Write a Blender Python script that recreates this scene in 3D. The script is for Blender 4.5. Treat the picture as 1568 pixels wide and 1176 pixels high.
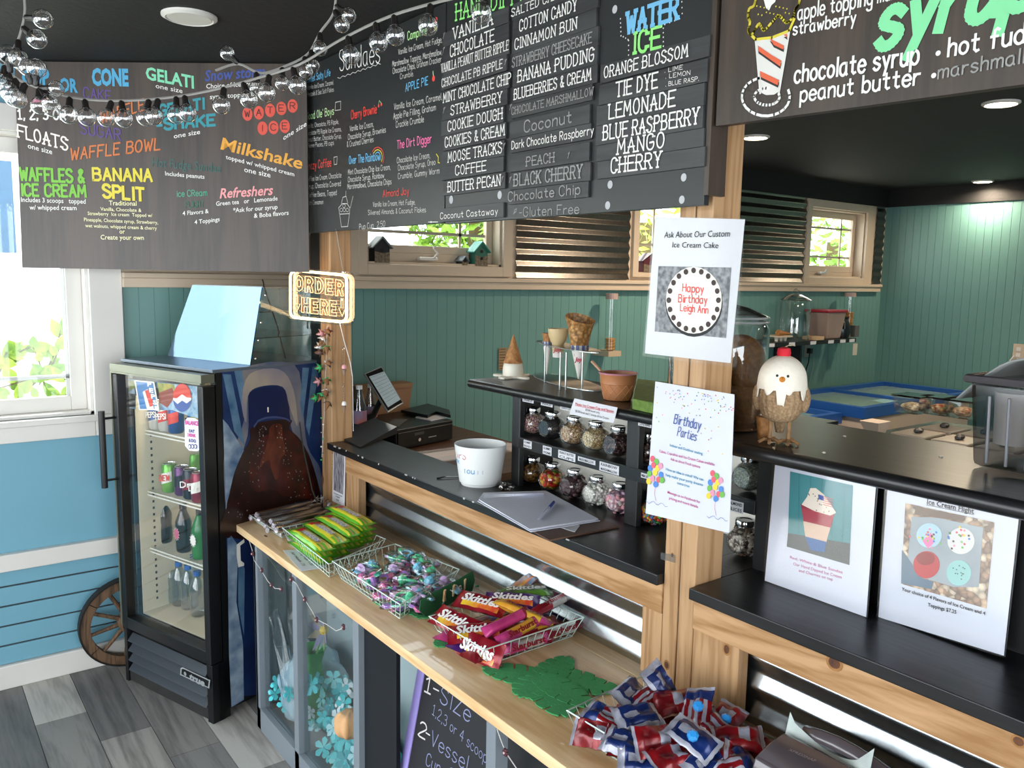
import bpy, math, random
from math import sin, cos, pi, radians, sqrt
from mathutils import Vector as V, Matrix
random.seed(7)
S = bpy.context.scene
COL = S.collection
for o in list(bpy.data.objects): bpy.data.objects.remove(o)

# ---------------------------------------------------------------- camera
F_PX, CX, CY, EYE = 1260.73, 784.0, 588.0, 1.70
def _rot():
    rx, ry, rz = radians(7.4181), radians(1.0174), radians(37.1348)
    Rz = Matrix(((cos(rz), -sin(rz), 0), (sin(rz), cos(rz), 0), (0, 0, 1)))
    B = Matrix(((1, 0, 0), (0, 0, -1), (0, 1, 0)))
    Rx = Matrix(((1, 0, 0), (0, cos(rx), -sin(rx)), (0, sin(rx), cos(rx))))
    Rr = Matrix(((cos(ry), -sin(ry), 0), (sin(ry), cos(ry), 0), (0, 0, 1)))
    return Rr @ Rx @ B @ Rz
RM = _rot(); RT = RM.transposed(); EYEP = V((0, 0, EYE))
cam = bpy.data.cameras.new('camera'); camo = bpy.data.objects.new('camera', cam); COL.objects.link(camo)
cam.sensor_width = 36; cam.lens = F_PX / 1568 * 36; cam.clip_start = .05; cam.clip_end = 200
r, d, f = RM[0], RM[1], RM[2]
camo.matrix_world = Matrix(((r[0], -d[0], -f[0], 0), (r[1], -d[1], -f[1], 0), (r[2], -d[2], -f[2], EYE), (0, 0, 0, 1)))
S.camera = camo

# ---------------------------------------------------------------- world, lights, exposure
S.view_settings.view_transform = 'Standard'; S.view_settings.look = 'None'
S.view_settings.gamma = 1; S.view_settings.use_curve_mapping = False
S.view_settings.exposure = 0.0
S.cycles.use_denoising = True
S.cycles.max_bounces = 8; S.cycles.transparent_max_bounces = 24
S.cycles.caustics_reflective = False; S.cycles.caustics_refractive = False
S.cycles.sample_clamp_indirect = 6
w = bpy.data.worlds.new('world'); S.world = w; w.use_nodes = True
bg = w.node_tree.nodes['Background']; bg.inputs[0].default_value = (.9, .955, 1, 1); bg.inputs[1].default_value = 7.5
sun = bpy.data.lights.new('sun', 'SUN'); sun.energy = 5; sun.angle = .02; sun.color = (1, .95, .86)
so = bpy.data.objects.new('sun', sun); COL.objects.link(so); so.rotation_euler = (radians(-38), radians(18), 0)
def portal(name, c, sx, sy, rot):
    l = bpy.data.lights.new(name, 'AREA'); l.shape = 'RECTANGLE'; l.size = sx; l.size_y = sy; l.cycles.is_portal = True
    o = bpy.data.objects.new(name, l); COL.objects.link(o); o.location = c; o.rotation_euler = rot
portal('daylight_back_window', (-.75, 3.86, 1.6), 2.9, 1.2, (radians(-90), 0, 0))
portal('daylight_left_windows', (-2.26, 1.18, 1.43), 2.0, 5.0, (0, radians(-90), 0))
portal('daylight_front_windows', (.4, -2.26, 1.45), 3.6, 2.0, (radians(90), 0, 0))
portal('daylight_kitchen_window', (2.35, 3.86, 2.0), .9, .45, (radians(-90), 0, 0))
def lamp(name, c, e, col, size=.12):
    l = bpy.data.lights.new(name, 'AREA'); l.shape = 'DISK'; l.size = size; l.energy = e; l.color = col
    l.spread = radians(160)
    o = bpy.data.objects.new(name, l); COL.objects.link(o); o.location = c
WARM = (1, .8, .6)

# ---------------------------------------------------------------- materials
def lin(h):
    c = [int(h[i:i + 2], 16) / 255 for i in (0, 2, 4)]
    return tuple((x / 12.92 if x <= .04045 else ((x + .055) / 1.055) ** 2.4) for x in c) + (1,)
MATS = {}
def mat(name, h, rough=.5, metal=0, var=.12, sc=8, bump=0, spec=.5, alpha=1, trans=0, emit=0, coat=0, stretch=None, h2=None, det=3):
    """one procedural material: base colour broken up by noise, optional bump"""
    if name in MATS: return MATS[name]
    m = bpy.data.materials.new(name); m.use_nodes = True; n = m.node_tree.nodes; L = m.node_tree.links
    b = n['Principled BSDF']; b.inputs['Roughness'].default_value = rough; b.inputs['Metallic'].default_value = metal
    b.inputs['Specular IOR Level'].default_value = spec; b.inputs['Alpha'].default_value = alpha
    b.inputs['Coat Weight'].default_value = coat; b.inputs['Transmission Weight'].default_value = trans
    c = lin(h)
    tc = n.new('ShaderNodeTexCoord'); mp = n.new('ShaderNodeMapping'); L.new(tc.outputs['Object'], mp.inputs[0])
    mp.inputs['Scale'].default_value = stretch or (1, 1, 1)
    nz = n.new('ShaderNodeTexNoise'); nz.inputs['Scale'].default_value = sc; nz.inputs['Detail'].default_value = det
    L.new(mp.outputs[0], nz.inputs['Vector'])
    rp = n.new('ShaderNodeValToRGB'); rp.color_ramp.elements[0].position = .3; rp.color_ramp.elements[1].position = .7
    c2 = lin(h2) if h2 else tuple(max(0, x * (1 - var)) for x in c[:3]) + (1,)
    rp.color_ramp.elements[0].color = c2; rp.color_ramp.elements[1].color = c
    L.new(nz.outputs['Fac'], rp.inputs[0]); L.new(rp.outputs[0], b.inputs['Base Color'])
    if bump:
        bp = n.new('ShaderNodeBump'); bp.inputs['Strength'].default_value = bump; bp.inputs['Distance'].default_value = .004
        L.new(nz.outputs['Fac'], bp.inputs['Height']); L.new(bp.outputs[0], b.inputs['Normal'])
    if emit:
        b.inputs['Emission Color'].default_value = c; b.inputs['Emission Strength'].default_value = emit
    MATS[name] = m; return m
def wood(name, h, h2, axis=2, sc=1.0, rough=.55, coat=0, rings=9):
    if name in MATS: return MATS[name]
    m = mat(name, h, rough, h2=h2, sc=sc * 6, coat=coat); n = m.node_tree.nodes; L = m.node_tree.links
    mp = [x for x in n if x.type == 'MAPPING'][0]; s = [7, 7, 7]; s[axis] = .55; mp.inputs['Scale'].default_value = s
    nz = [x for x in n if x.type == 'TEX_NOISE'][0]; nz.inputs['Detail'].default_value = 6; nz.inputs['Scale'].default_value = sc; nz.inputs['Distortion'].default_value = .6
    mt = n.new('ShaderNodeMath'); mt.operation = 'MULTIPLY'; mt.inputs[1].default_value = rings
    fr = n.new('ShaderNodeMath'); fr.operation = 'PINGPONG'; fr.inputs[1].default_value = .5
    L.new(nz.outputs['Fac'], mt.inputs[0]); L.new(mt.outputs[0], fr.inputs[0])
    n2 = n.new('ShaderNodeTexNoise'); n2.inputs['Scale'].default_value = 14; n2.inputs['Detail'].default_value = 3; L.new(mp.outputs[0], n2.inputs['Vector'])
    ad = n.new('ShaderNodeMath'); ad.operation = 'ADD'; L.new(fr.outputs[0], ad.inputs[0])
    m3 = n.new('ShaderNodeMath'); m3.operation = 'MULTIPLY'; m3.inputs[1].default_value = .7; L.new(n2.outputs['Fac'], m3.inputs[0]); L.new(m3.outputs[0], ad.inputs[1])
    rp = [x for x in n if x.type == 'VALTORGB'][0]; rp.color_ramp.elements[0].position = .3; rp.color_ramp.elements[1].position = .75
    L.new(ad.outputs[0], rp.inputs[0])
    bp = n.new('ShaderNodeBump'); bp.inputs['Strength'].default_value = .12; bp.inputs['Distance'].default_value = .002
    L.new(ad.outputs[0], bp.inputs['Height']); L.new(bp.outputs[0], n['Principled BSDF'].inputs['Normal'])
    return m
def glass(name, h='ffffff', tint=.0, refl=1.0, rough=.02):
    """thin clear sheet: mostly see-through, reflects by angle"""
    if name in MATS: return MATS[name]
    m = bpy.data.materials.new(name); m.use_nodes = True; n = m.node_tree.nodes; L = m.node_tree.links
    n.remove(n['Principled BSDF']); out = n['Material Output']
    t = n.new('ShaderNodeBsdfTransparent'); c = lin(h); t.inputs[0].default_value = tuple(1 - (1 - x) * tint for x in c[:3]) + (1,)
    g = n.new('ShaderNodeBsdfGlossy'); g.inputs['Roughness'].default_value = rough
    nz = n.new('ShaderNodeTexNoise'); nz.inputs['Scale'].default_value = 3
    fr = n.new('ShaderNodeLayerWeight'); fr.inputs[0].default_value = .5
    pw = n.new('ShaderNodeMath'); pw.operation = 'POWER'; pw.inputs[1].default_value = 4
    mu = n.new('ShaderNodeMath'); mu.operation = 'MULTIPLY_ADD'; mu.inputs[1].default_value = .7 * refl; mu.inputs[2].default_value = .035 * refl; mu.use_clamp = True
    mx = n.new('ShaderNodeMixShader'); L.new(fr.outputs['Facing'], pw.inputs[0]); L.new(pw.outputs[0], mu.inputs[0]); L.new(mu.outputs[0], mx.inputs[0])
    bp = n.new('ShaderNodeBump'); bp.inputs['Strength'].default_value = .03; bp.inputs['Distance'].default_value = .002
    L.new(nz.outputs['Fac'], bp.inputs['Height']); L.new(bp.outputs[0], g.inputs['Normal'])
    L.new(t.outputs[0], mx.inputs[1]); L.new(g.outputs[0], mx.inputs[2]); L.new(mx.outputs[0], out.inputs[0])
    MATS[name] = m; return m

# ---------------------------------------------------------------- geometry helpers
WM = {}
class MB:
    def __init__(s): s.v = []; s.f = []; s.mi = []; s.cur = 0
    def add(s, vs, fs):
        k = len(s.v); s.v += [V(p) for p in vs]; s.f += [[k + i for i in q] for q in fs]; s.mi += [s.cur] * len(fs); return s
    def box(s, x0, x1, y0, y1, z0, z1):
        return s.add([(x0, y0, z0), (x1, y0, z0), (x1, y1, z0), (x0, y1, z0), (x0, y0, z1), (x1, y0, z1), (x1, y1, z1), (x0, y1, z1)],
                     [(0, 3, 2, 1), (4, 5, 6, 7), (0, 1, 5, 4), (1, 2, 6, 5), (2, 3, 7, 6), (3, 0, 4, 7)])
    def hull(s, a, b):   # two matching loops a (back) b (front)
        n = len(a); s.add(list(a) + list(b), [list(range(n))[::-1], list(range(n, 2 * n))] + [(i, (i + 1) % n, n + (i + 1) % n, n + i) for i in range(n)]); return s
    def prism(s, pts, off):
        off = V(off); pts = [V(p) for p in pts]; return s.hull(pts, [p + off for p in pts])
    def tube(s, pts, r, n=6, closed=False, r2=None):
        pts = [V(p) for p in pts]; m = len(pts); rings = []; prev = None
        for i, p in enumerate(pts):
            if closed: t = pts[(i + 1) % m] - pts[i - 1]
            else: t = pts[min(i + 1, m - 1)] - pts[max(i - 1, 0)]
            if t.length < 1e-9: t = V((0, 0, 1))
            t.normalize()
            if prev is None: a = t.orthogonal().normalized()
            else:
                a = prev - t * prev.dot(t)
                a = a.normalized() if a.length > 1e-6 else t.orthogonal().normalized()
            prev = a; b = t.cross(a)
            rr = r[i] if isinstance(r, (list, tuple)) else (r if r2 is None else r + (r2 - r) * i / max(1, m - 1))
            rings.append([p + (a * cos(2 * pi * k / n) + b * sin(2 * pi * k / n)) * rr for k in range(n)])
        vs = [q for R_ in rings for q in R_]; fs = []
        for i in range(m if closed else m - 1):
            j = (i + 1) % m
            fs += [(i * n + k, i * n + (k + 1) % n, j * n + (k + 1) % n, j * n + k) for k in range(n)]
        if not closed: fs += [list(range(n))[::-1], [(m - 1) * n + k for k in range(n)]]
        return s.add(vs, fs)
    def lathe(s, prof, c=(0, 0, 0), n=16, ax=None, cap=True, sq=(1, 1)):
        c = V(c); z = V(ax).normalized() if ax else V((0, 0, 1)); x = z.orthogonal().normalized() if ax else V((1, 0, 0)); y = z.cross(x)
        vs = []; m = len(prof)
        for (r_, h) in prof: vs += [c + z * h + x * (r_ * sq[0] * cos(2 * pi * k / n)) + y * (r_ * sq[1] * sin(2 * pi * k / n)) for k in range(n)]
        fs = [(i * n + k, i * n + (k + 1) % n, (i + 1) * n + (k + 1) % n, (i + 1) * n + k) for i in range(m - 1) for k in range(n)]
        if cap: fs += [list(range(n))[::-1], [(m - 1) * n + k for k in range(n)]]
        return s.add(vs, fs)
    def ball(s, c, r, n=10, m=7, sc=(1, 1, 1), rot=None):
        vs = []; fs = []
        for i in range(m + 1):
            t = pi * i / m
            for k in range(n):
                p = V((sin(t) * cos(2 * pi * k / n) * sc[0], sin(t) * sin(2 * pi * k / n) * sc[1], cos(t) * sc[2])) * r
                if rot: p = rot @ p
                vs.append(V(c) + p)
        for i in range(m):
            for k in range(n):
                q = (i * n + k, (i + 1) * n + k, (i + 1) * n + (k + 1) % n, i * n + (k + 1) % n)
                fs.append(q if 0 < i < m - 1 else ((q[0], q[1], q[2]) if i == 0 else (q[0], q[1], q[3])))
        return s.add(vs, fs)
    def grid(s, fn, nu, nv, th=0):
        vs = [V(fn(i / nu, j / nv)) for i in range(nu + 1) for j in range(nv + 1)]
        fs = [(i * (nv + 1) + j, (i + 1) * (nv + 1) + j, (i + 1) * (nv + 1) + j + 1, i * (nv + 1) + j + 1) for i in range(nu) for j in range(nv)]
        return s.add(vs, fs)
    def build(s, name, m, parent=None, smooth=False, ang=40, bev=0, local=False, solid=0, **tagkw):
        me = bpy.data.meshes.new(name)
        if parent is not None:
            base = WM[parent]; inv = base.inverted(); vs = s.v if local else [inv @ p for p in s.v]
        else:
            if s.v and not local:
                lo = V([min(p[i] for p in s.v) for i in range(3)]); hi = V([max(p[i] for p in s.v) for i in range(3)])
                o0 = V(((lo[0] + hi[0]) / 2, (lo[1] + hi[1]) / 2, lo[2]))
            else: o0 = V((0, 0, 0))
            base = Matrix.Translation(o0); vs = [p - o0 for p in s.v]
        me.from_pydata([tuple(p) for p in vs], [], s.f)
        ms = m if isinstance(m, (list, tuple)) else [m]
        for q in ms: me.materials.append(q)
        if len(ms) > 1: me.polygons.foreach_set('material_index', s.mi)
        if smooth:
            me.polygons.foreach_set('use_smooth', [True] * len(me.polygons)); me.set_sharp_from_angle(angle=radians(ang))
        me.update()
        o = bpy.data.objects.new(name, me); COL.objects.link(o); WM[o] = base.copy()
        if parent is not None: o.parent = parent
        else: o.matrix_world = base
        if bev:
            b = o.modifiers.new('bevel', 'BEVEL'); b.width = bev; b.segments = 2; b.limit_method = 'ANGLE'
        if solid:
            b = o.modifiers.new('solid', 'SOLIDIFY'); b.thickness = solid
        for k, q in tagkw.items(): o[k] = q
        return o
def thing(name, label, cat, loc=(0, 0, 0), rz=0, group=None, mw=None):
    o = bpy.data.objects.new(name, None); COL.objects.link(o); o.empty_display_size = .05
    M_ = mw if mw is not None else Matrix.Translation(V(loc)) @ Matrix.Rotation(rz, 4, 'Z')
    o.matrix_world = M_; WM[o] = M_.copy(); o['label'] = label; o['category'] = cat
    if group: o['group'] = group
    return o
def tag(o, label, cat, group=None, kind=None):
    o['label'] = label; o['category'] = cat
    if group: o['group'] = group
    if kind: o['kind'] = kind
    return o
def struct(mb, name, m, **k): o = mb.build(name, m, **k); o['kind'] = 'structure'; return o
def sgroup(name):
    o = bpy.data.objects.new(name, None); COL.objects.link(o); o['kind'] = 'structure'; WM[o] = Matrix.Identity(4); return o
def kids(o): return [c for c in bpy.data.objects if c.parent is o]
def dup(root, mw, label=None, children=None):
    r_ = root.copy(); COL.objects.link(r_); r_.matrix_world = mw; WM[r_] = mw.copy()
    if label: r_['label'] = label
    for ch in (children if children is not None else kids(root)):
        c = ch.copy(); COL.objects.link(c); c.parent = r_; WM[c] = mw.copy()
        for g in kids(ch):
            e = g.copy(); COL.objects.link(e); e.parent = c; WM[e] = mw.copy()
    return r_
# points of the photograph laid back onto real planes of the room
def ray(px, py): return (RT @ V(((px - CX) / F_PX, (py - CY) / F_PX, 1)))
def AZ(px, py, z): d_ = ray(px, py); return EYEP + d_ * ((z - EYE) / d_[2])
def AX(px, py, x): d_ = ray(px, py); return EYEP + d_ * (x / d_[0])
def AY(px, py, y): d_ = ray(px, py); return EYEP + d_ * (y / d_[1])
def HIT(px, py, P, n): d_ = ray(px, py); return EYEP + d_ * ((P - EYEP).dot(n) / d_.dot(n))

# ---------------------------------------------------------------- lettering
GL = {'A': '0,0 2,8 4,0|.7,3 3.3,3', 'B': '0,0 0,8 2.5,8 3.6,7 3.6,5.3 2.6,4.4 0,4.4|2.6,4.4 4,3.2 4,1.2 2.8,0 0,0', 'C': '3.8,6.6 2.8,8 1.2,8 0,6.3 0,1.8 1.2,0 2.8,0 3.8,1.4',
 'D': '0,0 0,8 2,8 3.8,6 3.8,2 2,0 0,0', 'E': '3.6,8 0,8 0,0 3.6,0|0,4.2 2.8,4.2', 'F': '3.6,8 0,8 0,0|0,4.2 2.8,4.2', 'G': '3.8,6.6 2.8,8 1.2,8 0,6.3 0,1.8 1.2,0 2.8,0 3.9,1.5 3.9,3.6 2.3,3.6',
 'H': '0,0 0,8|3.8,0 3.8,8|0,4.2 3.8,4.2', 'I': '.6,0 .6,8', 'J': '3,8 3,1.5 2,0 .8,0 0,1.4', 'K': '0,0 0,8|3.7,8 0,3.6|1.2,4.8 3.8,0', 'L': '0,8 0,0 3.4,0', 'M': '0,0 .4,8 2.4,2.5 4.4,8 4.8,0',
 'N': '0,0 0,8 3.8,0 3.8,8', 'O': '2,8 .6,7 0,4.6 0,3.2 .6,1 2,0 3.4,1 4,3.2 4,4.6 3.4,7 2,8', 'P': '0,0 0,8 2.6,8 3.8,6.9 3.8,5.1 2.6,4 0,4', 'Q': '2,8 .6,7 0,4 .6,1 2,0 3.4,1 4,4 3.4,7 2,8|2.4,2 4.2,-.6',
 'R': '0,0 0,8 2.6,8 3.8,6.9 3.8,5.1 2.6,4 0,4|1.8,4 3.9,0', 'S': '3.6,6.8 2.6,8 1,8 .1,6.8 .3,5.2 3.4,3.2 3.8,1.6 2.7,0 1,0 0,1.2', 'T': '0,8 4,8|2,8 2,0', 'U': '0,8 0,1.8 1.2,0 2.6,0 3.8,1.8 3.8,8',
 'V': '0,8 2,0 4,8', 'W': '0,8 1.2,0 2.5,6 3.8,0 5,8', 'X': '0,8 3.8,0|3.8,8 0,0', 'Y': '0,8 2,4 4,8|2,4 2,0', 'Z': '0,8 3.7,8 0,0 3.8,0',
 'a': '3,5 1.2,5 0,3.8 0,1.2 1,0 2,0 3,1.4|3,5 3,.6 3.5,0', 'b': '0,8 0,0|0,3.6 1.2,5 2.4,5 3.3,3.6 3.3,1.4 2.4,0 1.2,0 0,1.2', 'c': '3,4.2 2.2,5 1,5 0,3.6 0,1.4 1,0 2.2,0 3,.9',
 'd': '3.2,8 3.2,0|3.2,3.6 2.2,5 1,5 0,3.6 0,1.4 1,0 2.2,0 3.2,1.2', 'e': '0,2.7 3.1,2.7 3.1,3.8 2.2,5 1,5 0,3.6 0,1.4 1,0 2.3,0 3.1,.9', 'f': '3,7.4 2.2,8 1.4,7.4 1.2,6.4 1.2,0|0,4.8 2.6,4.8',
 'g': '3.2,5 3.2,-1.6 2.2,-2.8 .8,-2.8 0,-2|3.2,3.6 2.2,5 1,5 0,3.6 0,1.6 1,.3 2.2,.3 3.2,1.4', 'h': '0,8 0,0|0,3.4 1.2,5 2.3,5 3,4 3,0', 'i': '.5,5 .5,0|.5,6.5 .5,7.1', 'j': '1,5 1,-1.8 0,-2.8|1,6.5 1,7.1',
 'k': '0,8 0,0|2.8,5 0,2.2|1,3.1 3,0', 'l': '.3,8 .3,0', 'm': '0,5 0,0|0,3.6 1,5 1.8,5 2.4,4 2.4,0|2.4,3.6 3.3,5 4.2,5 4.8,4 4.8,0', 'n': '0,5 0,0|0,3.4 1.2,5 2.3,5 3,4 3,0',
 'o': '1.6,5 .5,4.4 0,3.3 0,1.7 .5,.6 1.6,0 2.7,.6 3.2,1.7 3.2,3.3 2.7,4.4 1.6,5', 'p': '0,5 0,-2.8|0,3.6 1.2,5 2.4,5 3.3,3.6 3.3,1.4 2.4,0 1.2,0 0,1.2', 'q': '3.2,5 3.2,-2.8|3.2,3.6 2.2,5 1,5 0,3.6 0,1.4 1,0 2.2,0 3.2,1.2',
 'r': '0,5 0,0|0,3.2 1,4.8 2.4,4.8', 's': '2.7,4.3 1.8,5 .8,5 .1,4.2 .3,3.2 2.5,2 2.8,1 1.9,0 .8,0 0,.8', 't': '1.2,7.4 1.2,1 2,0 2.8,.4|0,5 2.6,5', 'u': '0,5 0,1.3 .8,0 1.9,0 3,1.4|3,5 3,0',
 'v': '0,5 1.5,0 3,5', 'w': '0,5 1.1,0 2.2,4 3.3,0 4.4,5', 'x': '0,5 2.8,0|2.8,5 0,0', 'y': '0,5 1.6,.4|3,5 .9,-2.8', 'z': '0,5 2.7,5 0,0 2.8,0',
 '0': '2,8 .4,6.5 0,4 .4,1.5 2,0 3.6,1.5 4,4 3.6,6.5 2,8', '1': '.2,6.6 1.6,8 1.6,0|.2,0 3,0', '2': '.2,6.6 1.2,8 2.8,8 3.6,6.6 3.4,5 0,0 3.8,0', '3': '.2,7.2 1.4,8 3,7.6 3.4,6 2.6,4.6 1.4,4.3|2.6,4.4 3.7,3 3.4,1 2,0 .2,.8',
 '4': '2.8,0 2.8,8 0,2.8 3.8,2.8', '5': '3.4,8 .4,8 .2,4.6 2.2,5 3.6,3.6 3.4,1.2 2,0 .2,.6', '&': '3.6,0 .8,6 1,7.6 2,8 2.6,6.8 .4,3 .2,1.2 1.4,0 3.4,2.6', ',': '.6,.6 .2,-1.2', '.': '.3,0 .3,.7', '-': '0,3.4 2.2,3.4',
 "'": '.3,8 .3,6.4', '!': '.4,8 .4,2.4|.4,.7 .4,0', '$': '3.6,6.6 2.6,7.4 1,7.4 .2,6 3.4,3 3.4,1.4 2.4,.6 .2,1.2|1.9,8.4 1.9,-.6', '/': '0,-.6 2.6,8.4', ':': '.3,.6 .3,1.2|.3,4 .3,4.6'}
def stroke_w(s, serif):
    x = 0; out = []
    for ch in s:
        if ch == ' ': x += 3; continue
        g = [[tuple(map(float, q.split(','))) for q in pl.split()] for pl in GL[ch].split('|')]
        wd = max(q[0] for pl in g for q in pl)
        if ch in 'abcdeghmnopqrsuyCGOQSUJ023568&': g = [catmull(pl, 3) if len(pl) > 3 else pl for pl in g]
        out.append((x, g)); x += wd + (2.0 if serif else 1.6)
    return out, x - 1.6
def letter(mb, s, A, B, up, h, nrm, kind='s', bold=.9, serif=False, shear=0, off=.0015):
    """write s from A to B (baseline ends), cap height h, onto the plane with normal nrm"""
    A, B, up, nrm = V(A), V(B), V(up).normalized(), V(nrm).normalized(); d_ = B - A; Lw = d_.length; ex = d_ / Lw; base = A + nrm * off
    if kind == 's':
        seg_k = 0; gl, tot = stroke_w(s, serif); sx = Lw / tot; sy = h / 8; wd = bold * min(sy, sx * 1.15) * .5
        for x0, g in gl:
            for pl in g:
                P = [base + ex * ((x0 + q[0]) * sx) + up * (q[1] * sy + shear * 0) + ex * (q[1] * sy * shear) for q in pl]
                segs = list(zip(P, P[1:]))
                if serif and pl[0] != pl[-1]:
                    for e in (P[0], P[-1]): segs.append((e - ex * sx * .75, e + ex * sx * .75))
                for a, b in segs:
                    seg_k += 1; lift = nrm * (seg_k % 9) * .00005; a = a + lift; b = b + lift
                    t = (b - a)
                    if t.length < 1e-9: continue
                    t.normalize(); q = nrm.cross(t) * wd; a2 = a - t * wd * .7; b2 = b + t * wd * .7
                    mb.add([a2 - q, b2 - q, b2 + q, a2 + q], [(0, 1, 2, 3)])
    else:
        cu = bpy.data.curves.new('t', 'FONT'); cu.body = s; cu.size = 1; cu.resolution_u = 2; cu.offset = bold
        ob = bpy.data.objects.new('t', cu); me = ob.to_mesh()
        vs = [v.co.copy() for v in me.vertices]; fs = [list(p.vertices) for p in me.polygons]
        ob.to_mesh_clear(); bpy.data.objects.remove(ob); bpy.data.curves.remove(cu)
        if not vs: return
        x0 = min(v.x for v in vs); x1 = max(v.x for v in vs); k = Lw / (x1 - x0); ky = h / .73
        mb.add([base + ex * ((v.x - x0) * k + v.y * ky * shear) + up * (v.y * ky) for v in vs], fs)
def catmull(P, n=4):
    out = []
    for i in range(len(P) - 1):
        a, b, c, d_ = P[max(i - 1, 0)], P[i], P[i + 1], P[min(i + 2, len(P) - 1)]
        if P[0] == P[-1] and len(P) > 3: a = P[i - 1] if i else P[-2]; d_ = P[i + 2] if i + 2 < len(P) else P[1]
        for k in range(n):
            u = k / n; out.append(tuple(.5 * (2 * b[j] + (c[j] - a[j]) * u + (2 * a[j] - 5 * b[j] + 4 * c[j] - d_[j]) * u * u + (3 * b[j] - a[j] - 3 * c[j] + d_[j]) * u ** 3) for j in (0, 1)))
    return out + [tuple(P[-1])]
class Board:
    """lettering of one board, one mesh per colour"""
    def __init__(s, plane, up, nrm, org=(0, 0), sc=1.0): s.pl = plane; s.up = V(up); s.n = V(nrm).normalized(); s.org = org; s.sc = sc; s.m = {}
    def mb(s, m): return s.m.setdefault(m, MB())
    def P(s, x, y, off=.0015): return s.pl(s.org[0] + x / s.sc, s.org[1] + y / s.sc) + s.n * off
    def t(s, m, txt, x0, y0, x1, y1, h, **k):
        A = s.P(x0, y0, 0); B = s.P(x1, y1, 0); C_ = s.P(x0, y0 - h, 0)
        letter(s.mb(m), txt, A, B, s.up, (C_ - A).length, s.n, **k)
    def poly(s, m, pts, off=.001): s.mb(m).add([s.P(x, y, off) for x, y in pts], [list(range(len(pts)))])
    def line(s, m, pts, w, off=.0016, closed=False, curve=False):
        if curve: pts = catmull(pts)
        P = [s.P(x, y, off) for x, y in pts]
        if closed: P.append(P[0])
        for a, b in zip(P, P[1:]):
            t = (b - a)
            if t.length < 1e-7: continue
            t.normalize(); q = s.n.cross(t) * w / 2; s.mb(m).add([a - q - t * w * .3, b - q + t * w * .3, b + q + t * w * .3, a + q - t * w * .3], [(0, 1, 2, 3)])
    def disc(s, m, x, y, r_, off=.001, n=12, asp=1.0):
        c = s.P(x, y, off); ex = s.n.cross(s.up).normalized(); R_ = (s.P(x, y - r_, off) - c).length
        s.mb(m).add([c + (ex * cos(2 * pi * k / n) * asp + s.up * sin(2 * pi * k / n)) * R_ for k in range(n)], [list(range(n))])
    def done(s, parent, name='lettering'):
        for m, b in s.m.items(): b.build(name, m, parent)
# ================================================================ materials of the room
BLK = mat('black_ceiling_paint', '0d0e0e', .75, sc=40, bump=.4, var=.3)
TEAL = mat('teal_beadboard_paint', '66908a', .42, var=.06, sc=3)
BLUE = mat('blue_wall_paint', '70a5b8', .5, var=.05, sc=2)
WHT = mat('white_trim_paint', 'ddd9d2', .45, var=.05, sc=6)
WHC = mat('cream_trim_paint', 'cbb9a2', .5, var=.06, sc=6)
GRV = mat('dark_groove', '3b3a36', .8)
GALV = mat('galvanised_steel', 'c6cdd0', .27, 1, sc=60, var=.14, det=6, bump=.03)
GALVD = mat('galvanised_steel_dull', '8d8880', .32, 1, sc=60, var=.2, det=6)
PINE = wood('pine_post', 'b58f67', '966f48', 2, 1.0, .5)
PINEY = wood('pine_rail', 'bc9369', '966c40', 1, 1.0, .5)
PINEX = wood('pine_cross', 'a98458', '84603a', 0, 1.0, .6)
TOPW = wood('clear_pine_worktop', 'f4d3a4', 'd8ad78', 1, .8, .33, coat=.3, rings=6)
BLKW = wood('black_stained_wood', '1b1c1d', '0f1011', 1, 1.0, .32)
BLKWZ = wood('black_stained_upright', '1c1d1e', '111213', 2, 1.0, .4)
CHR = mat('chrome', 'e6e8ea', .12, 1, var=.03)
IRON = mat('black_plastic', '0c0d0f', .35, sc=20, var=.2)
GLS = glass('clear_glass', refl=1.0)
GLW = glass('window_glass', 'eef6f6', .3, refl=1.0)
ACR = glass('clear_acrylic', 'f4fbfa', .25, refl=1.5, rough=.04)
PAPER = mat('white_paper', 'd2d2d6', .6, var=.03, sc=4)
INK = mat('black_ink', '15151a', .6)
YB, XR, CEIL, ZK = 3.77, 6.80, 2.48, 2.336

# ---------------------------------------------------------------- floor of wood-look planks
fl = sgroup('floor')
struct(MB().box(-2.3, 6.9, -2.3, 3.9, -.08, -.006), 'subfloor', GRV, parent=fl)
PLK = [wood('plank_grey_%d' % i, a, b, 1, .7, .5, rings=5) for i, (a, b) in enumerate((('98948f', '6f6c68'), ('85827e', '5f5d5b'), ('716f6d', '545352'), ('b8b4ad', '918d86'), ('7d7b79', '5d5c5b')))]
joint = {0: [3.37, 2.2], 1: [3.118, 1.9], 2: [2.866, 1.6], 3: [2.62, 1.4], -1: [2.9, 1.7], 4: [3.3, 2.1], -2: [3.5, 2.3]}
shade = {(0, 0): 3, (0, 1): 1, (1, 0): 2, (1, 1): 0, (2, 0): 1, (2, 1): 4, (3, 0): 3, (3, 1): 1, (-1, 0): 2, (-1, 1): 4}
rnd = random.Random(3)
for c in range(-8, 16):
    x0 = .338 + .1755 * c
    if x0 > 2.6: break
    ys = [3.77] + [y for y in joint.get(c, [3.0 + rnd.random() * .7, 2.1 + rnd.random() * .3])] + [.6, -.6, -1.8, -2.2]
    for k, (a, b) in enumerate(zip(ys, ys[1:])):
        MB().box(x0 + .0012, x0 + .1743, b + .0012, a - .0012, -.02, rnd.uniform(-.0006, .0006)).build('plank', PLK[shade.get((c, k), rnd.choice((0, 1, 2, 4, 1, 0)))], fl)
struct(MB().box(2.62, 6.8, -2.2, 3.77, -.006, 0), 'kitchen_floor', PLK[1], parent=fl)

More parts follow.
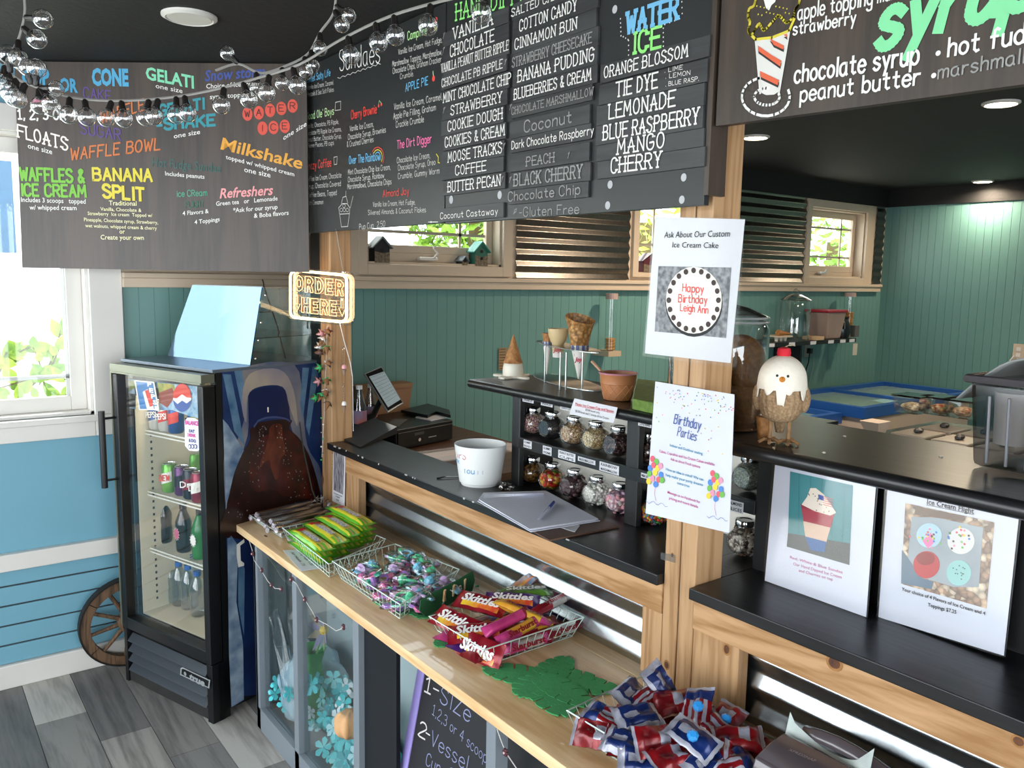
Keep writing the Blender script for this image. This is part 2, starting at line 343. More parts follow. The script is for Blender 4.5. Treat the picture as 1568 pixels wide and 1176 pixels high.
# ---------------------------------------------------------------- ceiling
ce = MB().box(-2.3, 6.9, -2.3, 3.9, CEIL, CEIL + .1); struct(ce, 'ceiling', BLK)

def wall_y(parent, m, y0, y1, x0, x1, z0, z1, holes):
    """wall box with rectangular openings"""
    xs = sorted({x0, x1} | {h[0] for h in holes} | {h[1] for h in holes}); zs = sorted({z0, z1} | {h[2] for h in holes} | {h[3] for h in holes}); b = MB()
    for a, c in zip(xs, xs[1:]):
        for e, g in zip(zs, zs[1:]):
            if any(h[0] <= a and c <= h[1] and h[2] <= e and g <= h[3] for h in holes): continue
            b.box(a, c, y0, y1, e, g)
    return struct(b, 'wall_core', m, parent=parent)
W1 = (-2.1, .66, 1.10, 2.22)
def wr(a, b, c, d_):   # opening on the back wall from photo corners
    p = AY(a, c, YB); q = AY(b, d_, YB); return (p.x, q.x, min(p.z, q.z), max(p.z, q.z))
W2 = (AY(560, 400, YB).x, AY(767, 400, YB).x, AY(767, 409, YB).z, 2.22)
W3 = (AY(974, 400, YB).x, AY(1075, 400, YB).x, AY(1000, 420, YB).z, 2.22)
W4 = (AY(1237, 380, YB).x, AY(1322, 380, YB).x, AY(1280, 425, YB).z, AY(1280, 321, YB).z)
wb = sgroup('wall_back')
wall_y(wb, BLUE, YB, YB + .14, -2.3, .79, 0, CEIL, [W1]); wall_y(wb, WHC, YB, YB + .14, .79, 6.95, 0, CEIL, [W2, W3, W4])
# lower blue wall: tongue boards, chair rail
zs = [.097, .178, .26, .343, .425, .492]
for a, b in zip(zs, zs[1:]): MB().box(-2.2, .9, YB - .012, YB + .01, a + .0035, b - .0035).build('shiplap_board', BLUE, wb, bev=.002)
struct(MB().box(-2.2, .9, YB - .002, YB + .01, .09, .5), 'shiplap_backing', GRV, parent=wb)
struct(MB().box(-2.2, 1.3, YB - .03, YB, 0, .098), 'baseboard_back', WHT, bev=.004)
struct(MB().box(-2.2, .9, YB - .035, YB, .492, .562), 'trim_1', WHT, bev=.004)
# beadboard from the window casing to the corner
zl = AY(740, 660, YB).z
x = .79; i = 0; proto = None
while x < XR - .01:
    x1 = min(x + .062, XR)
    if proto is None: proto = MB().box(x, x1 - .002, YB - .0055, YB + .002, .0, 1.632).build('beadboard_strip', TEAL, wb); p0 = x
    else:
        o = proto.copy(); COL.objects.link(o); o.location.x += x - p0
    x += .062
struct(MB().box(.79, XR, YB - .0035, YB + .002, 0, 1.63), 'beadboard_backing', TEAL, parent=wb)
# ledge and frieze trim under the high windows
struct(MB().box(.785, 6.72, YB - .045, YB, 1.628, 1.668), 'trim_2', WHC, bev=.003)
struct(MB().box(.785, 6.72, YB - .06, YB, 1.668, 1.69), 'trim_3', WHC, bev=.003)
struct(MB().box(.78, AY(548, 400, YB).x, YB - .02, YB, 1.69, ZK), 'trim_4', WHC)
# black band at the top of the kitchen walls
struct(MB().box(.9, XR, YB - .03, YB, ZK, CEIL), 'trim_5', BLK)

def tri(t):
    """softened triangle wave 0..2, crest at whole numbers"""
    q = abs(((t + .5) % 1) - .5) * 2; q = 1 - q; k = .1
    return 2 * (q if k < q < 1 - k else (k * .5 + q * q / (2 * k) if q <= k else 1 - k * .5 - (1 - q) ** 2 / (2 * k)))
def corr(name, x0, x1, z0, z1, y, m, parent, pitch=.066, amp=.0075):
    """sheet of corrugated metal, ridges running along x, facing -y"""
    nz_ = int((z1 - z0) / pitch * 20); b = MB()
    def fn(u, v):
        z = z0 + (z1 - z0) * u; return (x0 + (x1 - x0) * v, y - amp * tri((z - z0) / pitch), z)
    b.grid(fn, nz_, 1); return b.build(name, m, parent, smooth=True, ang=80)
cx0, cx1 = AY(788, 430, YB).x, AY(960, 430, YB).x
corr('corrugated_panel', cx0, cx1, 1.695, ZK, YB - .004, GALVD, wb)
cx2, cx3 = AY(1100, 430, YB).x, AY(1228, 430, YB).x
corr('corrugated_panel', cx2, cx3, 1.695, ZK, YB - .004, GALVD, wb)
corr('corrugated_panel', AY(1334, 430, YB).x, XR - .03, 1.695, ZK, YB - .004, GALVD, wb)

def window(n, W, casing, m, muntx=(), muntz=(), depth=.14, sash=.05, sill=True, low=0):
    g = sgroup('window_%d' % n); x0, x1, z0, z1 = W; c0, c1, c2, c3 = casing
    for (a, b, c, d_) in ((x0 - c0, x0, z0 - c2, z1 + c3), (x1, x1 + c1, z0 - c2, z1 + c3)):
        if a != b: MB().box(a, b, YB - .025, YB, c, d_).build('casing', m, g, bev=.003)
    MB().box(x0, x1, YB - .025, YB, z1, z1 + c3).build('casing', m, g, bev=.003)
    MB().box(x0, x1, YB - .025, YB, z0 - c2, z0).build('casing', m, g, bev=.003)
    b = MB().box(x0, x0 + .012, YB, YB + depth, z0, z1).box(x1 - .012, x1, YB, YB + depth, z0, z1).box(x0, x1, YB, YB + depth, z0, z0 + .012).box(x0, x1, YB, YB + depth, z1 - .012, z1)
    b.build('jamb', m, g)
    ys = YB + .07; s = MB()
    X0, X1, Z0, Z1 = x0 + .012, x1 - .012, z0 + .012 + low, z1 - .012
    s.box(X0, X0 + sash, ys, ys + .03, Z0, Z1).box(X1 - sash, X1, ys, ys + .03, Z0, Z1).box(X0 + sash, X1 - sash, ys, ys + .03, Z0, Z0 + sash).box(X0 + sash, X1 - sash, ys, ys + .03, Z1 - sash, Z1)
    if low: s.box(X0, X1, ys, ys + .03, z0 + .012, Z0)
    s.build('sash', m, g, bev=.003)
    MB().box(X0 + sash, X1 - sash, ys + .012, ys + .016, Z0 + sash, Z1 - sash).build('pane', GLW, g)
    for q in muntx: MB().box(q - .008, q + .008, ys + .018, ys + .026, Z0 + sash, Z1 - sash).build('muntin', m, g)
    for q in muntz: MB().box(X0 + sash, X1 - sash, ys + .018, ys + .026, q - .008, q + .008).build('muntin', m, g)
    return g
g1 = window(1, W1, (.1, .125, .09, .1), WHT, (AY(100, 500, YB + .09).x, -.75, -1.6), (AY(100, 576, YB + .09).z,), sash=.06)
MB().box(W1[0] - .1, W1[1] + .1, YB - .05, YB, 1.075, 1.1).build('sill', WHT, g1, bev=.004)
MB().box(-.79, -.71, YB + .02, YB + .1, 1.1, 2.22).build('mullion', WHT, g1)
window(2, W2, (.05, .06, .055, .06), WHC, (AY(704, 370, YB + .09).x,), (AY(650, 357, YB + .09).z,), sash=.04, low=.05)
window(3, W3, (.05, .06, .02, .06), WHC, (AY(1000, 370, YB + .09).x,), (AY(1000, 375, YB + .09).z,), sash=.02)
window(4, W4, (.06, .07, .06, .06), WHC, (AY(1286, 380, YB + .09).x,), (AY(1270, 350, YB + .09).z, AY(1270, 394, YB + .09).z), sash=.05, low=.03)

# ---------------------------------------------------------------- right wall with beadboard
wrg = sgroup('wall_right')
struct(MB().box(XR, XR + .14, -2.3, 3.9, 0, CEIL), 'wall_core', TEAL, parent=wrg)
proto = None; y = YB
while y > 2.4:
    if proto is None: proto = MB().box(XR - .0055, XR + .001, y - .060, y, 0, ZK).build('beadboard_strip', TEAL, wrg)
    else:
        o = proto.copy(); COL.objects.link(o); o.location.y += y - YB
    y -= .062
struct(MB().box(XR - .02, XR, -2.2, YB, ZK, CEIL), 'trim_6', BLK)

# ---------------------------------------------------------------- walls behind and beside the camera, with the daylight windows
wl = sgroup('wall_left')
b = MB()
for y0, y1, z0, z1 in ((-2.3, 3.9, 0, .45), (-2.3, 3.9, 2.42, CEIL), (-2.3, -1.3, .45, 2.42), (.9, 1.1, .45, 2.42), (3.66, 3.9, .45, 2.42)): b.box(-2.34, -2.2, y0, y1, z0, z1)
struct(b, 'wall_core', BLUE, parent=wl)
b = MB()
for y0, y1 in ((-1.3, .9), (1.1, 3.66)):
    for y2 in (y0 + .03, (y0 + y1) / 2, y1 - .03): b.box(-2.3, -2.24, y2 - .03, y2 + .03, .45, 2.3)
b.build('window_frame', WHT, wl)
wf = sgroup('wall_front')
b = MB()
for x0, x1, z0, z1 in ((-2.3, 6.9, 0, .3), (-2.3, 6.9, 2.35, CEIL), (-2.3, -1.4, .3, 2.35), (2.2, 6.9, .3, 2.35)): b.box(x0, x1, -2.34, -2.2, z0, z1)
struct(b, 'wall_core', BLUE, parent=wf)
b = MB()
for x_ in (-1.37, -.2, 1.0, 2.17): b.box(x_ - .03, x_ + .03, -2.3, -2.24, .3, 2.35)
b.build('window_frame', WHT, wf)

# ---------------------------------------------------------------- outside
struct(MB().box(-30, 40, 3.95, 60, -.4, -.35), 'ground_outside', mat('pale_gravel', 'cfc9bb', .9, sc=30), parent=sgroup('ground'))
GRN = mat('leaf_green', '8fae35', .5, sc=30, h2='5f8a2a'); GRN2 = mat('leaf_yellow_green', 'c2cf4e', .5, sc=20, h2='86ab38')
STEM = mat('vine_stem', '6b5a3a', .8)
nb = thing('neighbouring_house', 'white rendered house wall across the yard outside the windows', 'building', (-3, 13, -.35))
MB().box(-14, 3.4, 13, 14, -.35, 4.2).build('wall', mat('white_render', 'f3f3ef', .8), nb)
b = MB()
for k in range(7): b.box(-.5 + k * .28, -.26 + k * .28, 12.94, 13, 1.9, 3.1)
b.build('shutter', mat('slate_blue_siding', '36546f', .6), nb)
def leafcloud(mb, c, R_, n, s, rn, flat=1.0):
    for _ in range(n):
        d_ = V((rn.gauss(0, 1), rn.gauss(0, 1), rn.gauss(0, 1))); d_.normalize(); p = V(c) + V((d_.x * R_[0], d_.y * R_[1], d_.z * R_[2])) * rn.uniform(.55, 1)
        a = V((rn.gauss(0, 1), rn.gauss(0, 1), rn.gauss(0, 1))).normalized(); q = a.orthogonal().normalized(); h = s * rn.uniform(.6, 1.3)
        mb.add([p - a * h, p + q * h * .45, p + a * h, p - q * h * .45], [(0, 1, 2, 3)])
rn = random.Random(5)
for k, (px_, y_, z_, R_, m_, lab) in enumerate(((985, 9.5, 2.6, 1.6, GRN2, 'sunlit green tree outside the window beside the cake notice'), (1275, 9.5, 2.5, 1.7, GRN, 'leafy tree outside the small square kitchen window'), (725, 11, 2.6, 1.1, GRN, 'green tree outside the window with the birdhouses'))):
    p = AY(px_, 350, y_); t = thing('tree', lab, 'tree', (p.x, y_, -.35))
    fo = MB(); leafcloud(fo, (p.x, y_, z_), (R_, R_ * .7, R_), 1600, .12, rn); fo.build('foliage', m_, t)['kind'] = 'stuff'
    MB().tube([(p.x, y_, -.35), (p.x + .05, y_, z_)], .12, 8).build('trunk', STEM, t)
# vine just outside the left window
def leaf_pts(s): return [(0, 0), (.18 * s, .22 * s), (.42 * s, .3 * s), (.7 * s, .22 * s), (s, 0), (.7 * s, -.22 * s), (.42 * s, -.3 * s), (.18 * s, -.22 * s)]
vn = thing('garden_vine', 'yellow green leafy vine growing outside the left window', 'vine', (0, 4.1, -.35))
stems = MB(); rn = random.Random(11); lf_i = 0
P = lambda a, b, y=4.15: AY(a, b, y)
for pts in (((-20, 640), (40, 600), (80, 560), (96, 520), (112, 490), (136, 512)), ((-20, 600), (30, 585), (75, 570), (120, 590), (150, 600)), ((-20, 560), (15, 545), (50, 530), (62, 560), (70, 600)), ((-10, 620), (50, 612), (100, 606), (150, 560), (160, 540)), ((-30, 650), (60, 625), (150, 618), (175, 600)), ((60, 590), (84, 540), (94, 505)), ((0, 570), (10, 540), (30, 540))):
    W_ = [P(*q) for q in pts]; stems.tube(W_, .004, 5)
    for a, b in zip(W_, W_[1:]):
        for k in range(4):
            p = a.lerp(b, (k + .5) / 4); s = rn.uniform(.05, .1); an = rn.uniform(-.8, 2.2)
            ex = V((cos(an), rn.uniform(-.4, .4), sin(an))).normalized(); nn = V((rn.uniform(-.4, .4), -1, rn.uniform(-.3, .5))).normalized(); ey = nn.cross(ex).normalized(); L_ = leaf_pts(s)
            MB().add([p + ex * u + ey * v + nn * abs(v) * .4 for u, v in L_], [(0, 1, 2, 3, 4), (0, 4, 5, 6, 7)]).build('leaf', rn.choice((GRN, GRN2, GRN2)), vn); lf_i += 1
stems.build('stem', STEM, vn)
hb = MB(); leafcloud(hb, (-.2, 4.5, .75), (1.5, .3, .28), 500, .07, rn); hb.build('foliage', GRN2, vn)['kind'] = 'stuff'

# ---------------------------------------------------------------- wooden posts and service counter
XF = 1.385
def post(name, y0, y1, x0, x1, label, z0=.0, z1=CEIL, split=False):
    t = thing(name, label, 'post', ((x0 + x1) / 2, (y0 + y1) / 2, 0)); m = (y0 + y1) / 2
    if split:
        MB().box(x0, x1, y0, m - .0015, z0, z1).build('upright', PINE, t, bev=.003); MB().box(x0, x1, m + .0015, y1, z0, z1).build('upright', PINE, t, bev=.003)
        MB().box(x0 + .004, x1 - .004, m - .0015, m + .0015, z0, z1).build('joint', GRV, t)
    else: MB().box(x0, x1, y0, y1, z0, z1).build('upright', PINE, t, bev=.003)
    return t
KNOT = mat('knot_brown', '6b4022', .5, sc=60, h2='3a1f10')
KNOT2 = mat('knot_ring', 'a4743f', .5, sc=60, h2='8a5c2f')
def knot(parent, c, nrm, r_, el=1.4):
    n = V(nrm); u = V((0, 0, 1)); e = n.cross(u)
    for rr, m_, of in ((r_ * 1.5, KNOT2, .0007), (r_, KNOT, .0013)):
        MB().add([V(c) + n * of + (e * cos(a) + u * sin(a) * el) * rr for a in [2 * pi * k / 12 for k in range(12)]], [list(range(12))]).build('knot', m_, parent)
pn = post('wooden_post', 1.146, 1.237, XF, 1.477, 'pine post carrying the cake and birthday notices', split=True)
knot(pn, AX(1021, 1018, XF), (-1, 0, 0), .006)
knot(pn, AX(1030, 850, XF), (-1, 0, 0), .003)
pf = post('wooden_post', 3.018, 3.115, XF, 1.475, 'pine post hung with the felt cone garland beside the drinks cooler')
for a, b in ((495, 735), (500, 600)): knot(pf, AX(a, b, XF), (-1, 0, 0), .006, 2.2)
struct(MB().box(1.39, 1.44, 3.118, 3.22, 1.3, 1.9), 'trim_7', IRON)
ctr = thing('service_counter', 'service counter front with black bar top, pine rail and corrugated steel panels', 'counter', (1.5, 1.5, 0))
ZB = 1.03
bt = MB().hull([V(p) for p in ((XF - .022, 1.238, ZB - .026), (1.86, 1.238, ZB - .026), (1.86, 2.08, ZB - .026), (1.58, 2.08, ZB - .026), (1.58, 3.017, ZB - .026), (XF - .022, 3.017, ZB - .026))], [V(p) for p in ((XF - .022, 1.238, ZB), (1.86, 1.238, ZB), (1.86, 2.08, ZB), (1.58, 2.08, ZB), (1.58, 3.017, ZB), (XF - .022, 3.017, ZB))]).build('bar_top', BLKW, ctr, bev=.002)
MB().box(XF - .022, 1.70, -.6, 1.144, ZB - .026, ZB).build('bar_top', BLKW, ctr, bev=.002)
MB().box(XF + .093, 1.70, 1.145, 1.238, ZB - .026, ZB).build('bar_top', BLKW, ctr)
PV = mat('chipped_edge', 'b9b9b4', .6)
b = MB(); rn = random.Random(4)
for k in range(16):
    y_ = rn.uniform(2.2, 3.0) if k < 12 else rn.uniform(1.3, 2.1); l_ = rn.uniform(.004, .014); b.box(XF - .0226, XF - .0195, y_, y_ + l_, ZB - rn.uniform(.003, .006), ZB + .0006)
b.build('edge_chips', PV, ctr)['kind'] = 'stuff'
for y0, y1 in ((1.238, 3.017), (-.6, 1.144)):
    MB().box(XF - .004, XF + .034, y0, y1, .932, ZB - .026).build('rail', PINEY, ctr, bev=.002)
for y0, y1 in ((2.79, 3.017), (1.238, 1.30), (1.02, 1.144)):
    MB().box(XF, XF + .034, y0, y1, .77 if y0 > 1.1 else .752, .932).build('stud', PINE, ctr, bev=.002)
for (a, b_, r_) in ((541, 700, .008), (857, 825, .012), (770, 792, .006)): knot(ctr, AX(a, b_, XF - .004), (-1, 0, 0), r_, .6)
for (a, b_, r_) in ((1278, 1015, .012), (1560, 1135, .008)): knot(ctr, AX(a, b_, XF - .004), (-1, 0, 0), r_, .9)
knot(ctr, AX(1113, 994, XF), (-1, 0, 0), .007)
def corrx(y0, y1, z0, z1, x_, m, parent, pitch=.066, amp=.0062, ph=0):
    b = MB(); nz_ = int((z1 - z0) / pitch * 24)
    b.grid(lambda u, v: (x_ - amp * tri((z0 + (z1 - z0) * u - ph) / pitch), y1 + (y0 - y1) * v, z0 + (z1 - z0) * u), nz_, 1); return b.build('corrugated_panel', m, parent, smooth=True, ang=80)
corrx(1.2, 3.0, .70, .95, 1.44, GALV, ctr, ph=.903)
corrx(-.6, 1.14, .70, .95, 1.44, GALV, ctr, ph=.903)
MB().box(1.45, 1.47, -.6, 3.0, 0, .95).build('back_panel', IRON, ctr)
MB().box(XF, XF + .03, 1.238, 3.0, 0, .70).build('lower_panel', IRON, ctr)
# black header beam the menu boards hang on
MB().box(XF, XF + .09, -.6, 3.1, 2.12, CEIL).build('trim_8', BLKW)['kind'] = 'structure'
# ================================================================ menu boards
CH = mat('chalk_white', 'e8e6e0', .7, var=.1, sc=60); CHD = mat('chalk_grey', '9a9a96', .7, var=.2, sc=60)
def ink(h, n=None): return mat(n or 'ink_' + h, h, .6, var=.06, sc=30)
BRD = wood('brown_black_board', '463a31', '332b25', 2, .7, .42, rings=4)
BGRY = mat('charcoal_board', '272929', .38, var=.1, sc=5)
SLAT = wood('charcoal_slat', '3b3c3c', '262728', 1, .9, .5, rings=4)
nmX = (-1, 0, 0); XM = 1.33
# --- left board, hung across the corner
p0 = AZ(22, 94, 2.474); p1 = AZ(469, 98, 2.474); p1.z = p0.z
nb_ = (p1 - p0).cross(V((0, 0, 1))).normalized()
if nb_.dot(EYEP - p0) < 0: nb_ = -nb_
PLB = lambda x, y: HIT(x, y, p0, nb_)
lbt = thing('menu_board', 'dark brown menu board with coloured lettering for cups, cones and milkshakes', 'menu board', ((p0 + p1) / 2).to_tuple()[:2] + (1.7,))
q0 = PLB(34, 410); q1 = PLB(469, 417); zb_ = (q0.z + q1.z) / 2
a0 = V((q0.x, q0.y, zb_)); a1 = V((p1.x, p1.y, q1.z)); a0.z = q0.z
MB().prism([p0, V((p1.x, p1.y, p0.z)), a1, a0], -nb_ * .012).build('panel', BRD, lbt)
B = Board(PLB, (0, 0, 1), nb_, (0, 0), 2.673)
w_ = CH; f = dict(kind='f')
T = B.t
T(ink('3f93b8'), 'CUP', 92, 345, 205, 345, 62, bold=.05, **f); T(ink('3f93b8'), 'OR', 247, 372, 320, 378, 55, bold=.04, **f); T(ink('4d9fc4'), 'CONE', 378, 347, 528, 350, 68, bold=.05, **f)
T(ink('7fd1a8'), 'GELATI', 598, 323, 795, 362, 52, bold=.03, **f); T(w_, 'one size', 638, 360, 748, 382, 20, **f, bold=.005)
T(ink('3a4e96'), 'Snow storm', 840, 333, 1085, 312, 46, bold=.02, shear=.1, **f); T(w_, 'Choice of Ice cream', 845, 363, 1060, 350, 20, bold=.01, **f); T(w_, 'syrup topping blended', 860, 406, 1120, 388, 20, bold=.01, **f)
T(ink('56407e'), 'CAKE', 345, 400, 455, 415, 42, bold=1.1); T(ink('56407e'), 'SUGAR', 332, 545, 495, 575, 45, bold=1.1); T(ink('c8703a'), 'WAFFLE', 415, 505, 590, 450, 45, bold=1.1)
T(w_, '1, 2, 3 OR 4', 75, 487, 312, 490, 38, bold=1.5); T(ink('efe3da'), 'FLOATS', 75, 560, 280, 616, 50, bold=1.1, serif=True); T(w_, 'one size', 115, 606, 215, 632, 22, bold=.01, **f)
T(ink('c8703a'), 'WAFFLE BOWL', 290, 655, 655, 612, 46, bold=1.2, shear=.1)
T(ink('2f8c96'), 'GELATI', 655, 475, 835, 445, 42, bold=2.0); T(ink('2f8c96'), '-SHAKE', 645, 532, 880, 512, 42, bold=2.2); T(w_, 'one size', 712, 567, 820, 548, 20, bold=.01, **f)
RED = ink('d8503f'); DKI = ink('2b1f1c')
for cx_, cy_, c_ in ((1013, 467, 'W'), (1060, 462, 'A'), (1106, 452, 'T'), (1152, 444, 'E'), (1198, 434, 'R'), (1075, 525, 'I'), (1120, 522, 'C'), (1166, 517, 'E')):
    rb_ = Board(B.pl, B.up, B.n, B.org, B.sc); rb_.disc(RED, cx_, cy_, 28, asp=.78, n=16); rb_.done(lbt, 'letter_disc'); k = 5 if c_ == 'I' else 10; T(DKI, c_, cx_ - k, cy_ + 12, cx_ + k, cy_ + 12, 26, bold=.9, off=.0025) if c_ != 'I' else B.line(DKI, [(cx_, cy_ + 13), (cx_, cy_ - 13)], .002, off=.0025)
T(w_, 'one size', 1160, 575, 1255, 515, 22, bold=.01, **f)
T(ink('e0a03a'), 'Milkshake', 903, 610, 1235, 692, 52, bold=.02, shear=.25, **f); T(w_, 'topped w/ whipped cream', 925, 650, 1205, 722, 18, bold=.012, **f); T(w_, 'one size', 1000, 703, 1108, 727, 22, bold=.01, **f)
T(ink('33564f'), 'Hot Fudge Sundae', 622, 680, 905, 706, 38, bold=.02, shear=.1, **f); T(w_, 'Includes peanuts', 677, 718, 838, 732, 18, bold=.012, **f)
T(ink('76b83f'), 'WAFFLES &', 85, 737, 345, 747, 50, bold=1.7); T(ink('76b83f'), 'ICE CREAM', 90, 800, 352, 806, 46, bold=1.7)
T(w_, 'Includes 3 scoops   topped', 88, 826, 352, 834, 20, bold=.012, **f); T(w_, 'w/ whipped cream', 122, 858, 315, 860, 20, bold=.012, **f)
YEL = ink('d9c83e'); CRM = ink('ece6b8')
T(YEL, 'BANANA', 383, 737, 622, 742, 48, bold=1.7); T(YEL, 'SPLIT', 425, 806, 590, 822, 50, bold=1.9)
for s_, *q in (('Traditional', 447, 840, 560, 842, 20), ('Vanilla, Chocolate &', 412, 862, 580, 868, 15), ('Strawberry  Ice cream  Topped w/', 360, 880, 625, 889, 15), ('Pineapple, Chocolate syrup, Strawberry,', 345, 905, 648, 918, 15),
               ('wet walnuts, whipped cream & cherry', 350, 930, 643, 941, 15), ('or', 490, 956, 512, 957, 20), ('Create your own', 413, 980, 590, 982, 20)): T(CRM, s_, *q, bold=.008, **f)
T(ink('4f9a7e'), 'ice CReam', 725, 805, 848, 800, 24, bold=1.2); T(ink('35604f'), 'FLIGHT', 760, 850, 835, 847, 24, bold=1.3)
for s_, *q in (('4 Flavors &', 748, 882, 855, 872, 18), ('4 Toppings', 797, 918, 900, 905, 18), ('Green tea   or   Lemonade', 885, 843, 1137, 820, 19), ('*Ask for our syrup', 955, 870, 1137, 855, 19), ('& Boba flavors', 1040, 892, 1182, 879, 19)): T(w_, s_, *q, bold=.012, **f)
T(ink('e89a9a'), 'Refreshers', 900, 812, 1115, 797, 42, bold=.02, shear=.2, **f)
B.poly(ink('d884a0'), [(130, 420), (150, 385), (180, 368), (202, 375), (195, 405), (165, 418)])
B.done(lbt)

# --- sundae board and flavour board
def xboard(name, label, y0, y1, z0, z1, m):
    t = thing(name, label, 'menu board', (XM + .01, (y0 + y1) / 2, z0)); MB().box(XM, XM + .016, y0, y1, z0, z1).build('panel', m, t, bev=.001); return t
yS, yF, yE = 3.10, AX(682, 200, XM).y, AX(1078, 300, XM).y
zS = AX(575, 349, XM).z
sb = xboard('menu_board', 'charcoal chalkboard listing sundaes by name with small coloured headings', yF + .003, yS, zS, CEIL - .004, BGRY)
B = Board(lambda x, y: AX(x, y, XM), (0, 0, 1), nmX, (440, 0), 3.094); T = B.t
PALE = ink('bfe8a8'); SKY = ink('6fb8e0'); CR = ink('e0453c'); PK = ink('e878a8')
T(CH, 'Sundaes', 250, 335, 440, 295, 95, bold=.45); B.line(CH, [(240 + 12 * k, 372 - 4.2 * k + (4 if k % 2 else -4)) for k in range(18)], .0015)
for m_, s_, *q in ((SKY, 'Sweet Salty Life', 97, 392, 205, 358, 30), (PALE, "Good Ole' Boys", 93, 568, 222, 542, 34), (CR, 'Cherry Brownie', 305, 565, 425, 535, 40), (CR, 'Crazy Coffee', 93, 805, 210, 787, 36), (SKY, 'Over The Rainbow', 295, 777, 440, 758, 36),
                   (CR, 'Almond Joy', 455, 934, 578, 920, 32), (PALE, 'Campfire', 572, 190, 663, 160, 38), (SKY, 'APPLE PIE', 562, 434, 668, 400, 36), (PK, 'The Dirt Digger', 522, 705, 685, 675, 38)): T(m_, s_, *q, bold=.95)
for s_, *q in (('Vanilla Ice Cream, Caramel,', 97, 425, 222, 400, 20), ('Pretzels & Sea Salt Flakes', 97, 458, 222, 433, 20), ('Vanilla, Chocolate, PB Ripple,', 93, 608, 245, 586, 20), ('Chocolate PB Ripple Ice Creams,', 90, 642, 258, 621, 20), ('Peanut Butter, Chocolate Syrup,', 90, 672, 258, 654, 20), ('Reese Pieces, PB cups', 100, 700, 222, 686, 20),
               ('Vanilla Ice Cream,', 298, 622, 410, 600, 25), ('Chocolate Syrup, Brownies', 290, 662, 468, 627, 25), ('& Crushed Cherries', 285, 697, 410, 672, 25), ('Coffee Ice Cream, Chocolate', 93, 860, 257, 840, 22), ('Syrup, Chocolate Covered', 93, 895, 255, 880, 22), ('Coffee Beans, Topped', 100, 935, 235, 923, 22), ('with Cinnamon', 97, 972, 172, 966, 20),
               ('Mint Chocolate Chip Ice Cream,', 290, 828, 490, 803, 24), ('Chocolate Syrup, Rainbow', 290, 863, 460, 842, 24), ('Marshmallows, Chocolate Chips', 287, 896, 495, 872, 24), ('Vanilla Ice Cream, Hot Fudge,', 408, 980, 608, 968, 22), ('Silvered Almonds & Coconut Flakes', 385, 1018, 658, 1005, 22), ('Pup Cup  2.50', 343, 1088, 465, 1073, 26),
               ('Vanilla Ice Cream, Hot Fudge,', 528, 260, 735, 200, 26), ('Marshmallow Topping, Marshmallow,', 500, 316, 735, 258, 26), ('Chocolate Chips, Graham Cracker', 502, 350, 732, 293, 26), ('Crumble.', 537, 375, 600, 360, 24), ('Vanilla Ice Cream, Caramel,', 508, 520, 735, 472, 28), ('Apple Pie Filling, Graham', 505, 565, 705, 522, 28), ('Crackle Crumble', 517, 605, 648, 578, 28),
               ('Chocolate Ice Cream,', 522, 773, 678, 748, 26), ('Chocolate Syrup, Oreo', 527, 808, 703, 780, 26), ('Crumble, Gummy Worm', 527, 848, 722, 822, 26)): T(CH, s_, *q, bold=.6)
B.line(CH, [(250, 1015), (258, 1075), (288, 1073), (296, 1012)], .0018); B.line(CH, [(250, 1015), (245, 985), (262, 965), (285, 965), (298, 985), (296, 1012), (250, 1015)], .0018)
B.line(CH, [(258, 965), (265, 935), (280, 930), (288, 962)], .0018); B.line(CH, [(278, 930), (280, 905)], .0014); B.line(CH, [(300, 985), (313, 930)], .0014)
for x_, y_ in ((258, 995), (272, 995), (286, 995), (270, 975)): B.line(CH, [(x_ + 7 * cos(a), y_ + 9 * sin(a)) for a in [k * pi / 3 for k in range(7)]], .0012)
for x_, y_ in ((434, 502), (447, 495)): B.disc(CR, x_, y_, 8)
B.line(PALE, [(434, 495), (438, 476), (447, 490)], .0015); B.disc(CR, 694, 372, 14); B.line(PALE, [(694, 358), (692, 338)], .003); B.disc(CR, 706, 95, 14); B.line(YEL, [(698, 130), (712, 142)], .003); B.line(YEL, [(712, 128), (698, 146)], .003)
for k, c_ in enumerate((CR, YEL, SKY)): B.line(c_, [(430 + (30 - 8 * k) * cos(a), 745 - (48 - 12 * k) * sin(a)) for a in [i * pi / 6 - .6 for i in range(7)]], .003)
B.line(CH, [(230, 485), (255, 480), (255, 520), (228, 524), (230, 485)], .0016); B.line(CH, [(222, 745), (224, 780), (236, 778), (238, 742), (222, 745)], .0016); B.line(YEL, [(708, 730), (718, 745), (716, 770), (724, 772)], .003)
B.line(CH, [(670, 1052), (685, 1052), (715, 1052)], .002); B.disc(CH, 682, 1052, 5)
for y_, a_, b_ in ((1082 / 3.094, 100, 205), (0, 0, 0)): pass
B.done(sb)

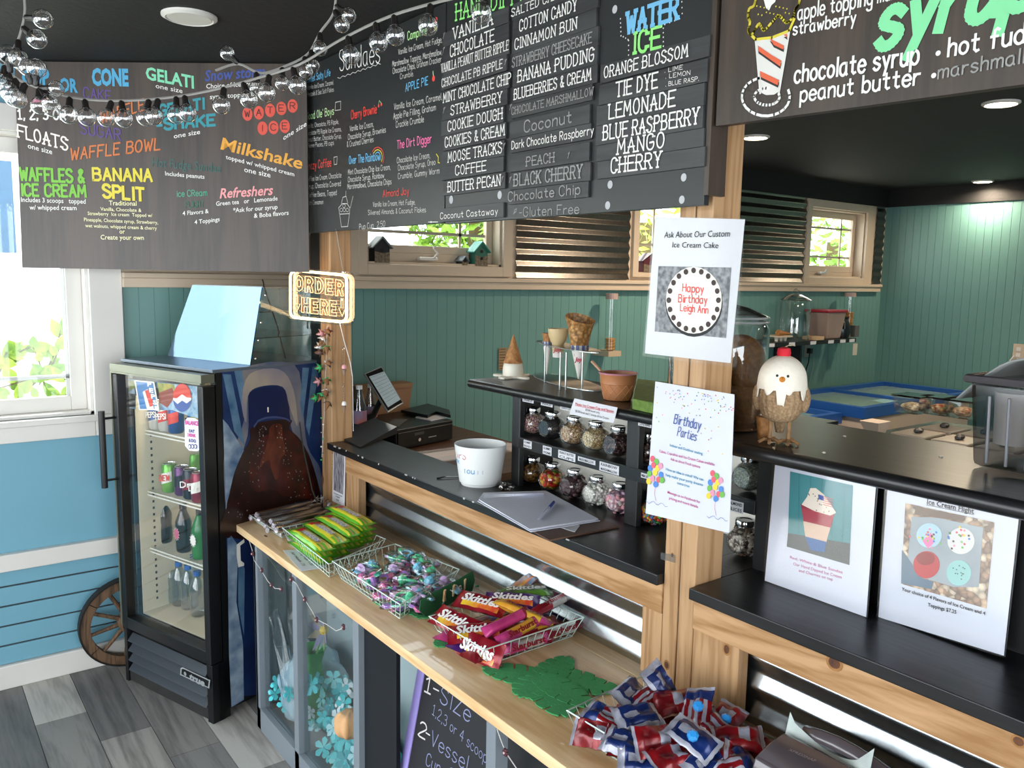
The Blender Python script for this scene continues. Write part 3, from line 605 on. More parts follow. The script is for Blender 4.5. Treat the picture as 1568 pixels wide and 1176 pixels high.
fb = xboard('menu_board', 'charcoal board of flavour names on removable wooden slats', yE, yF - .003, AX(875, 329, XM).z, CEIL - .004, BGRY)
B = Board(lambda x, y: AX(x, y, XM - .008), (0, 0, 1), nmX, (660, 0), 3.459); T = B.t
B0 = Board(lambda x, y: AX(x, y, XM), (0, 0, 1), nmX, (660, 0), 3.459)
GI = ink('8fe07a'); BI = ink('6fb2d8'); VEL = mat('velcro_dot', 'b9b9bb', .8)
cols = ((66, 416, [('VANILLA', 120, 200, 330, 140, 62, CH), ('CHOCOLATE', 105, 290, 335, 230, 60, CH), ('VANILLA PEANUT BUTTER RIPPLE', 57, 376, 412, 274, 46, CH), ('CHOCOLATE PB RIPPLE', 60, 455, 380, 367, 42, CH), ('MINT CHOCOLATE CHIP', 68, 533, 425, 452, 50, CH),
                   ('STRAWBERRY', 108, 600, 378, 550, 50, CH), ('COOKIE DOUGH', 92, 685, 380, 640, 52, CH), ('COOKIES & CREAM', 77, 768, 392, 728, 52, CH), ('MOOSE TRACKS', 93, 852, 378, 816, 52, CH), ('COFFEE', 132, 925, 293, 905, 50, CH), ('BUTTER PECAN', 92, 1012, 370, 986, 52, CH), ('Coconut Castaway', 52, 1152, 355, 1143, 32, CH)]),
        (430, 880, [('SALTED CARAMEL', 430, 68, 790, -30, 42, CH), ('COTTON CANDY', 472, 150, 775, 72, 58, CH), ('CINNAMON BUN', 447, 250, 775, 165, 55, CH), ('STRAWBERRY CHEESECAKE', 433, 345, 852, 240, 50, CHD), ('BANANA PUDDING', 463, 425, 865, 330, 62, CH), ('BLUEBERRIES & CREAM', 443, 512, 850, 438, 54, CH),
                   ('CHOCOLATE MARSHMALLOW', 430, 595, 862, 518, 38, CHD), ('Coconut', 497, 695, 745, 655, 60, CHD), ('Dark Chocolate Raspberry', 430, 782, 862, 720, 42, CH), ('PEACH', 508, 880, 655, 857, 48, CHD), ('BLACK CHERRY', 442, 980, 803, 945, 62, CHD), ('Chocolate Chip', 412, 1060, 790, 1033, 48, CHD)]),
        (884, 1462, [('ORANGE BLOSSOM', 920, 402, 1362, 312, 60, CH), ('TIE DYE', 985, 510, 1200, 468, 78, CH), ('LEMONADE', 945, 622, 1293, 570, 78, CH), ('BLUE RASPBERRY', 915, 733, 1420, 663, 76, CH), ('MANGO', 990, 812, 1238, 785, 78, CH), ('CHERRY', 957, 912, 1222, 888, 78, CH)]))
rn = random.Random(9)
for xa, xb, rows in cols:
    ya = AX(660 + xa / 3.459, 200, XM).y; yb = AX(660 + xb / 3.459, 200, XM).y; zz = []
    for s_, x0, y0, x1, y1, h, m_ in rows: zz.append((B.P(x0, y0).z + B.P(x1, y1).z) / 2)
    pt = (zz[0] - zz[5]) / 5
    for k, (row, z) in enumerate(zip(rows, zz)):
        s_, x0, y0, x1, y1, h, m_ = row; up_ = z + pt * .74 if k == 0 or s_[0:6] == 'Coconu' and xa < 100 else min(zz[k - 1] - pt * .235, z + pt * .8); dx = rn.uniform(-.008, .006)
        MB().box(XM - .0078, XM - .0002, yb + .004 + dx + (.01 if k > 5 else 0), ya - .004 + dx, z - pt * .225, up_).build('slat', SLAT, fb, bev=.0008)
        A_ = B.P(x0, y0, 0); Bq = B.P(x1, y1, 0); A_.z = z; Bq.z = z; C_ = B.P(x0, y0 - h, 0)
        if xa > 800 or s_ in ('COFFEE',): sf = True
        else: sf = s_.isupper()
        letter(B.mb(m_), s_, A_, Bq, (0, 0, 1), abs(C_.z - B.P(x0, y0, 0).z) * .97, nmX, serif=sf, bold=.95)
T(CH, '. LIME', 1240, 385, 1335, 367, 22, bold=1.1); T(CH, '. LEMON', 1245, 417, 1375, 396, 22, bold=1.1); T(CH, '. BLUE RASP.', 1245, 458, 1420, 428, 22, bold=1.1)
LEAF = CHD
for x_, y_ in ((72, 185), (70, 262), (412, 228), (398, 325), (72, 580), (390, 770), (380, 945), (425, 563), (733, 818), (423, 948)):
    B.line(LEAF, [(x_ - 6, y_ + 20), (x_, y_), (x_ + 6, y_ - 12), (x_ - 3, y_ - 6), (x_ - 2, y_ + 4), (x_, y_)], .002)
B0.t(GI, 'HAND DIPPED', 135, 108, 560, -10, 85, serif=True, bold=.9); B0.t(BI, 'WATER', 1040, 178, 1310, 95, 105, serif=True, bold=1.7); B0.t(GI, 'ICE', 1075, 283, 1215, 250, 105, serif=True, bold=1.3)
B0.t(CHD, '-Gluten Free', 470, 1147, 785, 1130, 46, bold=.8); B0.line(LEAF, [(440, 1135), (447, 1110), (456, 1105), (452, 1122), (443, 1128)], .002)
for x_, y_ in ((975, 50), (1340, 940), (950, 978), (1330, 1058), (937, 1088), (108, 1058), (365, 1033)): vb = Board(B0.pl, B0.up, B0.n, B0.org, B0.sc); vb.disc(VEL, x_, y_, 22, n=14, asp=.9); vb.done(fb, 'velcro_dot')
for pts in ([(1005, 100), (1008, 190)], [(1020, 195), (1045, 210)], [(1048, 215), (1048, 292)], [(1232, 150), (1232, 245)], [(1240, 130), (1318, 100)], [(1330, 10), (1332, 72)]):
    (a, b_), (c, d_) = pts; k_ = max(2, int(math.hypot(c - a, d_ - b_) / 22))
    for i in range(k_ + 1): B0.disc(CH, a + (c - a) * i / k_, b_ + (d_ - b_) * i / k_, 4.5, n=6)
B.done(fb); B0.done(fb, 'board_lettering')
MB().box(XM - .002, XM + .05, yE - .012, yE, 1.87, CEIL - .004).build('end_batten', BRD, fb)

# --- syrup board
yY = AX(1096, 193, XM).y
zY = [AX(1096, 193, XM).z, AX(1568, 128, XM).z]
yb = thing('menu_board', 'dark board with a striped sundae cup drawing and green syrups lettering', 'menu board', (XM, .6, 2.0))
MB().hull([V((XM + .02, yY, CEIL - .004)), V((XM + .02, .1, CEIL - .004)), V((XM + .02, .1, zY[1] - .012)), V((XM + .02, yY, zY[0]))], [V((XM, yY, CEIL - .004)), V((XM, .1, CEIL - .004)), V((XM, .1, zY[1] - .012)), V((XM, yY, zY[0]))]).build('panel', BRD, yb)
B = Board(lambda x, y: AX(x, y, XM), (0, 0, 1), nmX, (1080, 0), 3.213); T = B.t
T(CH, 'apple topping', 458, 98, 822, 22, 70, bold=1.0); T(CH, 'marshmallow', 850, 15, 1160, -60, 60, bold=1.0); T(CH, 'strawberry', 435, 172, 740, 115, 58, bold=1.2)
GS = ink('7fd69a'); T(GS, 'syrups', 850, 235, 1800, -45, 255, bold=1.7, shear=.2)
T(CH, 'chocolate syrup', 442, 408, 1048, 312, 85, bold=1.15); B.disc(CH, 1147, 262, 13); T(CH, 'hot fudge', 1197, 278, 1700, 185, 88, bold=1.15); T(CH, 'peanut butter', 470, 500, 1055, 415, 75, bold=1.15); B.disc(CH, 1125, 372, 13); T(CHD, 'marshmallow', 1147, 388, 1700, 285, 66, bold=1.0)
CUPW = ink('d9d6cf'); ORG = ink('d8603c')
B.poly(CUPW, [(250, 195), (415, 160), (365, 450), (340, 466), (300, 468), (273, 455)])
for q in ([(262, 225), (330, 272), (378, 300), (372, 328), (265, 252)], [(272, 350), (366, 395), (360, 420), (276, 380)], [(320, 190), (390, 225), (388, 245), (340, 222)], [(388, 172), (408, 185), (404, 168)]):
    B.poly(DKI, [(x_, y_ + 12) for x_, y_ in q], .0018); B.poly(ORG, q, .0022)
B.line(YEL, [(250, 0), (240, 30), (218, 45), (212, 85), (222, 110), (214, 150), (228, 172), (245, 150), (268, 118), (290, 150), (330, 110), (365, 78), (400, 112), (430, 90), (445, 50), (460, 25), (468, -5)], .005, curve=True)
B.line(YEL, [(228, 172), (250, 195), (330, 186), (415, 152), (440, 95)], .005)
for k in range(16): B.disc(YEL, 255 + (k * 47) % 170, 30 + (k * 31) % 60, 4, n=6)
B.poly(CH, [(288, -5), (300, 40), (315, 52), (328, 25), (345, 10), (350, -5)])
for rx, ry in ((118, 95), (62, 42)): B.line(CH, [(312 + rx * cos(a) - .1 * rx, 482 + ry * sin(a) - 6) for a in [k * 2 * pi / 24 - .35 for k in range(21)]], .005)
B.line(CUPW, [(250, 195), (273, 460)], .004); B.line(CUPW, [(415, 160), (365, 455)], .004)
B.done(yb)

# ================================================================ ceiling lights
LAMP = mat('lit_lens', 'ffe6c4', .5, emit=24, var=0); LOFF = mat('frosted_lens', 'dcd8cf', .5, var=.03); RIM = mat('white_rim', 'd5d2cb', .4, var=.03)
def downlight(px, py, lab, on, r_=.085):
    p = AZ(px, py, CEIL); t = thing('ceiling_light', lab, 'ceiling light', (p.x, p.y, CEIL - .02), group='recessed ceiling lights')
    MB().lathe([(r_, 0), (r_, -.006), (r_ * .86, -.012), (r_ * .8, -.008)], p, 28, cap=True).build('rim', RIM, t, smooth=True)
    MB().lathe([(r_ * .8, -.0085), (r_ * .78, -.0105)], p, 28).build('lens', LAMP if on else LOFF, t)
    return p
downlight(290, 24, 'unlit round recessed light above the left menu board', False, .082)
for q in ((1157, 209, 'lit recessed light close to the post with the notices'), (1533, 157, 'lit recessed light nearest the syrup board'), (1505, 277, 'small lit recessed light farthest back over the kitchen')):
    p = downlight(q[0], q[1], q[2], True, .075); lamp('kitchen_lamp_and_fill', (p.x, p.y, CEIL - .03), 12 if q[0] == 1505 else 22, WARM)
lamp('kitchen_lamp_and_fill', (5.2, 1.2, CEIL - .03), 22, WARM); lamp('kitchen_lamp_and_fill', (3.6, -.2, CEIL - .03), 22, WARM)  # two fill lights without fixtures, added to brighten the kitchen

# ================================================================ string lights
CORD = mat('grey_twisted_cord', '8d8a84', .6); SOCK = mat('black_socket', '1a1614', .4); BULB = glass('bulb_glass', 'fff8f4', .1, refl=5)
FILA = mat('filament', 'c9b59a', .3, 1)
def bulbset(t, p, d_, r_=.02):
    """socket and globe bulb hanging from p in direction d_"""
    d_ = V(d_).normalized(); c = p + d_ * (.03 + r_ * .9); k = .02
    s = MB().lathe([(.0035, 0), (.0065, .004), (.0065, k * .8), (.0085, k), (.006, k + .003)], p, 8, ax=d_).build('socket', SOCK, t, smooth=True)
    b = MB(); prof = [(.0065, -.002)] + [(r_ * sin(a), r_ * .95 - r_ * cos(a) + .0) for a in [.4 + (pi - .42) * i / 8 for i in range(9)]]
    b.lathe(prof, p + d_ * k, 12, ax=d_).build('bulb', BULB, t, smooth=True, ang=80)
    f_ = MB(); q0 = p + d_ * k; q1 = p + d_ * (k + r_ * 1.1); f_.tube([q0, q0.lerp(q1, .5) + V((.003, 0, 0)), q1], .0009, 3); f_.build('filament', FILA, t)
def strand(lab, pts, bulbs, Y=None):
    """pts in the photograph with their depth along the view"""
    W_ = [EYEP + ray(a, b) * z for a, b, z in pts]; m = W_[len(W_) // 2]
    t = thing('string_light', lab, 'string light', m)
    C_ = []
    for i in range(len(W_) - 1):
        p_, q, r_, s_ = W_[max(i - 1, 0)], W_[i], W_[i + 1], W_[min(i + 2, len(W_) - 1)]
        for k in range(5):
            u = k / 5; C_.append(.5 * ((2 * q) + (r_ - p_) * u + (2 * p_ - 5 * q + 4 * r_ - s_) * u * u + (3 * q - p_ - 3 * r_ + s_) * u ** 3))
    C_.append(W_[-1]); MB().tube(C_, .0028, 5).build('cord', CORD, t)
    tot = [0]
    for a, b in zip(C_, C_[1:]): tot.append(tot[-1] + (b - a).length)
    for a, b, dx, rr in bulbs:   # photograph position of the globe centre
        k = min(range(len(C_)), key=lambda i: (proj(C_[i]) - V((a, b))).length + .0)
        best = min(C_, key=lambda c: abs(proj(c).x - a - dx) + .3 * abs(proj(c).y - b))
        z = (RM @ (best - EYEP)).z; g = EYEP + ray(a, b) * z; bulbset(t, best if (g - best).length < .075 else g + (best - g).normalized() * .055, g - best, rr)
    return t
def proj(p): q = RM @ (p - EYEP); return V((q.x / q.z * F_PX + CX, q.y / q.z * F_PX + CY))
G = .019
strand('string of clear globe bulbs swagged low across the left menu board', ((20, 100, 1.75), (75, 138, 1.75), (130, 152, 1.75), (200, 154, 1.75), (270, 148, 1.75), (330, 137, 1.75), (400, 118, 1.72), (460, 98, 1.68), (520, 62, 1.6), (590, 28, 1.5), (660, 6, 1.42), (745, -14, 1.35)),
       [(78, 155, 0, G), (106, 164, 0, G), (132, 168, 0, G), (166, 171, 0, G), (188, 169, 0, G), (224, 174, 0, G), (238, 170, 0, G), (270, 168, 0, G), (285, 160, 0, G), (342, 143, 0, G), (378, 143, 0, G), (411, 125, 0, G), (453, 121, 0, G), (539, 94, 0, .018), (581, 79, 0, .018), (605, 48, 0, .018), (659, 13, 0, .018), (741, 3, 0, .018)])
strand('second string of clear globe bulbs rising to the ceiling above the sundae board', ((330, 108, 1.9), (365, 98, 1.9), (400, 112, 1.9), (440, 100, 1.9), (472, 82, 1.9), (490, 50, 1.88), (510, 22, 1.86), (515, -10, 1.84)),
       [(363, 96, 0, .017), (393, 125, 0, .017), (432, 124, 0, .017), (468, 103, 0, .017), (478, 95, 0, .017), (490, 72, 0, .017), (521, 33, 0, .018), (516, 10, 0, .018)])
strand('bunched end of clear globe bulbs hanging from the ceiling in the left corner', ((37, -8, 1.7), (38, 20, 1.7), (30, 55, 1.7), (18, 80, 1.7), (8, 100, 1.7), (25, 120, 1.7), (60, 135, 1.7)),
       [(42, 48, 0, .02), (64, 29, 0, .02), (28, 83, 0, .02), (56, 89, 0, .02), (15, 107, 0, .02), (2, 92, 0, .02), (46, 122, 0, .018), (16, 130, 0, .02), (35, 137, 0, .018), (22, 150, 0, .02), (10, 145, 0, .02), (60, 145, 0, .017), (4, 118, 0, .019), (112, 136, 0, .016), (84, 166, 0, .016)])
# ================================================================ candy worktop and the display cabinet under it
cw = thing('candy_counter', 'pale pine candy counter on a grey frame with clear bays', 'counter', (1.2, 1.4, 0))
MB().box(1.0, 1.384, -.5, 3.075, .722, .75).box(1.384, 1.44, 1.239, 3.016, .722, .75).box(1.384, 1.44, -.5, 1.144, .722, .75).build('worktop', TOPW, cw, bev=.002)
k_ = AZ(407, 821, .75); MB().add([V((k_.x, k_.y, .7506)) + V((.005 * cos(a), .014 * sin(a), 0)) for a in [2 * pi * i / 10 for i in range(10)]], [list(range(10))]).build('knot', KNOT, cw)
GP = mat('grey_frame_paint', '7d858c', .45, var=.04, sc=3); GPD = mat('grey_inner_panel', '8b9799', .6, var=.08, sc=3)
XC = 1.012
ya, yb_, yc_, yd_, ye_ = [AX(a, b, XC).y for a, b in ((378, 900), (456, 960), (553, 1050), (752, 1140), (1000, 1170))]
for y_ in (2.873, AX(452, 1000, XC).y, AX(545, 1050, XC).y, AX(750, 1130, XC).y - .004, .55, -.1):
    MB().box(XC, XC + .035, y_ - .018, y_ + .018, 0, .722).build('stile', GP, cw, bev=.001)
MB().box(XC, XC + .03, -.1, 2.89, 0, .085).build('bottom_rail', GP, cw, bev=.001); MB().box(XC + .03, 1.38, -.1, 2.89, .02, .05).build('bottom_board', GP, cw)
MB().box(XC, 1.38, 2.875, 2.891, .085, .722).build('end_panel', GPD, cw); MB().box(1.29, 1.30, 1.9, 2.875, .02, .722).build('back_panel', mat('frosted_bay_back', 'b4c4c8', .5, var=.06, sc=3), cw)
ys_ = [2.855, AX(452, 1000, XC).y + .018, AX(452, 1000, XC).y - .018, AX(545, 1050, XC).y + .018]
for a, b in ((ys_[0], ys_[1]), (ys_[2], ys_[3])): MB().box(XC + .02, XC + .023, b, a, .085, .72).build('clear_panel', ACR, cw)
MB().box(XC + .018, XC + .03, AX(598, 1060, XC).y, ys_[3] - .03, .085, .72).build('black_panel', mat('navy_black_panel', '14171d', .35, var=.15), cw)
MB().box(1.3, 1.31, .0, 1.9, .085, .72).build('bay_panel', GPD, cw)
# contents of the bays: bag, flowers, vase
BAG = mat('pale_blue_plastic', 'cfe6f2', .3, var=.2, sc=14, bump=.6, h2='a5c8dc'); BAGC = glass('clear_bag', 'dceaf2', .35, refl=3.0, rough=.15)
bagt = thing('plastic_bag', 'clear plastic bag gathered over teal petals in the display bay nearest the cooler', 'bag', (1.2, 2.68, .05))
rn = random.Random(2)
def crumple(b, c, R_, n=16, m=10, amp=.22, seed=1, k=7):
    r2 = random.Random(seed); ph = [r2.uniform(0, 6.28) for _ in range(8)]
    def fn(u, v):
        t = pi * u; a = 2 * pi * v; d_ = 1 + amp * (sin(3 * a + ph[0] + 2 * t) * .5 + sin(k * a + ph[1] - 5 * t) * .35 + sin(5 * t + ph[2] + 2 * a) * .3 + sin(11 * a + 9 * t + ph[3]) * .15) * sin(t)
        return (c[0] + R_[0] * sin(t) * cos(a) * d_, c[1] + R_[1] * sin(t) * sin(a) * d_, c[2] + R_[2] * cos(t) * d_)
    return b.grid(fn, n, m)
crumple(MB(), (1.15, 2.70, .21), (.1, .13, .15), 30, 44, .3, 4).build('bag_bulge', BAG, bagt, smooth=True, ang=180)
sh = MB()
sh.grid(lambda u, v: (1.08 + .05 * sin(5 * v + 3 * u) * (1 - u) + .02 * u, 2.84 - .22 * v, .7 - .42 * u * (1 - .3 * abs(v - .35))), 12, 14)
sh.build('bag_sheet', BAGC, bagt, smooth=True, ang=180)
sh = MB()
sh.grid(lambda u, v: (1.055 + .02 * sin(9 * v), 2.82 - .03 * u - (.02 + .17 * u) * v, .46 - .23 * u + .02 * sin(7 * v)), 10, 12)
sh.build('bag_neck', BAGC, bagt, smooth=True, ang=180)
TQ = [mat('teal_petal_%d' % i, c, .55, var=.15, sc=20) for i, c in enumerate(('4fcbd2', '84dde2', '38aab5', 'b8eaf2', 'e2f4fa'))]
fproto = {}
def flower(p, s, mi, rn, big=True):
    if mi not in fproto:
        t = thing('artificial_flower', 'small teal fabric flower piled in the display bay', 'flower', (0, 0, 0)); b = MB()
        for k in range(5):
            a = 2 * pi * k / 5; e = V((cos(a), sin(a), 0)); q = V((-sin(a), cos(a), 0))
            b.add([V((0, 0, 0)), e * .35 + q * .22 + V((0, 0, .08)), e * .8 + q * .34 + V((0, 0, .14)), e * 1.05 + V((0, 0, .2)), e * .8 - q * .34 + V((0, 0, .14)), e * .35 - q * .22 + V((0, 0, .08))], [(0, 1, 2, 3), (0, 3, 4, 5)])
        b.build('petals', TQ[mi], t); MB().ball((0, 0, .06), .1, 6, 4).build('centre', TQ[(mi + 1) % 5], t); t['group'] = 'artificial flowers in the display bays'; fproto[mi] = t; new = t
    else: new = dup(fproto[mi], Matrix())
    mw = Matrix.Translation(V(p)) @ V((-1 + rn.uniform(-.6, .6), -.5 + rn.uniform(-.6, .6), .5 + rn.uniform(-.5, .5))).to_track_quat('Z', 'Y').to_matrix().to_4x4() @ Matrix.Rotation(rn.uniform(0, 6), 4, 'Z') @ Matrix.Scale(s, 4)
    new.matrix_world = mw
    new['label'] = ('pale ' if mi >= 3 else 'teal ') + 'fabric flower in the heap of artificial flowers under the candy counter'
    return new
for k in range(64):
    u = rn.random(); zz = .09 + .24 * rn.random() ** 1.1
    flower((1.06 + .12 * rn.random(), 2.58 - .36 * u, zz), rn.uniform(.024, .038), rn.choice((0, 0, 1, 1, 2, 2, 3, 4)), rn)
for q in ((424, 1045), (443, 1062), (421, 1062), (436, 1078)):
    p = AX(q[0], q[1], 1.045); flower(p, .03, 0, rn)
fl_ = MB(); fl_.box(1.06, 1.34, 2.2, 2.56, .05, .12)
crumple(MB(), (1.21, 2.38, .08), (.08, .17, .1), 18, 20, .2, 7).build('petal_heap', TQ[2], bagt, smooth=False)
vz = AX(478, 1010, 1.10); vt = thing('green_vase', 'green glass vase behind the teal flowers under the counter', 'vase', (vz.x, vz.y, .14))
GG = mat('green_glass', '3aa552', .12, var=.25, sc=12, coat=.6)
zv = AX(478, 992, 1.10).z; kv = (zv - .16) / .3; MB().lathe([(a_, b_ * kv) for a_, b_ in [(.04, 0), (.048, .03), (.05, .12), (.036, .2), (.034, .24), (.046, .29), (.05, .3), (.047, .296), (.031, .235)]], (vz.x, vz.y, .16), 20).build('body', GG, vt, smooth=True)
IRI = [mat('iridescent_' + c, c, .15, metal=.5, var=.2, sc=10) for c in ('c9c2ea', 'e8dcc0', 'a9bfe0')]
ir = thing('iridescent_flower', 'iridescent film flower standing in the green vase', 'flower', (vz.x, vz.y, .44))
c_ = AX(496, 965, 1.09)
for k in range(11):
    a = 2 * pi * k / 11; e = V((-.3, cos(a), sin(a))); q = V((0, -sin(a), cos(a))); l_ = rn.uniform(.05, .09)
    MB().add([c_, c_ + e * l_ * .5 + q * .014, c_ + e * l_, c_ + e * l_ * .5 - q * .014], [(0, 1, 2, 3)]).build('petal', IRI[k % 3], ir)
MB().tube([c_, V((vz.x, vz.y, .34))], .003, 5).build('stem', mat('pale_green_stem', '7fbf7a', .4), ir); MB().ball(c_, .016, 8, 6).build('centre', mat('yellow_centre', 'e8c94a', .3), ir)
pk = AX(537, 1108, 1.06); pt_ = thing('foam_pumpkin', 'peach coloured pumpkin behind the grey stile in the display bay', 'pumpkin', (pk.x, pk.y, .1)); b = MB()
b.grid(lambda u, v: (pk.x + .05 * sin(pi * u) * (1 + .1 * cos(16 * pi * v)) * cos(2 * pi * v), pk.y + .05 * sin(pi * u) * (1 + .1 * cos(16 * pi * v)) * sin(2 * pi * v), pk.z + .045 * cos(pi * u)), 10, 48).build('body', mat('peach_foam', 'd9a877', .8), pt_, smooth=True, ang=180)
# lilac framed chalkboard leaning on the counter
cb = thing('chalkboard_sign', 'lilac framed chalkboard leaning on the counter with chalked steps one and two', 'sign', (.93, 1.75, 0))
n_ = V((-1, 0, .2)).normalized(); cp = V((1.13, 1.7, .72)); PC = lambda x, y: HIT(x, y, cp, n_); up_ = V((.2, 0, 1)).normalized(); zt = lambda p, z: p + up_ * ((z - p.z) / up_.z)
c0 = PC(632, 1022); c1 = PC(650, 1034); yR = 1.1
def slab(mb, y0, y1, z0, z1, th, fw=0):
    a = [zt(V((cp.x, y, cp.z)), z) + n_ * fw for y, z in ((y0, z0), (y1, z0), (y1, z1), (y0, z1))]; mb.prism(a, -n_ * th); return mb
LIL = mat('lilac_paint', 'a99be0', .5, var=.05)
slab(MB(), yR - .02, c1.y, .12, .71, .01).build('slate', mat('chalk_slate', '1b1c20', .7, var=.3, sc=5), cb)
slab(MB(), c1.y, c1.y + .033, .09, .718, .018, .004).build('frame_stile', LIL, cb, bev=.001)
slab(MB(), yR - .02, c1.y, .09, .125, .018, .004).build('frame_rail', LIL, cb, bev=.001)
B = Board(PC, up_, n_, (600, 960), 5.227); T = B.t; CL = ink('8d90b4'); CLW = ink('d8d2cf')
T(CLW, '1', 262, 512, 312, 538, 125, bold=.9); T(CLW, '-', 330, 530, 372, 552, 100, bold=.9); T(CL, 'SIZe', 388, 598, 622, 762, 130, bold=.6); T(CL, '1,2,3 or 4 scoops', 325, 695, 790, 1120, 85, bold=.6)
T(CLW, '2', 215, 860, 268, 900, 120, bold=.9); T(CLW, '-', 270, 885, 300, 905, 100, bold=.9); T(CL, 'Vessel', 312, 940, 600, 1150, 120, bold=.6); T(CL, 'Cup', 275, 1100, 385, 1175, 100, bold=.7); T(CL, '- Cone', 400, 1185, 600, 1300, 100, bold=.7)
B.done(cb)
# garlands of tiny dark red flowers
GRD = mat('dark_red_bead', '4a1826', .5); WST = mat('white_string', 'dad6d2', .6)
def garland(lab, pts, fl):
    W_ = [AX(a, b, XC - .006) for a, b in pts]; t = thing('bead_garland', lab, 'garland', W_[len(W_) // 2]); MB().tube(W_, .0011, 4).build('string', WST, t)
    for a, b in fl:
        p = AX(a, b, XC - .008); q = MB()
        for k in range(6): an = k * pi / 3; q.ball(p + V((0, cos(an), sin(an))) * .0055, .0042, 5, 4)
        q.build('flower', GRD, t); MB().ball(p + V((-.004, 0, 0)), .003, 6, 4).build('pearl', mat('pink_pearl', 'd8b0a8', .2), t)
garland('short bead garland hanging at the left end of the grey frame', ((381, 826), (386, 842), (389, 858), (400, 873), (410, 890), (421, 901), (432, 902)), ((387, 848), (401, 873), (416, 896), (431, 902)))
garland('bead garland draped over the middle stile and bay of the display', ((444, 886), (454, 894), (466, 917), (478, 936), (484, 948), (500, 956), (515, 966), (530, 960)), ((446, 887), (467, 918), (485, 949), (526, 960)))
garland('bead garland at the far right bay beneath the counter', ((761, 1116), (768, 1136), (775, 1153), (790, 1175), (800, 1190)), ((774, 1152),))

# ================================================================ drinks cooler
Fc = V((.889, 2.999, 0)); u_ = V((-.3186, .948, 0)); v_ = V((.948, .3186, 0)); CWd = .588
O_ = Fc + u_ * CWd
CM = Matrix(((-u_.x, v_.x, 0, O_.x), (-u_.y, v_.y, 0, O_.y), (0, 0, 1, 0), (0, 0, 0, 1)))
ck = thing('drinks_cooler', 'black glass door drinks cooler with a big cola bottle picture on its side', 'cooler', mw=CM)
CREAM = mat('cream_liner', 'ded6bd', .5, var=.05); OLV = mat('brushed_olive_trim', '7d7f70', .35, .6, var=.06); TOPM = mat('slate_blue_top', '5f6b78', .3, .3, var=.1)
def cb_(name, m, *bx, par=ck, **k): b = MB(); [b.box(*q) for q in bx]; return b.build(name, m, par, local=True, **k)
cb_('cabinet', IRON, (.0, .03, .06, .59, .03, 1.335), (.555, CWd, .045, .59, .03, 1.335), (.03, .555, .56, .59, .03, 1.335), (.03, .555, .06, .56, .03, .275), (.03, .555, .06, .56, 1.30, 1.335))
cb_('liner', CREAM, (.03, .036, .062, .55, .275, 1.3), (.549, .555, .062, .55, .275, 1.3), (.03, .555, .54, .56, .275, 1.3), (.03, .555, .062, .55, .275, .281))
cb_('top', TOPM, (-.002, CWd + .002, .03, .6, 1.335, 1.347), bev=.002)
dr = cb_('door', IRON, (0, .034, -.012, .04, .235, 1.29), (.556, CWd, -.012, .04, .235, 1.29), (.034, .556, -.012, .04, .235, .285), bev=.003)
b = MB().box(-.002, CWd, -.016, .04, 1.30, 1.332).box(.0, CWd, -.02, .0, 1.296, 1.302).box(-.004, .004, -.016, .03, .25, 1.30); b.build('door_trim', OLV, dr, local=True); WM[dr] = CM
cb_('glass', GLS, (.034, .556, .008, .012, .285, 1.30), par=dr)
b = MB().tube([(.004, -.062, .835), (.004, -.062, 1.145)], .0125, 12); b.build('handle', IRON, dr, local=True, smooth=True)
for z in (.865, 1.115): MB().tube([(.006, -.06, z), (.016, -.01, z)], .005, 8).build('standoff', IRON, dr, local=True)
cb_('kickplate', IRON, (.0, CWd, .02, .05, .0, .232)); cb_('front_post', IRON, (.555, CWd, -.008, .07, 0, .232), bev=.002); cb_('front_post', IRON, (0, .02, -.008, .03, .0, .232), bev=.002)
SL = mat('charcoal_louvre', '34373d', .4)
for k in range(4):
    z = .055 + .042 * k; MB().hull([V(p) for p in ((.03, -.012, z), (.55, -.012, z), (.55, -.009, z + .004), (.03, -.009, z + .004))], [V(p) for p in ((.03, .010, z + .024), (.55, .010, z + .024), (.55, .013, z + .028), (.03, .013, z + .028))]).build('louvre', SL, ck, local=True)
cb_('toe_board', mat('dusty_black', '262422', .8, var=.4, sc=12), (.02, .56, .0, .02, .004, .05))
# maker's badge
BP = Board(lambda x, y: HIT(x, y, O_ - v_ * .014, v_), (0, 0, 1), -v_, (160, 820), 3.92)
bd = MB(); SIL = mat('silver_badge', 'cfd2d4', .3, .6)
BP.poly(SIL, [(458, 795), (470, 790), (636, 868), (630, 918), (455, 836)]); BP.poly(IRON, [(466, 802), (474, 799), (628, 872), (623, 908), (463, 832)], .0016)
BP.t(SIL, 'true', 510, 858, 604, 905, 40, kind='f', bold=.05, shear=.3, off=.003); BP.disc(SIL, 488, 828, 12, .003); BP.done(ck, 'badge')
RKW = mat('white_coated_wire', 'e2dfd2', .4)
for z in (1.052, .795, .552):
    b = MB().box(.036, .549, .10, .106, z - .006, z).box(.036, .549, .10, .104, z - .02, z - .014)
    for k in range(22): x_ = .045 + k * .0238; b.box(x_ - .0012, x_ + .0012, .1, .52, z - .003, z)
    b.box(.036, .549, .3, .305, z - .006, z - .002).build('shelf', RKW, ck, local=True)
b = MB(); 
for k in range(34): z = .32 + k * .028; b.box(.0363, .038, .12, .128, z, z + .01)
b.build('shelf_pilaster', GRV, ck, local=True)
cb_('header_light', mat('cooler_lamp', 'fff1d0', .5, emit=2.5, var=0), (.05, .53, .13, .15, 1.285, 1.298))
L_ = bpy.data.lights.new('cooler_lamp', 'AREA'); L_.shape = 'RECTANGLE'; L_.size = .45; L_.size_y = .05; L_.energy = .9; L_.color = (1, .9, .68)
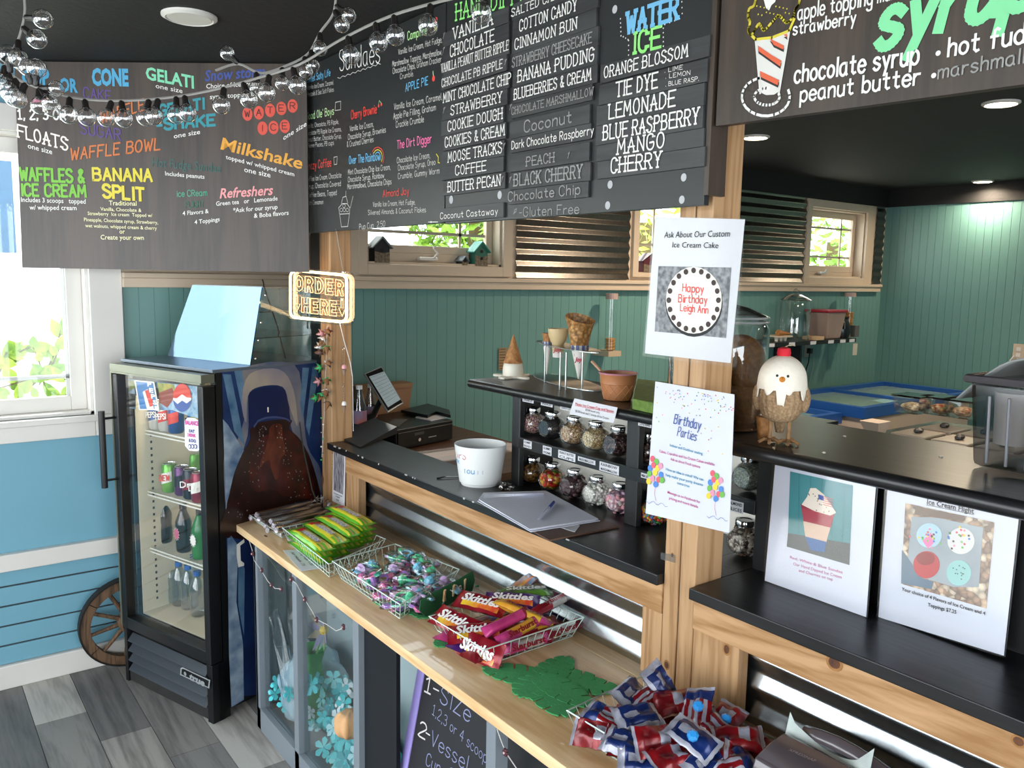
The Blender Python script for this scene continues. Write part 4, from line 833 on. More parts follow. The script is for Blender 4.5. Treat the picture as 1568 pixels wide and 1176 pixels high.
lo = bpy.data.objects.new('cooler_lamp', L_); COL.objects.link(lo); lo.matrix_world = CM @ Matrix.Translation((.29, .12, 1.28))
# pictures behind the door glass
pcard = lambda dep: Board(lambda x, y: HIT(x, y, O_ + v_ * dep, v_), (0, 0, 1), -v_, (160, 540), 3.92)
PB = ink('3f7fb8', 'splash_blue'); PBL = mat('splash_pale', 'b9cfd8', .5, var=.5, sc=40, h2='4f88ae'); YW = mat('splash_yellow', 'b8a83c', .5, h2='5e7f3a', sc=30); WH_ = ink('eeeadf'); RD = ink('d8402f'); NV = ink('27529c'); DK = ink('20262c')
hd = cb_('header_picture', DK, (.036, .549, .057, .06, 1.2, 1.28))
B = pcard(.055); B.poly(PBL, [(88, 152), (580, 205), (580, 400), (480, 370), (410, 345), (330, 345), (330, 215), (180, 190), (190, 340), (90, 320)]); B.poly(YW, [(100, 160), (180, 170), (190, 210), (110, 250)], .002); B.poly(YW, [(320, 180), (420, 190), (430, 240), (330, 240)], .002); B.poly(ink('8a3a2a'), [(330, 240), (410, 210), (430, 260), (380, 330), (335, 300)], .003)
B.poly(DK, [(105, 235), (190, 250), (190, 330), (105, 320)], .002)
import itertools
def globe(B, cx, cy, rx, ry, off):
    P = [(cx + rx * cos(a), cy + ry * sin(a)) for a in [2 * pi * k / 24 for k in range(24)]]; B.poly(WH_, P, off)
    top = [(cx + rx * cos(a), cy + ry * sin(a)) for a in [pi + pi * k / 12 for k in range(13)]]; B.poly(RD, top + [(cx + rx * .5, cy - ry * .02), (cx, cy - ry * .25), (cx - rx * .6, cy + ry * .05)], off + .0006)
    bot = [(cx + rx * cos(a), cy + ry * sin(a)) for a in [.15 + (pi - .3) * k / 12 for k in range(13)]]; B.poly(NV, bot + [(cx - rx * .5, cy + ry * .45), (cx, cy + ry * .2), (cx + rx * .5, cy + ry * .4)], off + .0006)
globe(B, 472, 270, 55, 85, .004); B.done(hd, 'print')
tg = cb_('hanging_card', DK, (.1, .12, .047, .049, 1.24, 1.28)); tg['label'] = 'blue hanging card with sideways lettering'
B = pcard(.045); B.poly(WH_, [(180, 165), (300, 175), (330, 345), (208, 345)]); B.poly(PB, [(190, 172), (293, 182), (320, 338), (216, 338)], .0016); B.poly(WH_, [(232, 235), (262, 218), (285, 260), (300, 338), (258, 338)], .0022); B.poly(RD, [(246, 228), (268, 222), (288, 270), (296, 318), (276, 325), (262, 280)], .0028)
for k, c in enumerate('PEPSI'): B.t(WH_, c, 262 + k * 11, 200 + k * 36, 288 + k * 11, 205 + k * 36, 26, kind='f', bold=.05, off=.0035)
B.done(tg, 'print')
st = cb_('door_sticker', DK, (.45, .5, .0065, .0072, 1.08, 1.16)); st['label'] = 'white rounded sticker with pink and navy words'
B = Board(lambda x, y: HIT(x, y, O_ + v_ * .005, v_), (0, 0, 1), -v_, (160, 540), 3.92); B.poly(ink('d8d6e8'), [(482, 410), (500, 390), (545, 393), (578, 415), (580, 575), (560, 592), (510, 588), (485, 560)])
MG = ink('d03a8a'); NVY = ink('2a2f6a')
B.t(MG, 'BALANCE', 488, 430, 570, 438, 26, kind='f', bold=.03, off=.003); B.t(NVY, 'EAT', 512, 478, 545, 482, 20, kind='f', bold=.02, off=.003); B.t(MG, 'DRINK', 502, 502, 552, 508, 20, kind='f', bold=.03, off=.003); B.t(NVY, '& DO', 510, 534, 552, 540, 20, kind='f', bold=.03, off=.003)
for k in range(3): B.disc(NVY, 516 + 17 * k, 562, 14, .003); B.disc(WH_, 516 + 17 * k, 562, 9, .0036)
B.done(st, 'print')
# cans and bottles
def can(name, lab, cat, x, y, z, body, band, r_=.031, h=.12, group=None, word=None):
    p = CM @ V((x, y, z)); t = thing(name, lab, cat, p, group=group); c = V(p)
    MB().lathe([(r_ * .8, 0), (r_, .008), (r_, h * .88), (r_ * .84, h * .98)], c, 18).build('body', body, t, smooth=True)
    MB().lathe([(r_ * .84, h * .975), (r_ * .86, h), (r_ * .8, h), (r_ * .78, h * .97)], c, 18).build('lid', CHR, t, smooth=True)
    b = MB(); a0 = math.atan2(-v_.y, -v_.x) + .35; R2 = r_ + .0006
    pts = [(a0 - .9 + 1.8 * k / 8) for k in range(9)]; zl_, zh = h * .34, h * .7
    b.add([c + V((R2 * cos(a), R2 * sin(a), zl_ + (k - 4) * .002)) for k, a in enumerate(pts)] + [c + V((R2 * cos(a), R2 * sin(a), zh + (k - 4) * .002)) for k, a in enumerate(pts)], [(k, k + 1, k + 10, k + 9) for k in range(8)]).build('label_band', band, t, smooth=True)
    if word:
        q = MB(); n = V((cos(a0), sin(a0), 0)); e = V((0, 0, 1)).cross(n); letter(q, word, c + n * (r_ + .001) - e * r_ * .75 + V((0, 0, h * .42)), c + n * (r_ + .001) + e * r_ * .75 + V((0, 0, h * .46)), (0, 0, 1), h * .18, n, bold=1.6); q.build('lettering', WH_ if word != 'DEW' else RD, t)
PEPB = mat('blue_can', '24508f', .3, .4, var=.1); PEPS = mat('silver_cream_can', 'd5d2c6', .3, .3); DEW = mat('green_can', '4f9a3a', .3, .4, h2='8cc152', sc=20); DRP = mat('purple_can', '5a2a5f', .3, .4, var=.2); DRR = mat('maroon_can', '8a1f38', .3, .4, var=.2); BLKC = mat('black_can', '1d1a20', .3, .3)
def lx(px, py, dep): # local x at depth for a photograph point
    h_ = CM.inverted() @ HIT(px, py, O_ + v_ * dep, v_); return h_.x, h_.z
for k, (px, lab, b_, bn, w__) in enumerate(((240, 'cream and blue cola can on the top cooler shelf, left', PEPS, PEPB, 'PEPSI'), (255, 'silver cola can beside the cream can on the top shelf', PEPS, RD, 'PEPSI'), (270, 'dark blue cola can under the header picture', PEPB, RD, None), (300, 'yellow and blue can behind the door sticker', PEPB, YW, None))):
    x_, z_ = lx(px, 655, .14); can('drink_can', lab, 'can', x_, .14, 1.0525, b_, bn, word=w__, group='cans in the cooler')
for px, dep, lab, b_, bn, w__ in ((242, .24, 'green soda can at the left end of the middle shelf', DEW, WH_, None), (260, .15, 'large green soda can with red and white word on the middle shelf', DEW, WH_, 'DEW'), (268, .33, 'green can behind the front green can', DEW, DEW, None), (285, .33, 'second green can in the row behind', DEW, DEW, None), (300, .33, 'third green can in the row behind', DEW, DEW, None),
        (279, .15, 'purple can with crimson top on the middle shelf', DRP, BLKC, None), (292, .14, 'black and red can between the purple and maroon cans', BLKC, DRR, 'Dr'), (305, .13, 'maroon can at the right end of the middle shelf', DRR, WH_, 'Dr')):
    x_, z_ = lx(px, 740, dep); can('drink_can', lab, 'can', x_, dep, .7955, b_, bn, word=w__, group='cans in the cooler')
DKB = glass('dark_bottle_plastic', '16343a', .9, refl=2.0); WTR = glass('water_bottle_plastic', 'b9d4e6', .5, refl=4.0); BCAP = mat('blue_cap', '2b66b0', .4); GBT = mat('green_bottle', '2e8a3a', .25, trans=.3)
def bottle(lab, px, dep, z, body, cap, r_=.033, h=.2, lab_m=None):
    x_, _ = lx(px, 800 if z > .5 else 940, dep); p = CM @ V((x_, dep, z)); t = thing('drink_bottle', lab, 'bottle', p, group='bottles in the cooler')
    MB().lathe([(r_ * .9, 0), (r_, .01), (r_, h * .3), (r_ * .94, h * .4), (r_, h * .5), (r_, h * .62), (r_ * .45, h * .86), (r_ * .38, h * .9)], p, 16).build('body', body, t, smooth=True, ang=80)
    MB().lathe([(r_ * .45, h * .9), (r_ * .45, h)], p, 12).build('cap', cap, t)
    if lab_m:
        n = -v_; e = V((0, 0, 1)).cross(n); c = p + n * (r_ + .001) + V((0, 0, h * .4)); q = MB()
        q.add([c + e * .017 * cos(a) + V((0, 0, .022)) * sin(a) for a in [2 * pi * k / 14 for k in range(14)]], [list(range(14))]); q.build('label', lab_m, t)
        q = MB()
        for k in range(12): a = 2 * pi * k / 12; q.add([c + n * .0005 + e * (.019 * cos(a) + dx) + V((0, 0, .025 * sin(a) + dz)) for dx, dz in ((-.002, -.002), (.002, -.002), (.002, .002), (-.002, .002))], [(0, 1, 2, 3)])
        q.build('label_dots', WH_, t)
PKL = ink('c2607a'); 
for px, dep, lab, lm in ((232, .3, 'dark bottle with a yellow badge at the back of the lower shelf', YW), (251, .18, 'dark bottle with pink round badge, left of the pair', PKL), (281, .16, 'dark bottle with pink round badge, right of the pair', PKL)): bottle(lab, px, dep, .5525, DKB, IRON, lab_m=lm)
bottle('bright green soda bottle at the right of the lower shelf', 306, .15, .5525, GBT, IRON, lab_m=WH_)
for k, (px, dep, w__) in enumerate(((262, .2, 'leftmost'), (276, .2, 'second'), (290, .2, 'third'), (304, .18, 'rightmost'), (270, .3, 'back left'), (298, .3, 'back right'))): bottle('clear water bottle with blue cap on the cooler floor, ' + w__ + ' of six', px, dep, .2815, WTR, BCAP, h=.19)
# side picture of a cola bottle
sp = cb_('side_picture', NV, (CWd, CWd + .0004, .08, .56, .06, 1.3)); sp['label'] = 'cola bottle picture on navy ground'
catp = lambda P: catmull(P + [P[0]])[:-1]
B = Board(lambda x, y: HIT(x, y, Fc, -u_), (0, 0, 1), -u_, (320, 540), 3.92)
NVD = mat('print_navy', '0f1f45', .35, h2='1c3766', sc=6, var=.4); GLOW = mat('print_glow', '7d7a7c', .35, h2='45506c', sc=5); GLW2 = mat('print_glow_core', 'a39784', .35, h2='757284', sc=5); ICE = mat('print_ice', '5f7f9a', .35, h2='2f5577', sc=14)
CAPN = mat('print_cap', '121d47', .3, var=.2); COLA = mat('print_cola', '120908', .3, h2='2a100e', sc=22, det=6); COLR = mat('print_cola_red', '4c160e', .3, h2='1d0c0a', sc=18, det=8); AMB = mat('print_amber', '6e3218', .3, h2='32120b', sc=24, det=8, stretch=(1, 1, .4)); FROST = mat('print_frost', '9fb0bd', .4, h2='35557a', sc=12, det=8)
B.poly(NVD, [(77, 110), (700, 55), (700, 2000), (140, 2070), (128, 1900), (100, 1000)], .0008)
B.poly(GLOW, catp([(205, 95), (510, 70), (560, 330), (590, 560), (668, 700), (680, 860), (640, 760), (560, 600), (490, 440), (470, 200), (380, 190), (250, 230), (230, 500), (110, 830), (96, 900), (90, 600), (150, 560), (205, 420), (225, 250)]), .0012)
B.poly(GLW2, catp([(240, 130), (420, 100), (505, 220), (530, 440), (480, 320), (440, 205), (300, 205), (232, 260), (222, 420), (195, 300)]), .0016)
for q in ([(82, 130), (130, 130), (215, 560), (150, 470)], [(150, 110), (195, 105), (222, 260), (215, 420)], [(560, 90), (600, 90), (560, 420), (545, 300)], [(620, 85), (660, 80), (600, 500), (580, 440)]): B.poly(ICE, q, .0014)
B.poly(FROST, [(82, 400), (110, 430), (210, 590), (170, 690), (130, 800), (100, 960), (92, 700)], .0018)
B.poly(COLA, catp([(262, 430), (485, 400), (480, 455), (545, 520), (602, 625), (642, 745), (668, 862), (675, 1000), (690, 1100), (105, 1110), (103, 930), (120, 850), (150, 722), (200, 602), (245, 520)]), .002)
B.poly(COLR, catp([(300, 520), (480, 470), (560, 600), (620, 760), (650, 900), (600, 880), (450, 860), (380, 820), (270, 830), (240, 700)]), .0024)
B.poly(AMB, catp([(368, 440), (432, 430), (440, 500), (455, 600), (425, 640), (415, 740), (395, 760), (372, 700), (355, 640), (300, 690), (330, 590), (352, 520)]), .0028)
B.poly(CAPN, [(232, 262), (242, 235), (300, 213), (380, 207), (440, 218), (462, 250), (476, 330), (486, 405), (462, 388), (400, 376), (340, 380), (290, 400), (262, 440), (236, 470)], .0034)
B.poly(ink('36426e', 'print_cap_edge'), [(262, 440), (290, 402), (340, 384), (400, 380), (462, 392), (486, 408), (484, 418), (460, 402), (400, 392), (340, 396), (292, 414), (268, 452)], .004)
B.poly(WH_, [(346, 328), (354, 326), (355, 356), (347, 358)], .004)
rn = random.Random(8); DRP_ = mat('print_droplet', '8f8480', .2, var=.3, sc=40)
for k in range(130):
    y_ = rn.uniform(440, 1000); hw = 60 + (y_ - 430) * .42; x_ = 370 + rn.choice((-1, 1)) * hw * rn.uniform(.35, .97) * 1.0 + (y_ - 430) * .02; B.disc(DRP_, x_, y_, rn.uniform(1.5, 5), .0045, n=6)
BB = Board(lambda x, y: HIT(x, y, Fc, -u_), (0, 0, 1), -u_, (160, 820), 3.92)
BB.poly(FROST, [(736, 20), (760, 0), (800, 60), (790, 400), (830, 650), (835, 985), (760, 1030), (745, 700)], .002); BB.poly(ICE, [(800, 100), (840, 200), (835, 600), (800, 420)], .0024)
BB.poly(WH_, [(790, 55), (835, 20), (838, 40), (812, 60), (815, 150), (836, 165), (835, 180), (800, 190), (790, 120)], .003)
B.done(sp, 'print'); BB.done(sp, 'print')

# clear bakery case on top of the cooler
zc = 1.3475
c0, c1 = AZ(258, 545, zc), AZ(384, 559, zc); vv = v_ * .38
bk = thing('bakery_case', 'clear acrylic bakery case standing on the drinks cooler', 'display case', (c0 + c1) / 2)
tR = HIT(402, 440, c1 + v_ * .025, v_); tL = HIT(296, 441, c0 + v_ * .025, v_); tL.z = tR.z; ht = tR.z
bR, bL = c1 + vv, c0 + vv; bRt = V((bR.x, bR.y, ht)); bLt = V((bL.x, bL.y, ht))
def sheet(name, pts, m, th=.004):
    a, b_, c = [V(p) for p in pts[:3]]; n = (b_ - a).cross(c - a).normalized(); return MB().prism(pts, n * th).build(name, m, bk)
MIR = mat('sky_tinted_mirror_front', '61798f', .05, 1, var=.05, sc=3)  # mirror panel; the blue of the reflected sky is tinted into its colour
fr = sheet('front_panel', [c0, c1, tR, tL], MIR)
sheet('side_panel', [c1, bR, bRt, tR], ACR); sheet('side_panel', [c0, tL, bLt, bL], ACR); sheet('back_panel', [bL, bR, bRt, bLt], ACR); sheet('top_panel', [tL, tR, bRt, bLt], ACR)
for z_ in (.1, .2):
    f_ = z_ / (ht - zc); a = c0.lerp(tL, f_) + v_ * .01; b_ = c1.lerp(tR, f_) + v_ * .01; sheet('shelf', [a, b_, V((bR.x, bR.y, a.z)), V((bL.x, bL.y, a.z))], ACR)
b = MB()
for q in ((402, 482), (401, 489), (401, 536), (386, 552)):
    pass
for f_ in (.08, .32, .55, .9):
    for p in (c1.lerp(tR, f_) + v_ * .015,): MB().ball(p - u_ * .002, .005, 8, 5).build('clip', CHR, bk)
for p in (bRt, bR + V((0, 0, .05))): MB().ball(p, .006, 8, 5).build('clip', CHR, bk)
for q in (.12, .16): MB().tube([bR.lerp(bL, q) + V((0, 0, .12)) - v_ * .02, bR.lerp(bL, q) + V((0, 0, .2)) - v_ * .02], .004, 6).build('door_handle', CHR, bk)
# black cable hanging down beside the cooler
cbl = MB().tube([AX(a, b_, 1.3) for a, b_ in ((402, 428), (408, 450), (425, 500), (440, 560), (455, 620), (465, 690), (478, 750), (488, 775))], .0028, 6).build('power_cable', mat('dark_green_cable', '232b26', .5)); tag(cbl, 'thin dark cable hanging past the side of the drinks cooler', 'cable')

# ================================================================ wagon wheel leaning by the cooler
wc = V((.745, 3.69, .2)); R0 = .2
wt = thing('wagon_wheel', 'old wooden wagon wheel with iron tyre leaning behind the cooler', 'wheel', (wc.x, wc.y, 0)); OLDW = wood('weathered_wheel_wood', '6b5038', '3f2e20', 2, 2, .7); RUST = mat('dark_iron_tyre', '2b2724', .6, .5, sc=30)
ay = V((0, 1, .06)).normalized(); ex = V((1, 0, 0)); ez = ex.cross(ay).normalized()
def ring(r0, r1, d0, d1, a0=0, a1=2 * pi, n=40):
    b = MB(); full = abs(a1 - a0 - 2 * pi) < 1e-6; N = n + (0 if full else 1); vs = []
    for k in range(N):
        a = a0 + (a1 - a0) * k / n; e = ex * cos(a) + ez * sin(a)
        vs += [wc + e * r0 + ay * d0, wc + e * r1 + ay * d0, wc + e * r1 + ay * d1, wc + e * r0 + ay * d1]
    fs = []
    for k in range(n if full else n): j = ((k + 1) % N) * 4; i = k * 4; fs += [(i, i + 1, j + 1, j), (i + 1, i + 2, j + 2, j + 1), (i + 2, i + 3, j + 3, j + 2), (i + 3, i, j, j + 3)]
    if not full: fs += [(0, 3, 2, 1), (n * 4, n * 4 + 1, n * 4 + 2, n * 4 + 3)]
    return b.add(vs, fs)
ring(.193, .2, -.018, .018, n=48).build('tyre', RUST, wt)
for k in range(5): ring(.155, .193, -.015, .015, 2 * pi * k / 5 + .01, 2 * pi * (k + 1) / 5 - .01, 10).build('felloe', OLDW, wt)
for k in range(10): a = 2 * pi * k / 10 + .2; e = ex * cos(a) + ez * sin(a); MB().tube([wc + e * .04, wc + e * .1, wc + e * .158], [.011, .009, .0085], 8).build('spoke', OLDW, wt, smooth=True)
MB().lathe([(.025, -.05), (.035, -.04), (.048, -.02), (.048, .02), (.035, .03)], wc, 20, ax=ay).build('hub', OLDW, wt, smooth=True); MB().lathe([(.03, -.052), (.036, -.052), (.036, -.04), (.03, -.04)], wc, 20, ax=ay).build('hub_band', RUST, wt)
# ================================================================ candy baskets on the pine counter
ZT = .75
WIRE = mat('white_green_wire', 'cfe0d8', .3, .3, var=.05)
def basket(lab, c4, h=.055, ins=.022, step=.027):
    """c4: four rim corners (x, y); wires run from the rim to a smaller base"""
    c4 = [V((x, y, ZT + h)) for x, y in c4]; m = sum(c4, V()) / 4; t = thing('wire_basket', lab, 'basket', (m.x, m.y, ZT), group='wire candy baskets')
    lo = [c + (V((m.x, m.y, c.z)) - c).normalized() * ins * 1.3 for c in c4]; lo = [V((p.x, p.y, ZT + .003)) for p in lo]
    MB().tube(c4, .0019, 6, closed=True).build('rim', WIRE, t, smooth=True)
    b = MB(); b.tube(lo, .0014, 5, closed=True); mid = [a.lerp(q, .72) for a, q in zip(c4, lo)]; b.tube(mid, .0011, 5, closed=True)
    for i in range(4):
        a, q, la, lq = c4[i], c4[(i + 1) % 4], lo[i], lo[(i + 1) % 4]; n = max(2, round((q - a).length / step))
        for k in range(n):
            f_ = k / n; b.tube([a.lerp(q, f_), la.lerp(lq, f_) + V((0, 0, .002)), la.lerp(lq, f_).lerp(m - V((0, 0, h - .003)), .08)], .0010, 4)
    for i in (0, 1):
        a, q, la, lq = lo[i], lo[i + 1], lo[(i + 3) % 4], lo[(i + 2) % 4]; n = max(2, round((q - a).length / .03))
        for k in range(1, n): b.tube([a.lerp(q, k / n), la.lerp(lq, k / n)], .0009, 4)
    b.build('wire_mesh', WIRE, t); return t
def zmat(z): return z
CAND = {}
def foil(name, h, h2=None, rough=.22): return mat('foil_' + name, h, rough + .08, .2, h2=h2, sc=30, var=.1, bump=.25, coat=.15)
def pack(name, lab, cat, c, ax, up, Ls, Wd, Th, mats, zone, group, text=None, tm=None, seed=0, crimp=.07, nu=18, nv=8, wr=.18, tpos=(-.3, .3), th_=.4, twist=0):
    """printed pillow wrapper: long axis ax, face normal up"""
    ax = V(ax).normalized(); up = V(up); up = (up - ax * up.dot(ax)).normalized(); sd = up.cross(ax); c = V(c); r2 = random.Random(seed); ph = [r2.uniform(0, 6.3) for _ in range(6)]
    M_ = Matrix(((ax.x, sd.x, up.x, c.x), (ax.y, sd.y, up.y, c.y), (ax.z, sd.z, up.z, c.z), (0, 0, 0, 1)))
    t = thing(name, lab, cat, mw=M_, group=group); b = MB()
    def hgt(u, v):
        e = max(0, abs(u) * 2 - (1 - crimp * 2)) / (crimp * 2); body = max(0, 1 - (abs(u) * 2 / (1 - crimp * 2)) ** 4) ** .5 if abs(u) * 2 < 1 - crimp * 2 else 0
        return Th / 2 * body * max(0, 1 - abs(2 * v) ** 3) ** .5 + .0006
    vs = []; fs = []; mi = []
    for s_ in (1, -1):
        o0 = len(vs)
        for i in range(nu + 1):
            for j in range(nv + 1):
                u = i / nu - .5; v = j / nv - .5; wz = wr * Th * .5 * (sin(17 * u + ph[0] + 5 * v) * .5 + sin(31 * u + ph[1] - 9 * v) * .3 + sin(12 * v + ph[2])) * (1 if abs(u) < .5 - crimp else .25)
                tw = twist * u; y_ = v * Wd * (1 - .06 * (1 - (2 * u) ** 2)); z_ = s_ * hgt(u, v) + wz
                vs.append(V((u * Ls + (.0012 if (j % 2) and abs(u) == .5 else 0), y_ * cos(tw) - z_ * sin(tw), y_ * sin(tw) + z_ * cos(tw))))
        for i in range(nu):
            for j in range(nv):
                q = (o0 + i * (nv + 1) + j, o0 + (i + 1) * (nv + 1) + j, o0 + (i + 1) * (nv + 1) + j + 1, o0 + i * (nv + 1) + j + 1)
                fs.append(q if s_ > 0 else q[::-1]); mi.append(zone((i + .5) / nu - .5, (j + .5) / nv - .5, s_))
    b.v = vs; b.f = [list(q) for q in fs]; b.mi = mi; b.build('wrapper', mats, t, smooth=True, ang=70, local=True)
    if text:
        q = MB(); letter(q, text, V((tpos[0] * Ls, -Wd * th_ * .45, Th * .5 + .0018)), V((tpos[1] * Ls, -Wd * th_ * .45, Th * .5 + .0018)), (0, 1, 0), Wd * th_, (0, 0, 1), kind='f', bold=.035, shear=.15); q.build('lettering', tm, t, local=True)
    return t
# --- basket of clear-wrapped chocolate rods
basket('low wire basket under the clear-wrapped chocolate rods', ((1.05, 3.03), (1.06, 2.76), (1.33, 2.78), (1.31, 3.03)), h=.03)
CHO = mat('dark_chocolate_rod', '3a2320', .5, var=.3, sc=60); CEL = glass('cellophane', 'e6dfe4', .12, refl=7, rough=.12); CEE = mat('cellophane_end', 'd9d4dc', .15, .2, h2='8f8890', sc=60, bump=.5)
for k in range(10):
    y_ = 3.02 - .029 * k; z_ = ZT + .022 + (.016 if k % 2 else 0) + .004 * sin(k * 3); x0 = 1.055 + .012 * (k % 3); a = V((x0, y_, z_)); q = V((x0 + .235 + .015 * sin(k * 5), y_ + .012, z_ + .012))
    t = thing('chocolate_rod', ('cellophane wrapped chocolate rod, number %s from the cooler end' % ('one two three four five six seven eight nine ten'.split()[k])), 'candy', a, group='chocolate rods in cellophane')
    MB().tube([a, q], .007, 7).build('rod', CHO, t, smooth=True); MB().tube([a - V((.004, 0, 0)), a.lerp(q, .5), q], [.0125, .0115, .0105], 8).build('cellophane_sleeve', CEL, t, smooth=True)
    crumple(MB(), a - V((.004, 0, 0)), (.008, .011, .011), 6, 8, .3, k).build('folded_end', CEE, t)
    if k in (1, 3, 4, 6, 8):
        b = MB(); n_ = 9; tip = q + V((.012, .002, .004)); r_ = .012 + .008 * (k in (3, 4, 8)); dd = V((.6, .1, .8)) if k in (3, 4, 8) else V((1, .1, .3)); dd.normalize(); e1 = dd.orthogonal().normalized(); e2 = dd.cross(e1)
        b.add([q] + [q + dd * (.03 + .008 * (i % 2)) + (e1 * cos(2 * pi * i / n_) + e2 * sin(2 * pi * i / n_)) * r_ * (1 if i % 2 else .6) for i in range(n_)], [(0, 1 + i, 1 + (i + 1) % n_) for i in range(n_)]).build('tied_flare', CEL, t)
# --- basket of green and yellow taffy packs
basket('wire basket full of green and yellow taffy packs', ((1.063, 2.736), (1.041, 2.30), (1.303, 2.42), (1.271, 2.751)))
AG = foil('lime', '63b52c'); AY_ = foil('yellow', 'e8df3c'); AR = foil('red', 'cf2030'); AW = ink('dcdce6'); AS = foil('stripe', 'd8a85c', '9fc05a'); AGR = foil('grey', '9a93a0')
def zair(u, v, s):
    if s < 0 or abs(u) > .44: return 0
    if abs(v) > .42: return 0
    if u < -.27: return 2 if v > -.3 else 1
    if abs(v) > .28: return 1
    if u > .3: return 3 if (v * 10) % 2 > 1 else 0
    return 4 if abs(v) < .18 and u < .2 else (3 if v > 0 else 1)
k = 0
for i, (xc, yc, zt_, yaw) in enumerate(((1.088, 2.545, .81, .03), (1.148, 2.565, .818, .02), (1.208, 2.585, .828, .05), (1.262, 2.605, .85, .1))):
    for j in range(3 if i < 3 else 4):
        z_ = zt_ - .0205 * j; k += 1
        if z_ < ZT + .012: continue
        pack('taffy_pack', 'green and yellow taffy pack, layer %s of the %s stack' % (('top', 'second', 'third', 'bottom')[j], ('front', 'second', 'third', 'rearmost')[i]), 'candy', (xc, yc, z_), (sin(yaw) * .6, -1, -.03), (-.04, 0, 1), .262, .062, .02, [AG, AY_, AR, AS, AGR], zair, 'taffy packs in the basket', 'AIRHEADS' if j == 0 else None, AW, seed=k, tpos=(-.42, -.26) if False else (-.2, .22), th_=.34)
# --- basket of pastel ring candies
basket('wire basket of pastel plastic ring candies', ((1.061, 2.318), (1.066, 1.896), (1.349, 2.034), (1.305, 2.357)))
PAS = [mat('pastel_' + n, c, .25, var=.12, sc=40, coat=.4) for n, c in (('purple', 'b682dc'), ('sky', '82d4f0'), ('pink', 'ff8ac4'), ('green', '5cd09c'), ('teal', '48b89a'), ('lilac', 'd8b8ea'))]
PN = ('purple', 'sky blue', 'pink', 'mint green', 'teal', 'lilac'); WRP = glass('candy_wrapper_film', 'f2f4fa', .04, refl=3, rough=.15)
rn = random.Random(21); rp = {}
for k in range(34):
    a = rn.random(); b_ = rn.random(); p = V((1.1 + .2 * a, 1.965 + .31 * b_ - .03 * (1 - a), ZT + .02 + .022 * (k % 2) + .012 * rn.random())); ci = k % 6
    mw = Matrix.Translation(p) @ Matrix.Rotation(rn.uniform(0, 6.28), 4, 'Z') @ Matrix.Rotation(rn.uniform(-.5, .5), 4, 'X') @ Matrix.Rotation(rn.uniform(-.4, .4), 4, 'Y') @ Matrix.Scale(1.3, 4)
    if ci not in rp:
        t = thing('ring_candy', 'x', 'candy', mw=Matrix(), group='pastel ring candies'); M0 = PAS[ci]
        MB().tube([(-.012 + .013 * cos(q), .013 * sin(q), 0) for q in [2 * pi * i / 14 for i in range(14)]], .0035, 6, closed=True).build('ring_band', M0, t, smooth=True)
        MB().lathe([(.006, 0), (.013, .006), (.015, .012), (.009, .02), (.003, .022)], (.0, 0, 0), 8, ax=(1, 0, 0)).build('candy_gem', M0, t)
        for s_ in (0,): MB().box(-.04, -.024, -.007, .007, -.003, .003).box(.022, .032, -.01, .01, -.002, .002).build('clip', PAS[(ci + 2) % 6], t)
        crumple(MB(), (-.004, 0, 0), (.042, .02, .012), 10, 12, .25, ci).build('wrapper_film', WRP, t, smooth=True, ang=180); rp[ci] = t; t.matrix_world = mw; WM[t] = mw
    else: t = dup(rp[ci], mw)
    rlist = globals().setdefault('RL', {}); rlist.setdefault(ci, []).append((proj(p).x, k, t))
for ci, l_ in RL.items():
    for j, (x_, k_, t_) in enumerate(sorted(l_)): t_['label'] = '%s ring candy in clear film, %s of its colour from the left' % (PN[ci], ('first', 'second', 'third', 'fourth', 'fifth', 'sixth')[j])
# --- basket of fruit chews
basket('wire basket of crimson, purple and yellow fruit candy packs', ((1.09, 1.784), (1.097, 1.54), (1.424, 1.546), (1.405, 1.80)))
FR = foil('crimson', '9c1226', '7a0d1c'); FP = foil('purple', '5a2a80', '48206a'); FG = foil('leafgreen', '5f8f35', '2f3a22'); FPK = foil('magenta', 'd8488e', 'b02f6c'); FY = foil('amber', 'e8b93a', 'd8912f'); FB = foil('tropic', '3f9fd0', 'e8933a'); FW = ink('f0ece8'); FRB = foil('rainbow', 'd84a30', 'e8c93a', .2); FSI = foil('silver', 'c9c5c0', '8f8c88')
def zsk(u, v, s):
    if abs(u) > .44: return 0
    return 1 if (v < -.12 and s > 0 and -.35 < u < .4 and v > -.42) else 0
def zst(u, v, s): return 0 if u < -.1 - .25 * v else (1 if u < .36 else 2)
rn = random.Random(5)
SKP = [((1.228, 1.742, .822), (.55, -1, -.05), (-.35, -.1, 1), [FR, FRB], 'crimson candy pouch with white lettering standing at the back left', 'Skittles'), ((1.30, 1.70, .828), (.8, -.75, 0), (-.2, -.1, 1), [FP, FRB], 'purple candy pouch with white lettering in the middle', 'Skittles'),
       ((1.36, 1.72, .832), (1, -.55, .02), (-.1, .1, 1), [FG, FG], 'green sour candy pouch at the back', 'Skittles'), ((1.135, 1.72, .80), (.3, -1, -.1), (-.5, 0, 1), [FR, FRB], 'crimson candy pouch slipping down at the left corner', 'Skittles'), ((1.15, 1.65, .795), (.9, -.6, .1), (-.3, -.2, 1), [FR, FRB], 'crimson candy pouch lying low at the front left', 'Skittles'),
       ((1.395, 1.775, .83), (.9, .2, .2), (0, .2, 1), [FB, FRB], 'blue tropical candy pouch by the rear rim', None), ((1.125, 1.6, .775), (.2, -1, 0), (-.9, 0, .5), [FR, FRB], 'crimson pouch pressed against the near wires', 'Skittles')]
